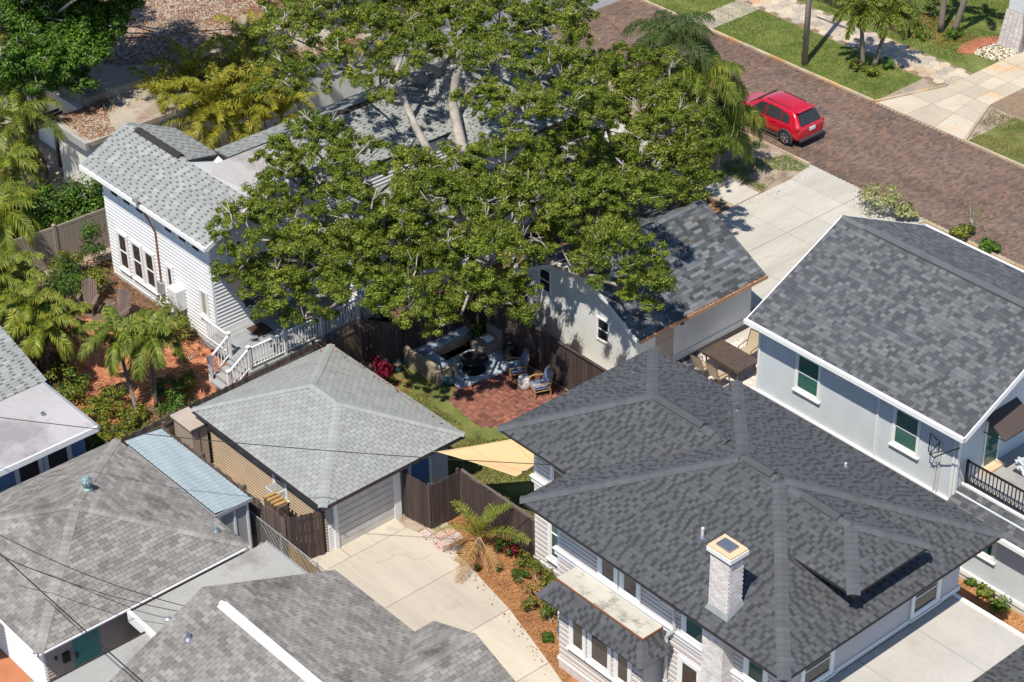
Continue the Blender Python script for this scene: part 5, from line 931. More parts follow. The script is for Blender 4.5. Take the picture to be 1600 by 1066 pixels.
# ------------------------------------------------------------------ yard things
LD = thing('ladder', 'aluminium ladder lying along the top of the ragged fence', 'ladder', (0.3, -14.2, 1.45))
for dy, z in ((0, 1.62), (-0.16, 1.32)): k = MB(); k.bar((-0.95, -14.19+dy*.4, z), (1.65, -14.19+dy*.4, z), 0.03, 0.06); k.build('side_rail', 'galv', LD)
for i in range(9): x = -0.8+i*0.29; k = MB(); k.bar((x, -14.19, 1.62), (x, -14.25, 1.32), 0.028); k.build('rung', 'galv', LD)
SB = thing('storage_cabinet', 'stained beige plastic storage cabinet behind the grey garage corner', 'cabinet', (-1.65, -13.25, 0))
k = MB(); k.box(-2.25, -1.15, -13.6, -12.95, 0, 1.78); k.build('body', 'beige_box', SB, bevel=0.02); k = MB(); k.box(-2.33, -1.07, -13.68, -12.9, 1.78, 1.88); k.build('lid', 'beige_box', SB, bevel=0.02); k = MB(); k.box(-1.068, -1.05, -13.64, -12.94, 1.74, 1.86); k.build('lid_edge', 'box_lid', SB)
for y in (-13.28,): k = MB(); k.box(-1.149, -1.135, y-.01, y+.01, 0.1, 1.7); k.build('door_seam', 'box_lid', SB)
CR = thing('wooden_crate', 'small wooden crate of firewood under the window air conditioner', 'crate', (3.7, -13.6, 0))
k = MB(); k.box(3.3, 4.1, -13.75, -13.35, 0.7, 1.5); k.build('box', 'wood_weather', CR)
for i in range(4): k = MB(); k.tube([(3.35+i*.2, -13.78, 1.55), (3.4+i*.2, -13.32, 1.56)], 0.06, 7); k.build('log', 'wood_yellow', CR)
# shade sail
S = thing('shade_sail', 'tan fabric shade sail stretched between the garage and the house', 'shade sail', (8.4, -7.3, 2.5))
c = [P(681, 706, 2.35), P(850, 676, 3.0), P(858, 722, 2.75), P(806, 745, 2.45)]; N = 14; k = MB(); grid = []
for i in range(N+1):
    for j in range(N+1):
        u, v = i/N, j/N; p = (c[0]*(1-u)*(1-v)+c[1]*u*(1-v)+c[2]*u*v+c[3]*(1-u)*v); ctr = (c[0]+c[1]+c[2]+c[3])/4; e = max(abs(2*u-1), abs(2*v-1)); t_ = (1-abs(2*u-1)) if abs(2*v-1) >= abs(2*u-1) else (1-abs(2*v-1)); p = p.lerp(ctr, 0.05*e*e*math.sin(math.pi*min(1, t_)*0.5)); p.z -= 0.18*math.sin(math.pi*u)*math.sin(math.pi*v); grid.append(p)
k.add(grid, [(i*(N+1)+j, (i+1)*(N+1)+j, (i+1)*(N+1)+j+1, i*(N+1)+j+1) for i in range(N) for j in range(N)]); o = k.build('cloth', 'sail_cloth', S, smooth=True); md = o.modifiers.new('s', 'SOLIDIFY'); md.thickness = 0.008
for i in (4, 10):
    k = MB(); k.tube([grid[i*(N+1)+j]+Vector((0, 0, .012)) for j in range(N+1)], 0.008, 4); k.build('seam', 'sail_seam', S)
k = MB(); k.tube([c[0], (5.6, -8.9, 2.3)], 0.01, 4); k.tube([c[1], c[1]+Vector((.8, .6, .3))], 0.01, 4); k.build('rope', 'galv', S)
# fire pit corner
def cushion_box(parent, x0, x1, y0, y1, z0, z1, m, name, bev=0.03): k = MB(); k.box(x0, x1, y0, y1, z0, z1); return k.build(name, m, parent, world=False, bevel=bev)
SO = thing('sectional_sofa', 'weathered wicker sectional sofa in an L beside the fire pit', 'sofa', (-1.0, -2.6, 0))
for nm, b in (('base', (-0.75, 1.35, -1.25, -0.5, 0.02, 0.40)), ('base', (-0.75, 0.0, -0.5, 1.5, 0.02, 0.40)), ('backrest', (-0.75, 1.35, -1.42, -1.25, 0.02, 0.82)), ('backrest', (-0.95, -0.75, -1.42, 1.5, 0.02, 0.82)), ('armrest', (1.35, 1.52, -1.42, -0.5, 0.02, 0.62)), ('seat_cushion', (-0.72, 0.3, -1.22, -0.52, 0.40, 0.50)), ('seat_cushion', (0.33, 1.32, -1.22, -0.52, 0.40, 0.50)), ('seat_cushion', (-0.72, -0.03, -0.5, 0.48, 0.40, 0.50)), ('seat_cushion', (-0.72, -0.03, 0.5, 1.47, 0.40, 0.50))): cushion_box(SO, *b, 'wicker' if nm != 'seat_cushion' else 'rug_blue', nm, 0.02)
AC_ = thing('armless_chair', 'grey wicker armless chair with a white pillow by the fence', 'chair', (-0.25, -1.0, 0)); cushion_box(AC_, -0.42, 0.42, -0.5, 0.45, 0.02, 0.36, 'wicker', 'base', 0.015); cushion_box(AC_, -0.42, 0.42, 0.30, 0.46, 0.36, 0.80, 'wicker', 'backrest', 0.015)
k = MB(); k.lathe([(0.02, 0), (0.2, .03), (0.27, .07), (0.2, .12), (0.02, .14)], (0, 0, 0), 4); o = k.build('pillow', 'pillow', AC_, world=False, smooth=True, bevel=0.02); o.location = (0.02, 0.05, 0.37); o.rotation_euler = (0.15, 0, 0.7)
FP = thing('fire_pit', 'round rusty iron fire pit bowl standing on the blue rug', 'fire pit', (0.35, -2.15, 0.02)); k = MB(); k.lathe([(0.12, 0.14), (0.30, 0.18), (0.40, 0.32), (0.42, 0.34), (0.39, 0.33), (0.28, 0.22)], (0, 0, 0), 20); k.build('bowl', 'iron_rust', FP, world=False, smooth=True); k = MB(); k.lathe([(0.50, 0.30), (0.52, 0.32), (0.50, 0.34), (0.43, 0.34)], (0, 0, 0), 24); k.build('rim', 'black_metal', FP, world=False)
for i in range(3): a = i*2.094; k = MB(); k.tube([(0.3*math.cos(a), .3*math.sin(a), 0.2), (0.42*math.cos(a), .42*math.sin(a), 0)], 0.02, 6); k.build('leg', 'black_metal', FP, world=False)
k = MB(); k.lathe([(0.26, 0.235), (0.15, 0.27), (0.02, 0.28)], (0, 0, 0), 12); k.build('ash', 'char', FP, world=False)
k = MB(); k.lathe([(0.43, 0.0), (0.45, 0.03), (0.36, 0.035)], (0.2, -.2, 0), 20); k.build('spark_ring', 'black_metal', FP, world=False)
ru = MB(); ru.add([(-0.6, -3.35, 0.045), (1.15, -3.55, 0.045), (1.55, -0.72, 0.045), (-0.6, -0.72, 0.045), (-0.6, -3.35, 0.03), (1.15, -3.55, 0.03), (1.55, -0.72, 0.03), (-0.6, -0.72, 0.03)], [(0, 1, 2, 3), (4, 5, 1, 0), (5, 6, 2, 1), (6, 7, 3, 2)]); tag(ru.build('rug', 'rug_blue'), 'blue-grey outdoor rug under the fire pit', 'rug')
def garden_chair(label, loc, rz):
    t = thing('garden_chair', label, 'chair', loc, rz, 'rattan chairs with patterned cushions')
    for s in (-1, 1):
        for y in (-0.32, 0.30): k = MB(); k.tube([(s*.32, y, 0), (s*.31, y*.95, 0.6 if y < 0 else 0.55)], 0.022, 6); k.build('leg', 'rattan', t, world=False)
        k = MB(); k.tube([(s*.31, -.34, 0.58), (s*.34, -.1, 0.62), (s*.32, .32, 0.56)], 0.025, 6); k.build('armrest', 'rattan', t, world=False)
        k = MB(); k.tube([(s*.28, .24, 0.33), (s*.27, .42, 0.98)], 0.022, 6); k.build('back_post', 'rattan', t, world=False)
    k = MB(); k.tube([(-.32, -.32, .3), (.32, -.32, .3), (.32, .3, .3), (-.32, .3, .3), (-.32, -.32, .3)], 0.02, 6); k.tube([(-.27, .42, .98), (.27, .42, .98)], 0.024, 6); k.build('frame', 'rattan', t, world=False)
    cushion_box(t, -.28, .28, -.31, .28, .32, .44, 'cushion', 'seat_cushion', 0.04); k = MB(); k.obox((0, .29, .70), (.27, 0, 0), (0, .055, -.015), (0, .08, .30)); k.build('back_cushion', 'cushion', t, world=False, bevel=0.04); return t
garden_chair('rattan chair with navy patterned cushions standing at the rug edge', (1.95, -1.45, 0.035), math.radians(-28)); garden_chair('rattan chair with navy striped cushions standing beyond the white stool', (3.35, -1.55, 0.035), math.radians(-22))
SS = thing('garden_stool', 'round white ceramic stool between the two rattan chairs', 'stool', (2.72, -1.75, 0.035)); k = MB(); k.lathe([(0.19, 0), (0.25, .12), (0.26, .25), (0.24, .38), (0.2, .45)], (0, 0, 0), 20); k.build('body', 'ceramic_white', SS, world=False, smooth=True); k = MB(); k.lathe([(0.22, .45), (0.22, .48), (0.02, .49)], (0, 0, 0), 20); k.build('top', 'ceramic_white', SS, world=False)
def pot(label, loc, r, h, m='ceramic_teal'):
    t = thing('plant_pot', label, 'pot', loc); k = MB(); k.lathe([(r*.6, 0), (r*.95, h*.35), (r, h*.6), (r*.8, h*.92), (r*.92, h), (r*.8, h), (r*.7, h*.85)], (0, 0, 0), 18); k.build('pot', m, t, world=False, smooth=True); k = MB(); k.lathe([(r*.72, h*.86), (0.01, h*.87)], (0, 0, 0), 14); k.build('soil', 'soil', t, world=False); return t
pot('glazed teal pot at the end of the wicker sofa', (0.62, -3.62, 0.0), 0.24, 0.48); pot('tall dark pot by the fence beside the armless chair', (0.95, -0.95, 0.0), 0.25, 0.62, 'black_metal'); pot('dark teal pot in front of the weathered sofa back', (-1.35, -4.45, 0), 0.2, 0.3)
# dining set on the side terrace
ru = MB(); ru.box(5.75, 9.6, 2.2, 6.6, 0.012, 0.03); tag(ru.build('patterned_rug', 'rug_pattern'), 'pale patterned outdoor rug under the dark dining table', 'rug'); ground('side_terrace', rect(5.4, 11, 0.2, 7.5), 0.008, 'concrete_pale')
DT = thing('dining_table', 'dark brown outdoor dining table with a latticed edge beside the garage wall', 'table', (7.02, 4.55, 0.03))
k = MB(); k.box(-.95, .95, -.57, .57, .68, .72); k.build('table_top', 'table_top', DT, world=False, bevel=0.015); k = MB(); k.box(-.9, .9, -.54, -.52, .58, .68); k.box(-.9, .9, .52, .54, .58, .68); k.box(.87, .89, -.52, .52, .58, .68); k.box(-.89, -.87, -.52, .52, .58, .68); k.build('apron', 'bronze', DT, world=False); k = MB()
for i in range(24): k.box(-.9+i*.078, -.87+i*.078, -.575, -.555, .60, .69)
k.build('lattice', 'bronze', DT, world=False)
for sx in (-1, 1):
    for sy in (-1, 1): k = MB(); k.tube([(sx*.82, sy*.46, .68), (sx*.78, sy*.42, .3), (sx*.84, sy*.48, 0)], .032, 6); k.build('leg', 'bronze', DT, world=False)
def sling_chair(label, loc, rz, grp='sling chairs at the dining table'):
    t = thing('dining_chair', label, 'chair', loc, rz, grp)
    for s in (-1, 1):
        k = MB(); k.tube([(s*.27, -.28, .44), (s*.27, .2, .40), (s*.27, .32, .72), (s*.27, .44, 1.05)], .018, 6); k.build('side_rail', 'bronze', t, world=False)
        k = MB(); k.tube([(s*.29, -.30, 0), (s*.29, -.24, .62), (s*.29, .28, .64)], .018, 6); k.build('armrest', 'bronze', t, world=False)
        for y0, y1 in ((-.24, -.30), (.24, .36)): k = MB(); k.tube([(s*.27, y0, .42), (s*.29, y1, 0)], .016, 6); k.build('leg', 'bronze', t, world=False)
    k = MB(); k.box(-.26, .26, -.28, .2, .415, .43); k.build('seat', 'sling', t, world=False); k = MB(); k.add([(-.26, .2, .42), (.26, .2, .42), (.26, .32, .72), (-.26, .32, .72), (.26, .45, 1.05), (-.26, .45, 1.05)], [(0, 1, 2, 3), (3, 2, 4, 5)]); o = k.build('backrest', 'sling', t, world=False); o.modifiers.new('s', 'SOLIDIFY').thickness = .015
    k = MB(); k.bar((-.27, .445, 1.06), (.27, .445, 1.06), .03); k.build('top_rail', 'bronze', t, world=False)
for x in (6.55, 7.35): sling_chair('tan sling dining chair on the house side of the dark table', (x, 3.62, .03), math.pi)
for x in (6.95, 7.85): sling_chair('tan sling dining chair on the driveway side of the dark table', (x, 5.62, .03), 0.1)
# terrace of the grey house
k = MB(); k.box(20.3, 21.9, 3.6, 5.6, 3.275, 3.29); tag(k.build('door_mat', 'mat_black'), 'black mat on the upper terrace', 'mat')
HP = MB(); rr = random.Random(3)
bm = bmesh.new(); bmesh.ops.create_icosphere(bm, subdivisions=4, radius=1)
for v in bm.verts:
    d = v.co.copy(); s_ = 1+0.28*math.sin(d.x*7+d.y*3)+0.22*math.sin(d.y*9-d.z*6+1)+0.14*math.sin(d.z*13+d.x*8); v.co = Vector((d.x*.42*s_, d.y*.26*s_, max(0, d.z*.30*s_+.12)))
me = bpy.data.meshes.new('garden_cover'); bm.to_mesh(me); bm.free(); me.materials.append(MATS['cover_grey']); o = link('garden_cover', me, None, (20.72, 4.0, 3.29)); o.rotation_euler = (0, 0, .5); tag(o, 'crumpled pale grey cover lying on the black terrace mat', 'cover')
GR_ = thing('kettle_grill', 'black kettle grill standing at the end of the white deck', 'grill', (-3.6, -3.4, 0)); k = MB(); k.lathe([(.05, .62), (.24, .68), (.3, .85), (.24, 1.0), (.05, 1.08)], (0, 0, 0), 18); k.build('bowl', 'black_metal', GR_, world=False, smooth=True)
for i in range(3): a = i*2.094; k = MB(); k.tube([(.15*math.cos(a), .15*math.sin(a), .68), (.3*math.cos(a), .3*math.sin(a), 0)], .015, 6); k.build('leg', 'steel', GR_, world=False)
k = MB(); k.box(-6.5, -5.7, -7.6, -6.9, .79, .80); tag(k.build('door_mat', 'door_mat'), 'dark brown door mat on the grey deck boards', 'mat')
# adirondack chairs
def adirondack(label, loc, rz):
    t = thing('adirondack_chair', label, 'chair', loc, rz, 'wooden slatted garden chairs')
    for i in range(7): x = -.27+i*.09; h_ = 0.95-.05*abs(i-3)**1.4*.55; k = MB(); k.obox((x, .30+h_*.14, .28+h_*.42), (.04, 0, 0), (0, .01, -.004), (0, .17*h_, .45*h_), random.random()); k.build('back_slat', 'adirondack', t, world=False)
    for i in range(6): k = MB(); y = -.38+i*.115; k.obox((0, y, .38-.025*i), (.28, 0, 0), (0, .05, -.012), (0, .003, .011), random.random()); k.build('seat_slat', 'adirondack', t, world=False)
    for s in (-1, 1):
        k = MB(); k.box(s*.36-.07, s*.36+.07, -.45, .32, .54, .565); k.build('armrest', 'adirondack', t, world=False); k = MB(); k.box(s*.31-.015, s*.31+.015, -.42, -.32, 0, .54); k.build('leg', 'adirondack', t, world=False); k = MB(); k.obox((s*.29, .12, .2), (.014, 0, 0), (0, .55, -.17), (0, .02, .05)); k.build('leg', 'adirondack', t, world=False)
    return t
adirondack('brown slatted garden chair against the planting, facing the terrace', (-12.75, -10.75, .03), math.radians(42)); adirondack('brown slatted garden chair standing nearer the clapboard wall and its water heater', (-11.3, -10.25, .03), math.radians(22))
PG = thing('pergola', 'dark red timber pergola frame beside the paved court', 'pergola', (-21, -6.5, 0))
for x, y in ((-20.75, -5.4), (-23.6, -5.4), (-20.75, -7.6), (-23.6, -7.6)): k = MB(); k.box(x-.08, x+.08, y-.08, y+.08, 0, 2.35); k.build('post', 'fascia_brown', PG)
for y in (-5.4, -7.6): k = MB(); k.box(-24, -20.4, y-.05, y+.05, 2.35, 2.52); k.build('beam', 'fascia_brown', PG)
for i in range(4): x = -23.8+i*.3; k = MB(); k.box(x-.03, x+.03, -8.0, -5.0, 2.52, 2.64); k.build('rafter', 'fascia_brown', PG)
for p_, r_, lab in (((-21.4, -5.9, 0), .42, 'round planter in front of the pergola post'), ((-23.2, -6.6, 0), .5, 'galvanised tub planter under the arching palm')): pot(lab, p_, r_, .55, 'fascia_brown' if r_ < .45 else 'galv')
# utility pole and wires
U = thing('utility_pole', 'grey wooden utility pole standing on the far lawn', 'pole', (-8.49, 25.6, 0)); k = MB(); k.tube([(-8.49, 25.6, 0), (-8.47, 25.62, 4.5), (-8.44, 25.65, 9.5)], [.15, .13, .11], 12); k.build('pole', 'pole_wood', U, smooth=True); k = MB(); k.bar((-9.6, 25.4, 8.9), (-7.3, 25.5, 8.9), .09, .11); k.build('crossarm', 'pole_wood', U)
def wire(label, a, b, sag, r=.014, m='cable'):
    a, b = Vector(a), Vector(b); k = MB(); k.tube([a.lerp(b, i/24)-Vector((0, 0, sag*4*(i/24)*(1-i/24))) for i in range(25)], r, 5); o = k.build('overhead_wire', m); tag(o, label, 'wire', None)
wire('thin dark wire crossing the garden palms toward the two-storey house', P(-90, 641, 6.4), (12.4, -8.95, 5.45), .25, .013)
wire('dark overhead wire passing over the teal front door', P(-40, 828, 7.2), P(262, 1100, 6.6), .05, .019); wire('slack dark cable reaching the flat link roof beside the rain cap', P(-40, 815, 5.6), (8.6, -19.9, 3.6), .35, .013); wire('second slack cable reaching the flat link roof', P(-40, 850, 5.4), (8.2, -20.2, 3.4), .3, .012)
wire('pale wire from the porch pier to the lawn', (-6.8, 40, 7.5), (-3.2, 34.0, 2.6), .1, .012, 'galv'); wire('wire from the pole over the street', (-8.44, 25.65, 9.0), (-40, 27, 9.0), .5, .012)
# teal parasol and planter at the lower left edge
UM = thing('parasol', 'teal parasol beside the white clapboard wall', 'parasol', (2.35, -24.2, 0)); k = MB(); k.lathe([(1.0, 1.75), (0.55, 2.02), (0.03, 2.2)], (2.35, -24.2, 0), 8); k.build('canopy', 'umbrella_teal', UM); k = MB(); k.tube([(2.35, -24.2, 0), (2.35, -24.2, 2.15)], .025, 8); k.build('pole', 'steel', UM); ground('brick_path_ground', rect(-3, 4.3, -28, -23.36), .006, 'brick_red')
# ------------------------------------------------------------------ the red car
def car():
    t = thing('parked_car', 'glossy red compact crossover parked along the brick street kerb', 'car', (-5.05, 19.95, .024), math.pi)   # nose towards -X
    # local: +X is forward; stations x, half width, z sill, z belt, z top, top half width
    st = [(-2.13, .72, .42, .78, .80, .55), (-2.08, .82, .32, .90, .98, .62), (-1.90, .88, .28, .97, 1.12, .66), (-1.62, .90, .26, 1.02, 1.50, .60), (-1.30, .905, .25, 1.02, 1.60, .60), (-.6, .905, .24, 1.00, 1.635, .61), (.1, .905, .24, .98, 1.62, .60), (.45, .905, .24, .97, 1.53, .60), (.95, .90, .24, .95, 1.16, .68), (1.15, .895, .24, .93, 1.03, .72), (1.6, .88, .26, .88, .97, .70), (1.98, .82, .30, .76, .86, .62), (2.14, .70, .38, .62, .68, .50)]
    b = MB(); n = 12; R_ = []
    for x, w, zs, zb, zt, tw in st:
        ring = [(0, zs), (w*.85, zs), (w*.96, zs+.12), (w, (zs+zb)*.52), (w*.985, zb-.1), (w*.94, zb), (tw+(w*.94-tw)*.12, zb+(zt-zb)*.86), (tw*.9, zt-(zt-zb)*.03), (0, zt+.015)]
        full = ring+[(-p, q) for p, q in ring[-2:0:-1]]; R_.append([(x, p, q) for p, q in full])
    m = len(R_[0])
    for r_ in R_: b.v += r_
    for i in range(len(R_)-1):
        for j in range(m): b.f.append((i*m+j, (i+1)*m+j, (i+1)*m+(j+1) % m, i*m+(j+1) % m)); b.t.append(.5)
    b.f += [tuple(range(m)), tuple((len(R_)-1)*m+j for j in range(m))[::-1]]; b.t += [.5, .5]
    o = b.build('body', 'car_red', t, world=False, smooth=True); bm = bmesh.new(); bm.from_mesh(o.data); bmesh.ops.recalc_face_normals(bm, faces=bm.faces); bm.to_mesh(o.data); bm.free(); o.modifiers.new('sub', 'SUBSURF').levels = 2; o.modifiers['sub'].render_levels = 2
    def panel(nm, pts, mt, parent=t, th=.012):
        k = MB(); k.add(pts, [tuple(range(len(pts)))]); q = k.build(nm, mt, parent, world=False); q.modifiers.new('s', 'SOLIDIFY').thickness = th; q.modifiers['s'].offset = 0; return q
    for s in (-1, 1):
        Y = lambda z: s*(.875-(z-1.0)*.40)
        panel('side_window', [(-1.50, Y(1.06), 1.06), (-1.02, Y(1.04), 1.04), (-1.02, Y(1.46), 1.46), (-1.40, Y(1.36), 1.36)], 'glass'); panel('side_window', [(-.97, Y(1.04), 1.04), (-.12, Y(1.02), 1.02), (-.12, Y(1.50), 1.50), (-.97, Y(1.48), 1.48)], 'glass'); panel('side_window', [(-.06, Y(1.02), 1.02), (.78, Y(1.0), 1.0), (.30, Y(1.44), 1.44), (-.06, Y(1.50), 1.50)], 'glass')
        panel('sill', [(-1.0, s*.905, .26), (1.0, s*.905, .26), (1.0, s*.91, .36), (-1.0, s*.91, .36)], 'plastic', th=.03); panel('door_line', [(-.10, s*.912, .40), (-.085, s*.912, .40), (-.085, s*.905, .98), (-.10, s*.905, .98)], 'plastic', th=.004)
        for x in (-.75, .15): k = MB(); k.box(x, x+.2, s*.905-.02, s*.905+.02, .88, .915); k.build('door_handle', 'car_red', t, world=False, bevel=.01)
        k = MB(); k.box(.55, .75, s*.92-.08, s*.92+.08, 1.0, 1.13); k.build('mirror', 'car_red', t, world=False, bevel=.03)
        k = MB(); k.box(-2.06, -1.80, s*.72-.13, s*.72+.13, .84, .97); k.build('tail_lamp', 'lamp_red', t, world=False, bevel=.03); k = MB(); k.box(1.8, 2.02, s*.62-.15, s*.62+.15, .62, .74); k.build('headlight', 'glass', t, world=False, bevel=.03)
        for x in (-1.36, 1.31):
            k = MB(); ar = [(x+.40*math.cos(a), s*.90, .33+.40*math.sin(a)) for a in np.linspace(-.35, math.pi+.35, 16)]; k.tube(ar, .045, 6); k.build('wheel_arch', 'plastic', t, world=False); k = MB(); k.tube([(x, s*.60, .335), (x, s*.905, .335)], .36, 20); k.build('wheel_well', 'tyre', t, world=False)
            k = MB(); pr = [(.20, .70), (.31, .69), (.335, .74), (.335, .88), (.31, .925), (.21, .92)]; v0 = []; nn = 24
            for r1, y in pr: v0 += [(x+r1*math.cos(2*math.pi*q/nn), s*y, .335+r1*math.sin(2*math.pi*q/nn)) for q in range(nn)]
            k.add(v0, [(i*nn+q, i*nn+(q+1) % nn, (i+1)*nn+(q+1) % nn, (i+1)*nn+q) for i in range(len(pr)-1) for q in range(nn)]); wh = k.build('tyre', 'tyre', t, world=False, smooth=True)
            k = MB(); k.tube([(x, s*.895, .335), (x, s*.93, .335)], .06, 10)
            for q in range(5): a = q*1.2566; k.bar((x+.05*math.cos(a), s*.915, .335+.05*math.sin(a)), (x+.21*math.cos(a), s*.915, .335+.21*math.sin(a)), .055, .03)
            k.tube([(x+.215*math.cos(a), s*.915, .335+.215*math.sin(a)) for a in np.linspace(0, 2*math.pi, 21)], .016, 5, cap=False); k.build('rim', 'alloy', wh, world=False)
    panel('rear_window', [(-2.015, -.62, 1.03), (-2.015, .62, 1.03), (-1.73, .53, 1.44), (-1.73, -.53, 1.44)], 'glass', th=.06); panel('windscreen', [(1.02, -.68, 1.07), (1.02, .68, 1.07), (.50, .56, 1.50), (.50, -.56, 1.50)], 'glass', th=.06)
    k = MB(); k.box(-1.78, -1.60, -.56, .56, 1.53, 1.57); k.build('spoiler', 'car_red', t, world=False, bevel=.02); k = MB(); k.box(-2.18, -2.0, -.74, .74, .30, .46); k.build('rear_bumper', 'plastic', t, world=False, bevel=.05)
    k = MB(); k.box(-2.155, -2.11, -.17, .17, .74, .88); k.build('number_plate', 'plate', t, world=False)
    k = MB(); k.box(-2.12, -2.08, -.06, .06, .93, .99); k.build('badge', 'alloy', t, world=False)
    for s in (-1, 1): k = MB(); k.bar((-1.25, s*.50, 1.60), (.1, s*.51, 1.615), .03); k.build('roof_rail', 'plastic', t, world=False)
car()
# ------------------------------------------------------------------ trees
def px(x, y, z): p = P(x, y, z); return (p.x, p.y, p.z)
def tree(name, label, base, limbs, clumps, m='leaf_oak', leaf=0.12, dens=900, trunk=0.34, up=0.55, twig=3, ratio=0.55, fork=3.2, bare=.06, hubs=None, extra=None):
    """trunk, limbs, boughs to every lobe of the crown (hubs) and twigs to every leaf lump"""
    t = thing(name, label, 'tree', base); base = Vector(base); k = MB(); tk = MB(); J = lambda s: Vector((random.uniform(-s, s), random.uniform(-s, s), random.uniform(-s*.5, s)))
    f0 = base+Vector((0.1, -.1, fork)); tk.tube([base-Vector((0, 0, .1)), base+Vector((.05, 0, fork*.5)), f0], [trunk*1.25, trunk*.95, trunk*.85], 12); tk.build('trunk', 'bark', t, smooth=True)
    H_ = [Vector(h)-Vector((0, 0, .25)) for h in hubs] if hubs else [Vector(c[:3]) for c in clumps]
    if isinstance(limbs, int):             # spread the limb ends evenly through the crown
        F = [H_[0]]
        while len(F) < limbs: F.append(max(H_, key=lambda p_: min((p_-q_).length for q_ in F)))
        near = lambda p_: min(range(len(F)), key=lambda i_: (F[i_]-p_).length); F = [sum((p_ for p_ in H_ if near(p_) == i_), Vector((0, 0, 0)))/max(1, sum(1 for p_ in H_ if near(p_) == i_)) for i_ in range(len(F))]; F = [f_.lerp(f0, .3)-Vector((0, 0, .3)) for f_ in F]
    else: F = [Vector(l) for l in limbs]
    for l in F: k.tube([f0, f0.lerp(l, .35)+J(.35), f0.lerp(l, .7)+J(.3), l], [trunk*.6, trunk*.48, trunk*.38, trunk*.3], 8)
    for e_, r_ in extra or []: k.tube([f0]+e_, r_, 10)
    for h in H_:
        l = min(F, key=lambda q: (q-h).length); d = h-l; rr_ = min(trunk*.26, .035+.016*d.length)
        k.tube([l]+[l+d*s+J(.15*d.length) for s in (.35, .7)]+[h], [rr_, rr_*.8, rr_*.6, rr_*.4], 6)
    Cs, Ns, Ti = [], [], []
    for n_, c in enumerate(clumps):
        cc = Vector(c[:3]); r = c[3]; h = min(H_, key=lambda q: (q-cc).length)
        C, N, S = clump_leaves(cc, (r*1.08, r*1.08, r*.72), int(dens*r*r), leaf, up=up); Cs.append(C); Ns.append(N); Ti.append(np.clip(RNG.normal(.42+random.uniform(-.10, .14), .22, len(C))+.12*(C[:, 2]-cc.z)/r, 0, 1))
        if hubs and n_ % 2: k.tube([h, h.lerp(cc, .5)+J(.15), cc, cc+(cc-h).normalized()*r*.6], [.03, .02, .013, .005], 4)
        for s in S[::max(1, len(S)//twig)] if (twig and not hubs) else []:
            s = Vector(s); k.tube([h.lerp(cc, .6), h.lerp(s, .7)+J(.1), s], [.024, .016, .005], 4)
    for c in random.sample(clumps, int(len(clumps)*bare)):   # dead pale twigs standing clear of the leaves
        cc = Vector(c[:3]); r = c[3]*1.6; s0 = cc-Vector((0, 0, r*.5)); tip = cc+Vector((random.uniform(-.9, .9)*r, random.uniform(-.9, .9)*r, r*random.uniform(.4, .8))); md = s0.lerp(tip, .55)+J(.2); k.tube([s0, md, tip], [.05, .034, .012], 5)
        for j in range(3): e_ = md.lerp(tip, random.random())+Vector((random.uniform(-.5, .5), random.uniform(-.5, .5), random.uniform(.0, .3)))*r; k.tube([md, md.lerp(e_, .6)+Vector((0, 0, .06)), e_], [.022, .015, .006], 4)
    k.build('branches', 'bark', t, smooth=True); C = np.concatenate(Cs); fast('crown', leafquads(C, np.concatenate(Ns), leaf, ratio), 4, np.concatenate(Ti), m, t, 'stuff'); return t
cl = lambda L: [px(a, b, z)+(r,) for a, b, z, r in L]
A0_ = ([(362, 405, 5.0, .75), (395, 362, 5.6, .95), (440, 310, 6.2, 1.05), (388, 288, 6.2, .7), (425, 430, 4.7, .85), (400, 470, 4.0, .55), (470, 470, 4.2, .8), (445, 500, 3.6, .5), (500, 400, 5.4, 1.0), (545, 345, 6.4, 1.05), (490, 345, 6.2, .8), (560, 425, 5.0, .85), (600, 385, 6.0, 1.05), (520, 455, 4.4, .65), (640, 460, 4.6, .9), (690, 500, 3.9, .55), (615, 485, 4.0, .6), (655, 520, 3.4, .35), (700, 405, 6.0, 1.05), (655, 335, 7.0, 1.05), (715, 340, 7.0, 1.0), (770, 405, 5.8, 1.0), (800, 475, 4.4, .6), (785, 350, 6.5, 1.0), (735, 455, 4.8, .8), (840, 325, 7.0, 1.05), (700, 265, 8.0, .9), (765, 245, 8.2, .85), (640, 265, 7.6, .65), (555, 285, 7.0, .75), (505, 255, 7.0, .85), (480, 205, 7.6, .75), (545, 215, 7.6, .6), (600, 205, 8.0, .6), (440, 262, 7.0, .7), (830, 255, 7.8, .95), (880, 300, 7.0, .95), (905, 355, 6.3, .95), (945, 310, 6.5, .9), (995, 300, 6.2, .8), (985, 400, 5.5, .75), (965, 445, 5.0, .75), (1000, 470, 4.7, .5), (1010, 365, 5.6, .6), (930, 405, 5.3, .7), (860, 380, 5.6, .55), (820, 420, 5.2, .5)])
def fill(poly, step, zf, r, gaps, seed, jit=.42):
    q = random.Random(seed); xs = [p[0] for p in poly]; ys = [p[1] for p in poly]; out = []; y = min(ys)
    while y < max(ys):
        x = min(xs)+q.random()*step
        while x < max(xs):
            a, b = x+q.uniform(-jit, jit)*step, y+q.uniform(-jit, jit)*step
            if inpoly(np.array([a]), np.array([b]), poly)[0] and all((a-g[0])**2+(b-g[1])**2 > g[2]**2 for g in gaps): out.append((a, b, zf(a, b)+q.uniform(-.4, .5), r*q.uniform(.7, 1.25)))
            x += step
        y += step*.85
    return out
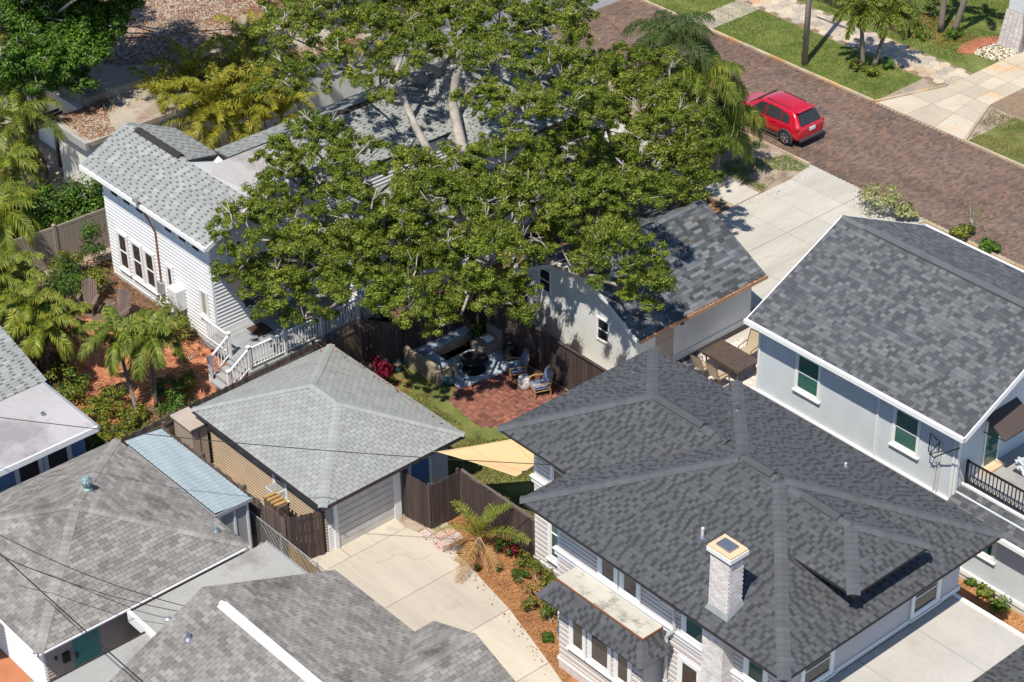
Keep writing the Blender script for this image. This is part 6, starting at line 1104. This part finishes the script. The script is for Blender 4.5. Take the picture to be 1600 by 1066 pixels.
GAPS = [(690, 150, 52), (735, 125, 40), (640, 225, 24), (600, 245, 30), (585, 300, 16), (500, 290, 16), (668, 392, 16), (560, 470, 14), (745, 470, 30), (470, 225, 18), (560, 180, 30), (620, 165, 34), (600, 450, 18), (510, 385, 14), (430, 395, 12), (800, 290, 16), (850, 440, 30), (690, 455, 14)]
zA = lambda x, y: 8.2-(y-200)/300*4.0-(.6 if x < 480 else 0)
def lobes(L, seed=1, r0=.45, step=.56):
    # every lobe is a dome: small leaf lumps over its upper surface, darker hollow below
    q = random.Random(seed); out = []
    for (a, b, z, R) in L:
        c = P(a, b, z); n = int(2.6*R*R/step**2*1.15)
        for i in range(n):
            u = 1-(i+.5)/n*1.25; ph = i*2.39996+q.random()*.5; s_ = math.sqrt(max(0, 1-u*u)); rr = R*q.uniform(.82, 1.08)
            out.append((c.x+rr*s_*math.cos(ph), c.y+rr*s_*math.sin(ph), c.z+rr*.78*u, r0*q.uniform(.75, 1.3)))
    return out
LA = [(395, 365, 1.35), (450, 300, 1.2), (425, 455, 1.15), (515, 405, 1.5), (550, 335, 1.25), (490, 225, 1.3), (610, 405, 1.5), (640, 475, 1.2), (690, 340, 1.6), (765, 405, 1.5), (735, 460, .9), (800, 340, 1.45), (705, 270, 1.2), (790, 255, 1.35), (860, 310, 1.4), (920, 345, 1.4), (985, 305, 1.15), (975, 410, 1.35), (1000, 455, .85), (560, 250, 1.05), (800, 465, .8), (475, 490, .7), (570, 445, .95), (440, 250, .8), (625, 265, .8), (690, 500, .6), (370, 415, .7), (620, 335, 1.0), (880, 385, .8), (660, 300, .8), (740, 310, .9), (470, 380, .8), (560, 395, .7), (840, 260, .8), (530, 290, .7), (650, 420, .8), (710, 410, .8), (940, 300, .8), (900, 290, .7)]
AL = [(a, b, zA(a, b)+random.uniform(-.5, .6), R) for a, b, R in LA]; A_ = lobes(AL, 3)
tree('oak_tree', 'broad live oak with pale limbs spreading over the deck and garages', (-2.85, .75, 0), 8, A_, hubs=[P(*q[:3]) for q in AL], extra=[([Vector((-5.2, 2.1, 5.4)), Vector((-6.8, 3.0, 6.5)), Vector((-6.75, 3.2, 7.6)), Vector((-6.2, 3.5, 9.2))], [.24, .22, .2, .17, .1]), ([Vector((-6.0, .6, 6.4)), Vector((-7.6, .8, 8.0)), Vector((-8.6, 2.4, 8.9))], [.2, .15, .11, .05]), ([Vector((-1.2, 2.2, 5.2)), Vector((.6, 2.0, 5.6)), Vector((2.2, 1.2, 5.4)), Vector((3.2, .6, 5.0))], [.2, .15, .12, .09, .05])], dens=5600, bare=.16, trunk=.36, leaf=.082, twig=2)
B_ = cl([(450, 40, 8, 1.0), (440, 105, 7.4, .85), (505, 25, 8.6, 1.1), (495, 95, 8.0, .9), (560, 45, 8.8, 1.1), (560, 115, 8, .85), (615, 20, 9, 1.0), (630, 85, 8.6, 1.0), (690, 35, 9.2, 1.1), (715, 85, 9.0, .75), (770, 25, 9.2, 1.1), (790, 90, 8.8, 1.0), (840, 45, 8.8, 1.1), (870, 85, 8.2, .9), (890, 30, 8.2, .8), (800, 150, 8.4, .9), (755, 145, 8.6, .75), (610, 140, 8.0, .6), (520, 150, 7.6, .6), (850, 135, 8.0, .8), (700, -20, 9, 1.2), (580, -25, 9, 1.2), (820, -20, 9, 1.2), (470, -20, 8.4, 1.0), (830, 195, 8.0, .9), (770, 200, 8.3, .6)])
BL = [(a, b, 8.6+random.uniform(-.5, .7), R) for a, b, R in ((455, 50, 1.3), (440, 125, 1.0), (520, 30, 1.4), (510, 110, 1.1), (580, 60, 1.4), (640, 20, 1.4), (650, 85, 1.2), (710, 45, 1.4), (780, 30, 1.4), (770, 100, 1.2), (850, 55, 1.4), (880, 110, 1.1), (820, 170, 1.15), (750, 160, .8), (590, 130, .8), (700, -20, 1.5), (580, -20, 1.5), (820, -15, 1.5), (460, -10, 1.3), (890, 15, 1.0), (900, 170, 1.0))]; B_ = lobes(BL, 4)
tree('oak_tree', 'tall live oak with pale bare limbs rising behind the long clapboard house', (-9.6, 4.6, 0), 6, B_, hubs=[P(*q[:3]) for q in BL], bare=.14, dens=5200, leaf=.082, twig=2, trunk=.36, fork=6.0)
C_ = cl([(925, 130, 7.0, .95), (975, 105, 7.0, .9), (1005, 165, 6.4, 1.0), (950, 190, 6.6, 1.0), (895, 185, 7.0, .9), (1040, 205, 5.8, .85), (1085, 240, 5.2, .6), (1015, 245, 5.8, .9), (945, 250, 6.2, .95), (885, 235, 7, .85), (1065, 285, 4.8, .65), (1090, 190, 5.4, .5), (1030, 310, 4.8, .55), (920, 75, 6.6, .5), (1000, 70, 6.0, .6)])
CL_ = [(a, b, 7-(b-60)/90+random.uniform(-.3, .4), R) for a, b, R in ((930, 125, 1.2), (985, 110, 1.15), (1005, 170, 1.2), (945, 195, 1.3), (1045, 205, 1.1), (1085, 245, .8), (1015, 250, 1.15), (950, 260, 1.2), (890, 230, 1.1), (1060, 290, .8), (1095, 195, .7), (1050, 150, .9), (1110, 235, .7), (1065, 245, .9), (1095, 285, .6), (1040, 105, .7), (1030, 300, .7), (970, 300, .7))]; C_ = lobes(CL_, 6)
tree('oak_tree', 'smaller oak with dense green foliage between the queen palms and gabled garage', (-4.2, 9.2, 0), 4, C_, hubs=[P(*q[:3]) for q in CL_], dens=5600, leaf=.082, twig=2, trunk=.22)
D_ = lobes([(a, b, z, R) for a, b, z, R in ((25, 25, 6.5, 1.5), (95, 20, 6.6, 1.5), (165, 15, 6.6, 1.2), (60, 80, 5.8, 1.4), (125, 70, 5.8, 1.3), (20, 120, 4.8, 1.1), (85, 130, 4.6, 1.0), (165, 55, 6.0, .9), (205, 0, 6.8, .8))], 8, .6, .8)+cl([(30, 30, 6.5, 1.0), (95, 25, 6.5, 1.3), (160, 20, 6.5, 1.0), (60, 85, 5.6, 1.2), (120, 75, 5.8, 1.2), (25, 115, 4.6, 1.0), (80, 125, 4.4, .8), (155, 60, 5.8, .6), (130, 110, 4.8, .5), (200, 5, 7, .7), (30, -20, 7, 1.4), (110, -20, 7, 1.4), (60, -60, 9.5, 1.5), (130, -70, 10, 1.6), (210, -65, 10, 1.5), (290, -60, 9.5, 1.4), (350, -55, 9, 1.2), (170, -35, 8, 1.0)]+fill([(0, -120), (350, -120), (350, -48), (0, -48)], 40, lambda x, y: 9.2, 1.0, [(120, -85, 22), (250, -90, 25)], 21))  # high clumps above the frame are added, unseen, to shade the flat roof
tree('shade_tree', 'bright green broadleaf tree with an added unseen top that shades the flat-roofed building', (-27.5, -4.9, 0), [(-26.5, -4.5, 5.0), (-28, -2, 5.4)], D_, 'leaf_bright', .14, 2400, .3, fork=3.4)
tree('shade_tree', 'leafy tree overhanging the far end of the leaf-strewn roof', (-20.6, 11.5, 2.72), [(-20.8, 10, 7.5)], [(-22, 8, 8.5, 1.6), (-20, 10, 9, 1.6), (-23.5, 10.5, 8.5, 1.6), (-21, 6, 8.4, 1.2), (-25, 7, 8, 1.2), (-18.5, 12, 9, 1.4)], 'leaf_bright', .15, 1500, .25, fork=3.0)
# ------------------------------------------------------------------ palms
palm('garden_palm', 'slender palm leaning over the brick terrace with plumed drooping fronds', (-4.9, -13.45, 0), (-6.3, -13.15, 2.75), 'adon', 15, .085, .06, 1.75, shaft=.35, m='frond_green', dead=1, ll=.46, lw=.045, nl=64, droop=.9, down=-60, spin=.4)
palm('garden_palm', 'straight palm beside the leaning one, in front of the deck steps', (-5.45, -12.4, 0), (-5.35, -12.4, 2.85), 'adon', 15, .085, .065, 1.75, shaft=.35, m='frond_green', dead=1, ll=.46, lw=.045, nl=64, droop=.9, down=-60, spin=1.7)
for i, (b, tp, lab) in enumerate((((-10.0, -14.9, 0), (-10.3, -14.4, 2.7), 'yellow-green palm rising behind the blue house roof'), ((-9.6, -14.4, 0), (-9.3, -14.5, 2.3), 'shorter yellow-green palm between the blue house and the garden chairs'), ((-12.2, -14.6, 0), (-12.6, -14.6, 2.9), 'yellow-green palm at the outer edge of the garden'))): palm('garden_palm', lab, b, tp, 'adony', 14, .08, .06, 1.75, shaft=.3, m='frond_yellow', dead=1, ll=.46, lw=.045, nl=60, droop=.9, down=-55, spin=i*1.3)
palm('young_palm', 'small yellowing palm with orange fronds in the mulch by the stepping tiles', (8.98, -9.2, 0), (8.95, -9.2, .75), 'cocos', 13, .10, .07, 1.95, m='frond_yellow', dead=7, ll=.5, lw=.018, nl=44, droop=.5, down=-30, plum=.1, spin=.9, upmin=80)
for (a, b, z), lab, sp, n_ in (((1052, 62, 6.4), 'tallest queen palm rising behind the oak beside the brick street', .3, 18), ((1098, 125, 5.2), 'queen palm drooping over the roof of the red car', 2.0, 20), ((1128, 178, 2.9), 'short queen palm whose fronds hide the front of the red car', 3.1, 18)):
    tp = px(a, b, z); palm('queen_palm', lab, (tp[0]-.1, tp[1]-.15, 0), tp, 'queen', n_, .15, .11, 2.5, m='frond_green' if z < 6 else 'frond_dark', ll=.66, lw=.034, nl=84, droop=1.25, down=-75, spin=sp, plum=.5)
k = 0
for i, (a, b, z, lab) in enumerate(((255, 165, 2.6, 'areca palm standing nearest the clapboard roof end, fronds over the sandy roof'), (300, 125, 3.2, 'tall areca palm with upright yellow fronds beside the leaf-strewn roof'), (335, 165, 3.0, 'areca palm in the thick of the clump behind the clapboard ridge'), (375, 115, 3.3, 'tall areca palm with golden fronds in the middle of the clump'), (410, 150, 3.2, 'areca palm leaning out of the clump toward the wing roof'), (310, 195, 2.2, 'low areca palm against the clapboard roof valley'), (365, 195, 2.2, 'low areca palm with drooping dry fronds beside the wing roof'), (440, 185, 2.4, 'areca palm partly under the oak at the wing roof'), (395, 75, 3.6, 'tallest areca palm at the back of the clump'))):
    tp = px(a, b, z); palm('areca_palm', lab, (tp[0]+.1, tp[1], 0), tp, 'areca', 17, .06, .04, 2.4, m='frond_gold', ll=.52, lw=.036, nl=56, droop=.6, down=-40, spin=i*.8, group='areca palms in a clump', upmin=84, dead=1)
for i, (x, y, z, lab) in enumerate(((-14.6, 5.4, 4.6, 'areca palm seen through the oak crown'), (-16.2, 8.5, 4.4, 'areca palm standing further behind the oak crown'))): palm('areca_palm', lab, (x, y, 0), (x, y, z), 'areca', 10, .07, .05, 1.9, m='frond_gold', ll=.5, lw=.04, nl=40, droop=.55, down=-35, upmin=84)
for (a, b, z), lab, sp, L_ in (((22, 190, 3.6), 'feathery palm arching over the pergola and planters', .2, 2.6), ((8, 262, 2.6), 'low feathery palm beside the paved court', 1.1, 2.0), ((2, 335, 2.4), 'feathery palm behind the vinyl fence', 2.2, 1.8), ((20, 55, 5.2), 'palm head emerging from the bright green tree', 3.0, 2.2), ((15, 140, 3.2), 'upright fan of palm fronds beside the white side wall', 4.0, 1.8)):
    tp = px(a, b, z); palm('feather_palm', lab, (tp[0], tp[1], 0), tp, 'feather', 16, .13, .09, L_, m='frond_yellow' if z < 3.6 else 'frond_green', ll=.62, lw=.04, nl=60, droop=1.0, down=-65, spin=sp, plum=.3)
for (a, b, z), lab in (((20, 440, 2.6), 'yellow-green palm crown pressed against the vinyl fence corner'), ((45, 500, 2.2), 'broad yellow-green palm crown over the blue house eave'), ((95, 520, 1.6), 'small yellow-green palm at the edge of the brick terrace')):
    tp = px(a, b, z); palm('garden_palm', lab, (tp[0]+.1, tp[1]+.1, 0), tp, 'adony', 14, .08, .06, 1.75, shaft=.3, m='frond_yellow', dead=1, ll=.46, lw=.045, nl=60, droop=.9, down=-55, spin=a)
for b, tp, lab, sp in (((-6.55, 27.5, 0), (-6.75, 27.35, 2.5), 'bushy foxtail palm on the far lawn, the nearer stem to the pole', .4), ((-6.15, 27.85, 0), (-5.75, 28.1, 2.4), 'bushy foxtail palm on the far lawn leaning toward the driveway', 1.5)): palm('foxtail_palm', lab, b, tp, 'foxtail', 17, .12, .08, 1.7, shaft=.4, m='frond_green', ll=.36, lw=.06, nl=60, droop=.5, down=-60, spin=sp, plum=1.4)
for b, tp, lab in (((-6.45, 33.0, 0), (-6.45, 33.0, 5.0), 'grey palm trunk in the far flower bed'), ((-5.9, 33.3, 0), (-5.0, 33.6, 4.8), 'leaning grey palm trunk beside the straight one')): palm('garden_palm', lab, b, tp, 'foxtail', 8, .16, .11, 1.4, m='frond_green', ll=.36, lw=.06, nl=60, plum=1.4)
# ------------------------------------------------------------------ shrubs and ground cover
for i in range(8):
    x = -16.0-.25*i-.1*(i % 2); y = -6.0-.78*i; bush('hedge_shrub', 'bright green hedge shrub behind the tan vinyl fence', 'shrub', (x-1.1, y+.1, 0), .85, 2.2+.25*(i % 3), 'leaf_bright', 2200, .14, 'hedge behind the vinyl fence')
for (x, y, r, h, m, lab) in ((-8.0, -14.6, .7, 1.0, 'leaf_croton', 'mixed yellow-green shrub by the flat white roof'), (-7.3, -15.6, .6, .8, 'leaf_yellow', 'yellow-green shrub below the flat white roof edge'), (-4.4, -12.2, .6, .9, 'leaf_hedge', 'green shrub at the foot of the straight palm'), (-3.5, -12.0, .6, .8, 'leaf_yellow', 'yellow-green shrub against the weathered fence'), (-5.3, -14.3, .65, .6, 'leaf_croton', 'low mixed shrub at the foot of the leaning palm'), (-4.3, -14.6, .6, .55, 'leaf_yellow', 'low yellow shrub in the garden bed by the fence'), (-3.6, -13.6, .6, .6, 'leaf_croton', 'low croton in the middle of the garden bed'), (-4.9, -15.6, .6, .5, 'leaf_croton', 'low croton next to the blue house corner'), (-3.2, -15.1, .5, .5, 'leaf_yellow', 'low yellow shrub beside the blue metal roof'), (-6.0, -15.7, .5, .6, 'leaf_yellow', 'yellow shrub between the terrace and flat roof'), (-13.9, -11.2, .7, 1.1, 'leaf_hedge', 'dark green shrub behind the slatted chair'), (-14.7, -10.4, .7, 1.2, 'leaf_hedge', 'dark shrub beside the vinyl fence post'), (-13.6, -10.0, .6, 1.0, 'leaf_yellow', 'yellow-green shrub between fence and slatted chairs'), (-15.6, -12.2, .8, 1.5, 'leaf_hedge', 'large green shrub at the outer fence'), (-15.2, -8.9, .4, 1.9, 'leaf_hedge', 'slim young tree staked against the vinyl fence'), (-9.0, -9.6, .5, 1.5, 'leaf_croton', 'leafy shrub below the white water heater'), (-8.4, -9.4, .4, 1.1, 'leaf_croton', 'climbing shrub by the heater pipes')): bush('garden_shrub', lab, 'shrub', (x, y, 0), r*1.2, h*1.1, m, 1300, .11)
for (px_, py_, r, h, m, lab) in ((155, 655, .6, .7, 'leaf_yellow', 'yellow-green shrub at the corner of the stained flat roof'), (178, 635, .6, .8, 'leaf_croton', 'spreading croton in the bed below the brick terrace'), (205, 660, .6, .6, 'leaf_yellow', 'low golden shrub beside the leaning palm trunk'), (265, 625, .6, .8, 'leaf_hedge', 'green shrub between the straight palm and garage fence'), (290, 610, .5, .7, 'leaf_yellow', 'yellow-tipped shrub close to the garage roof corner'), (100, 590, .6, .9, 'leaf_yellow', 'yellow-green shrub beside the shingle edge of the blue house'), (112, 615, .6, .8, 'leaf_hedge', 'dark green shrub above the flat roof edge'), (40, 415, .7, 1.3, 'leaf_hedge', 'green shrub below the vinyl fence panels'), (105, 430, .6, 1.1, 'leaf_yellow', 'yellow-green shrub behind the first slatted chair')): bush('garden_shrub', lab, 'shrub', px(px_, py_, 0), r, h, m, 1300, .11)
bush('dry_shrub', 'bare brown twiggy bush on the brick terrace', 'shrub', (-7.2, -9.9, .03), .6, .6, 'litter', 500, .07, stems=14)
for (px_, py_, r, h, m, lab) in ((795, 862,   .45, .6, 'leaf_hedge', 'round green shrub by the dark fence near the young palm'), (785, 858, .2, .35, 'leaf_ti', 'small red-flowered shrub behind the mulch'), (822, 880, .48, .6, 'leaf_croton', 'green and orange shrub beside the house corner'), (838, 905, .5, .7, 'leaf_croton', 'leafy croton below the house window'), (848, 940, .5, .85, 'leaf_croton', 'croton shrub at the corner of the bay'), (862, 972, .48, .7, 'leaf_hedge', 'dense green shrub in front of the bay'), (868, 925, .3, .5, 'leaf_croton', 'small croton close to the house wall')): bush('bed_shrub', lab, 'shrub', px(px_, py_, 0), r, h, m, 700, .09)
for (px_, py_, r, h, m, lab) in ((830, 955, .3, .45, 'leaf_croton', 'small orange-tipped shrub alone in the mulch below the bay'), (815, 905, .28, .4, 'leaf_hedge', 'low green shrub in the mulch beside the crotons'), (803, 870, .3, .45, 'leaf_ti', 'red-flowering shrub against the dark fence'), (855, 1000, .25, .3, 'leaf_hedge', 'small green plant at the driveway edge near the bay')): bush('bed_shrub', lab, 'shrub', px(px_, py_, 0), r, h, m, 500, .08)
for (px_, py_, lab) in ((720, 868, 'small blue-grey grass tuft in the mulch near the stepping tiles'), (747, 892, 'blue-grey grass tuft alone beside the driveway'), (780, 893, 'blue-grey grass tuft in the middle of the mulch')):
    p = px(px_, py_, 0); t = thing('grass_tuft', lab, 'plant', p); n = 160; a = RNG.uniform(0, 6.28, n); r_ = RNG.random(n)*.1; L_ = RNG.uniform(.2, .38, n); sp = RNG.uniform(.1, .55, n); bx, by = p[0]+r_*np.cos(a), p[1]+r_*np.sin(a)
    V = np.stack([np.stack([bx-.006*np.sin(a), by+.006*np.cos(a), np.zeros(n)], 1), np.stack([bx+.006*np.sin(a), by-.006*np.cos(a), np.zeros(n)], 1), np.stack([bx+np.cos(a)*sp*L_, by+np.sin(a)*sp*L_, L_], 1)], 1).reshape(-1, 3); fast('blades', V, 3, RNG.random(n)*.5, 'frond_dark', t)
t = thing('ti_plant', 'crimson ti plant beside the grey garage roof', 'plant', (-.75, -5.6, 0)); C, N, S = clump_leaves((-.75, -5.6, .8), (.3, .3, .5), 160, .3, subr=.5); fast('foliage', leafquads(C, N, .3, .28), 4, RNG.random(len(C)), 'leaf_ti', t); k = MB(); k.tube([(-.75, -5.6, 0), (-.75, -5.6, .8)], .02, 5); k.build('stem', 'bark', t)
for (x, y, r, h, m, lab) in ((4.75, -1.35, .4, .7, 'leaf_yellow', 'bright yellow-green plant at the end of the dark fence'), (-.9, -.95, .35, .9, 'leaf_hedge', 'green pot plant behind the sofa corner'), (2.6, -6.0, .35, .3, 'leaf_bright', 'broad green leaves on the lawn beside the garage roof')): bush('yard_plant', lab, 'plant', (x, y, 0), r, h, m, 260, .13)
for (px_, py_, r, h, m, lab) in ((1375, 335, .9, 1.3, 'leaf_pale', 'pale variegated shrub at the driveway edge'), (1415, 345, .5, .8, 'leaf_pale', 'smaller pale variegated shrub beyond the roof ridge'), (1520, 360, .9, 1.4, 'leaf_croton', 'thin twiggy shrub beside the brick street'), (1500, 372, .5, .5, 'leaf_yellow', 'low yellow plant along the street verge'), (1545, 392, .5, .4, 'leaf_bright', 'low green plant along the street verge')): bush('street_shrub', lab, 'shrub', px(px_, py_, 0), r, h, m, 1300 if 'twiggy' not in lab else 260, .13 if 'twiggy' not in lab else .07, stems=4 if 'twiggy' not in lab else 14)
for (px_, py_, r, h, m, lab) in ((1335, 112, .4, .6, 'leaf_yellow', 'low strappy plant at the foot of the foxtail palms'), (1385, 105, .45, .6, 'leaf_hedge', 'green clump beside the foxtail palms'), (1360, 118, .45, .45, 'leaf_yellow', 'yellow-green ground plant in the palm island'), (1425, 45, .5, 1.0, 'leaf_hedge', 'spiky green plant in the far flower bed'), (1455, 25, .5, .9, 'leaf_hedge', 'green bedding plant near the grey palm trunk'), (1490, 60, .5, .5, 'leaf_bright', 'low fern at the foot of the grey palm trunk'), (1440, 60, .5, .5, 'leaf_bright', 'low fern at the edge of the far flower bed'), (1410, 15, .7, 1.2, 'leaf_hedge', 'dense shrub behind the iron fence'), (1330, 5, .6, .9, 'leaf_yellow', 'yellow-green shrub by the iron fence'), (1150, 195, .8, .8, 'leaf_hedge', 'low shrub below the queen palm fronds'), (1108, 200, .7, 1.4, 'leaf_croton', 'shrub at the foot of the tall queen palm'), (1535, 930, .35, .4, 'leaf_yellow', 'round yellow-green plant in the side yard'), (1562, 955, .35, .4, 'leaf_bright', 'small bright plant beside the grey wall'), (1518, 915, .2, .25, 'leaf_bright', 'tiny green plant in the side yard mulch')): bush('border_plant', lab, 'shrub', px(px_, py_, 0), r, h, m, 340, .12)
bush('red_stand_in', 'red-leaved stand-in for a hanging red object half hidden under the oak beside the clapboard annex', 'shrub', px(672, 392, .0), .5, 1.2, 'leaf_ti', 400, .16)  # leaf clump stands in for a hanging red object
# grass, litter, mulch
turf('lawn_grass', 'patchy sunlit grass in the back yard between garage and house', [(-1.2, -7.2), (.3, -5.6), (.4, -4.2), (1.3, -4.9), (4.2, -4.9), (5.3, -3.2), (6, -1), (10.2, -3), (10.4, -8.1), (7.0, -8.1), (6.0, -7.2)], 420, 'grass_dry', .08, .006, .22)
turf('lawn_grass', 'green grass strip between the brick street and hexagon pavement', rect(-22, -3.8, 25.12, 28.5), 420, 'grass', .07, .006, 0); turf('lawn_grass', 'green grass east of the north driveway', [(1.6, 25.1), (8, 25.1), (8, 28.4), (.3, 28.4)], 380, 'grass_dry', .07, .006, .25, seed=5)
turf('lawn_grass', 'green front lawn beyond the hexagon pavement', [(-14, 30.7), (-2.7, 30.7), (-4.2, 32), (-4.6, 33.2), (-4, 34.5), (-4, 44), (-14, 44)], 330, 'grass', .08, .006, .18, seed=9); turf('verge_grass', 'weedy green tufts on the sandy verge beside the car', rect(-7, -1.55, 15.3, 18.4), 520, 'grass', .10, .006, .48, seed=4); turf('verge_grass', 'strip of grass between the grey house and street', rect(4.9, 22, 10.4, 18.1), 260, 'grass', .10, .006, .15, seed=6)
litter('mulch_chips', 'orange-brown bark mulch covering the bed beside the driveway', [(5.7, -9.66), (6.6, -9.6), (6.62, -10.0), (8.2, -10.0), (8.59, -9.76), (11.79, -10.34), (15.34, -11.32), (15.3, -10.2), (13.75, -10.1), (13.75, -8.25), (6.95, -8.35), (6.9, -9.2)], 12000, .01, .055, 'mulch_chip', cat='mulch', lift=.03, ratio=.35)
litter('leaf_litter', 'fallen brown leaves over the flat roof of the far building', rect(-36, -22.8, -4.1, 16), 60000, 3.362, .08, thr=.36, seed=8, scale=.5); litter('leaf_litter', 'fallen orange leaves on the lower flat roof', rect(-22.3, -19.5, -6, 14), 16000, 3.105, .075, thr=.38, seed=2, scale=.6)
litter('leaf_litter', 'brown leaf litter under the garden palms and shrubs', [(-16, -14), (-9.5, -15.5), (-8.6, -13.4), (-9.8, -13.2), (-11.5, -13.4), (-13.2, -11.9), (-11, -10.2), (-9, -9.3), (-7.2, -8.8), (-16, -7.5)], 9000, .01, .075, thr=.1, seed=12); litter('leaf_litter', 'brown litter in the planted bed behind the garage fence', [(-8.9, -16.4), (-2.5, -16.4), (-2.5, -10.6), (-5.4, -12.2), (-5.9, -13.2), (-4.9, -14.5)], 2600, .012, .09, thr=.1, seed=13)
litter('leaf_litter', 'orange leaves scattered beneath the oak along the fence', [(-2.6, -4), (-1.3, -4.2), (.2, -5), (-1.2, -7), (-2.6, -7)], 700, .012, .12); litter('leaf_litter', 'dry leaves over the shaded yard under the oak', rect(-6.8, 1.2, -3.2, 9.0), 4000, .01, .12, thr=.2, seed=22); litter('leaf_litter', 'leaf-covered ground beside the far row of palms', rect(-21, -13, -4.8, 14), 4500, .01, .13, thr=.25, seed=23)
litter('leaf_litter', 'reddish bark chips at the corner of the street driveway', [(-3.2, 10), (-1.45, 10), (-1.45, 12.9), (-2.8, 13.4)], 1500, .01, .09, 'mulch_chip', cat='mulch'); litter('leaf_litter', 'brown chips in the narrow yard beside the grey house', rect(20.1, 26, -2.2, 1.4), 2600, .01, .07, 'mulch_chip', cat='mulch', seed=31)
litter('leaf_litter', 'leaves and sand on the verge beside the car', rect(-12, -1.6, 15.2, 18.4), 1500, .01, .07, thr=.3, seed=33); litter('leaf_litter', 'dark mulch in the far flower bed', [(-8.5, 31.5), (-5, 31.6), (-4.6, 33.5), (-8.5, 35)], 1500, .01, .09, 'litter', cat='mulch', seed=34)
litter('fallen_leaves', 'a few brown leaves scattered over the garage driveway', [(6.3, -10.1), (8.6, -9.8), (11.8, -10.35), (15, -11.3), (15, -11.6), (11.7, -10.7), (8.6, -10.1)], 140, .034, .07); litter('fallen_leaves', 'a few brown leaves scattered over the street driveway', rect(-1.35, -.9, 8, 18), 60, .034, .07); litter('fallen_leaves', 'leaves gathered in the street gutter beside the kerb', rect(-18, 12, 18.68, 18.95), 500, .026, .06); litter('fallen_leaves', 'leaves gathered along the far kerb of the street', rect(-18, 12, 24.7, 24.92), 500, .026, .06)
litter('gravel', 'pale brown gravel strip beside the garage door', [(5.62, -9.72), (5.62, -9.5), (6.7, -9.35), (6.7, -9.62)], 700, .012, .045, 'gravel', cat='gravel', ratio=.8)
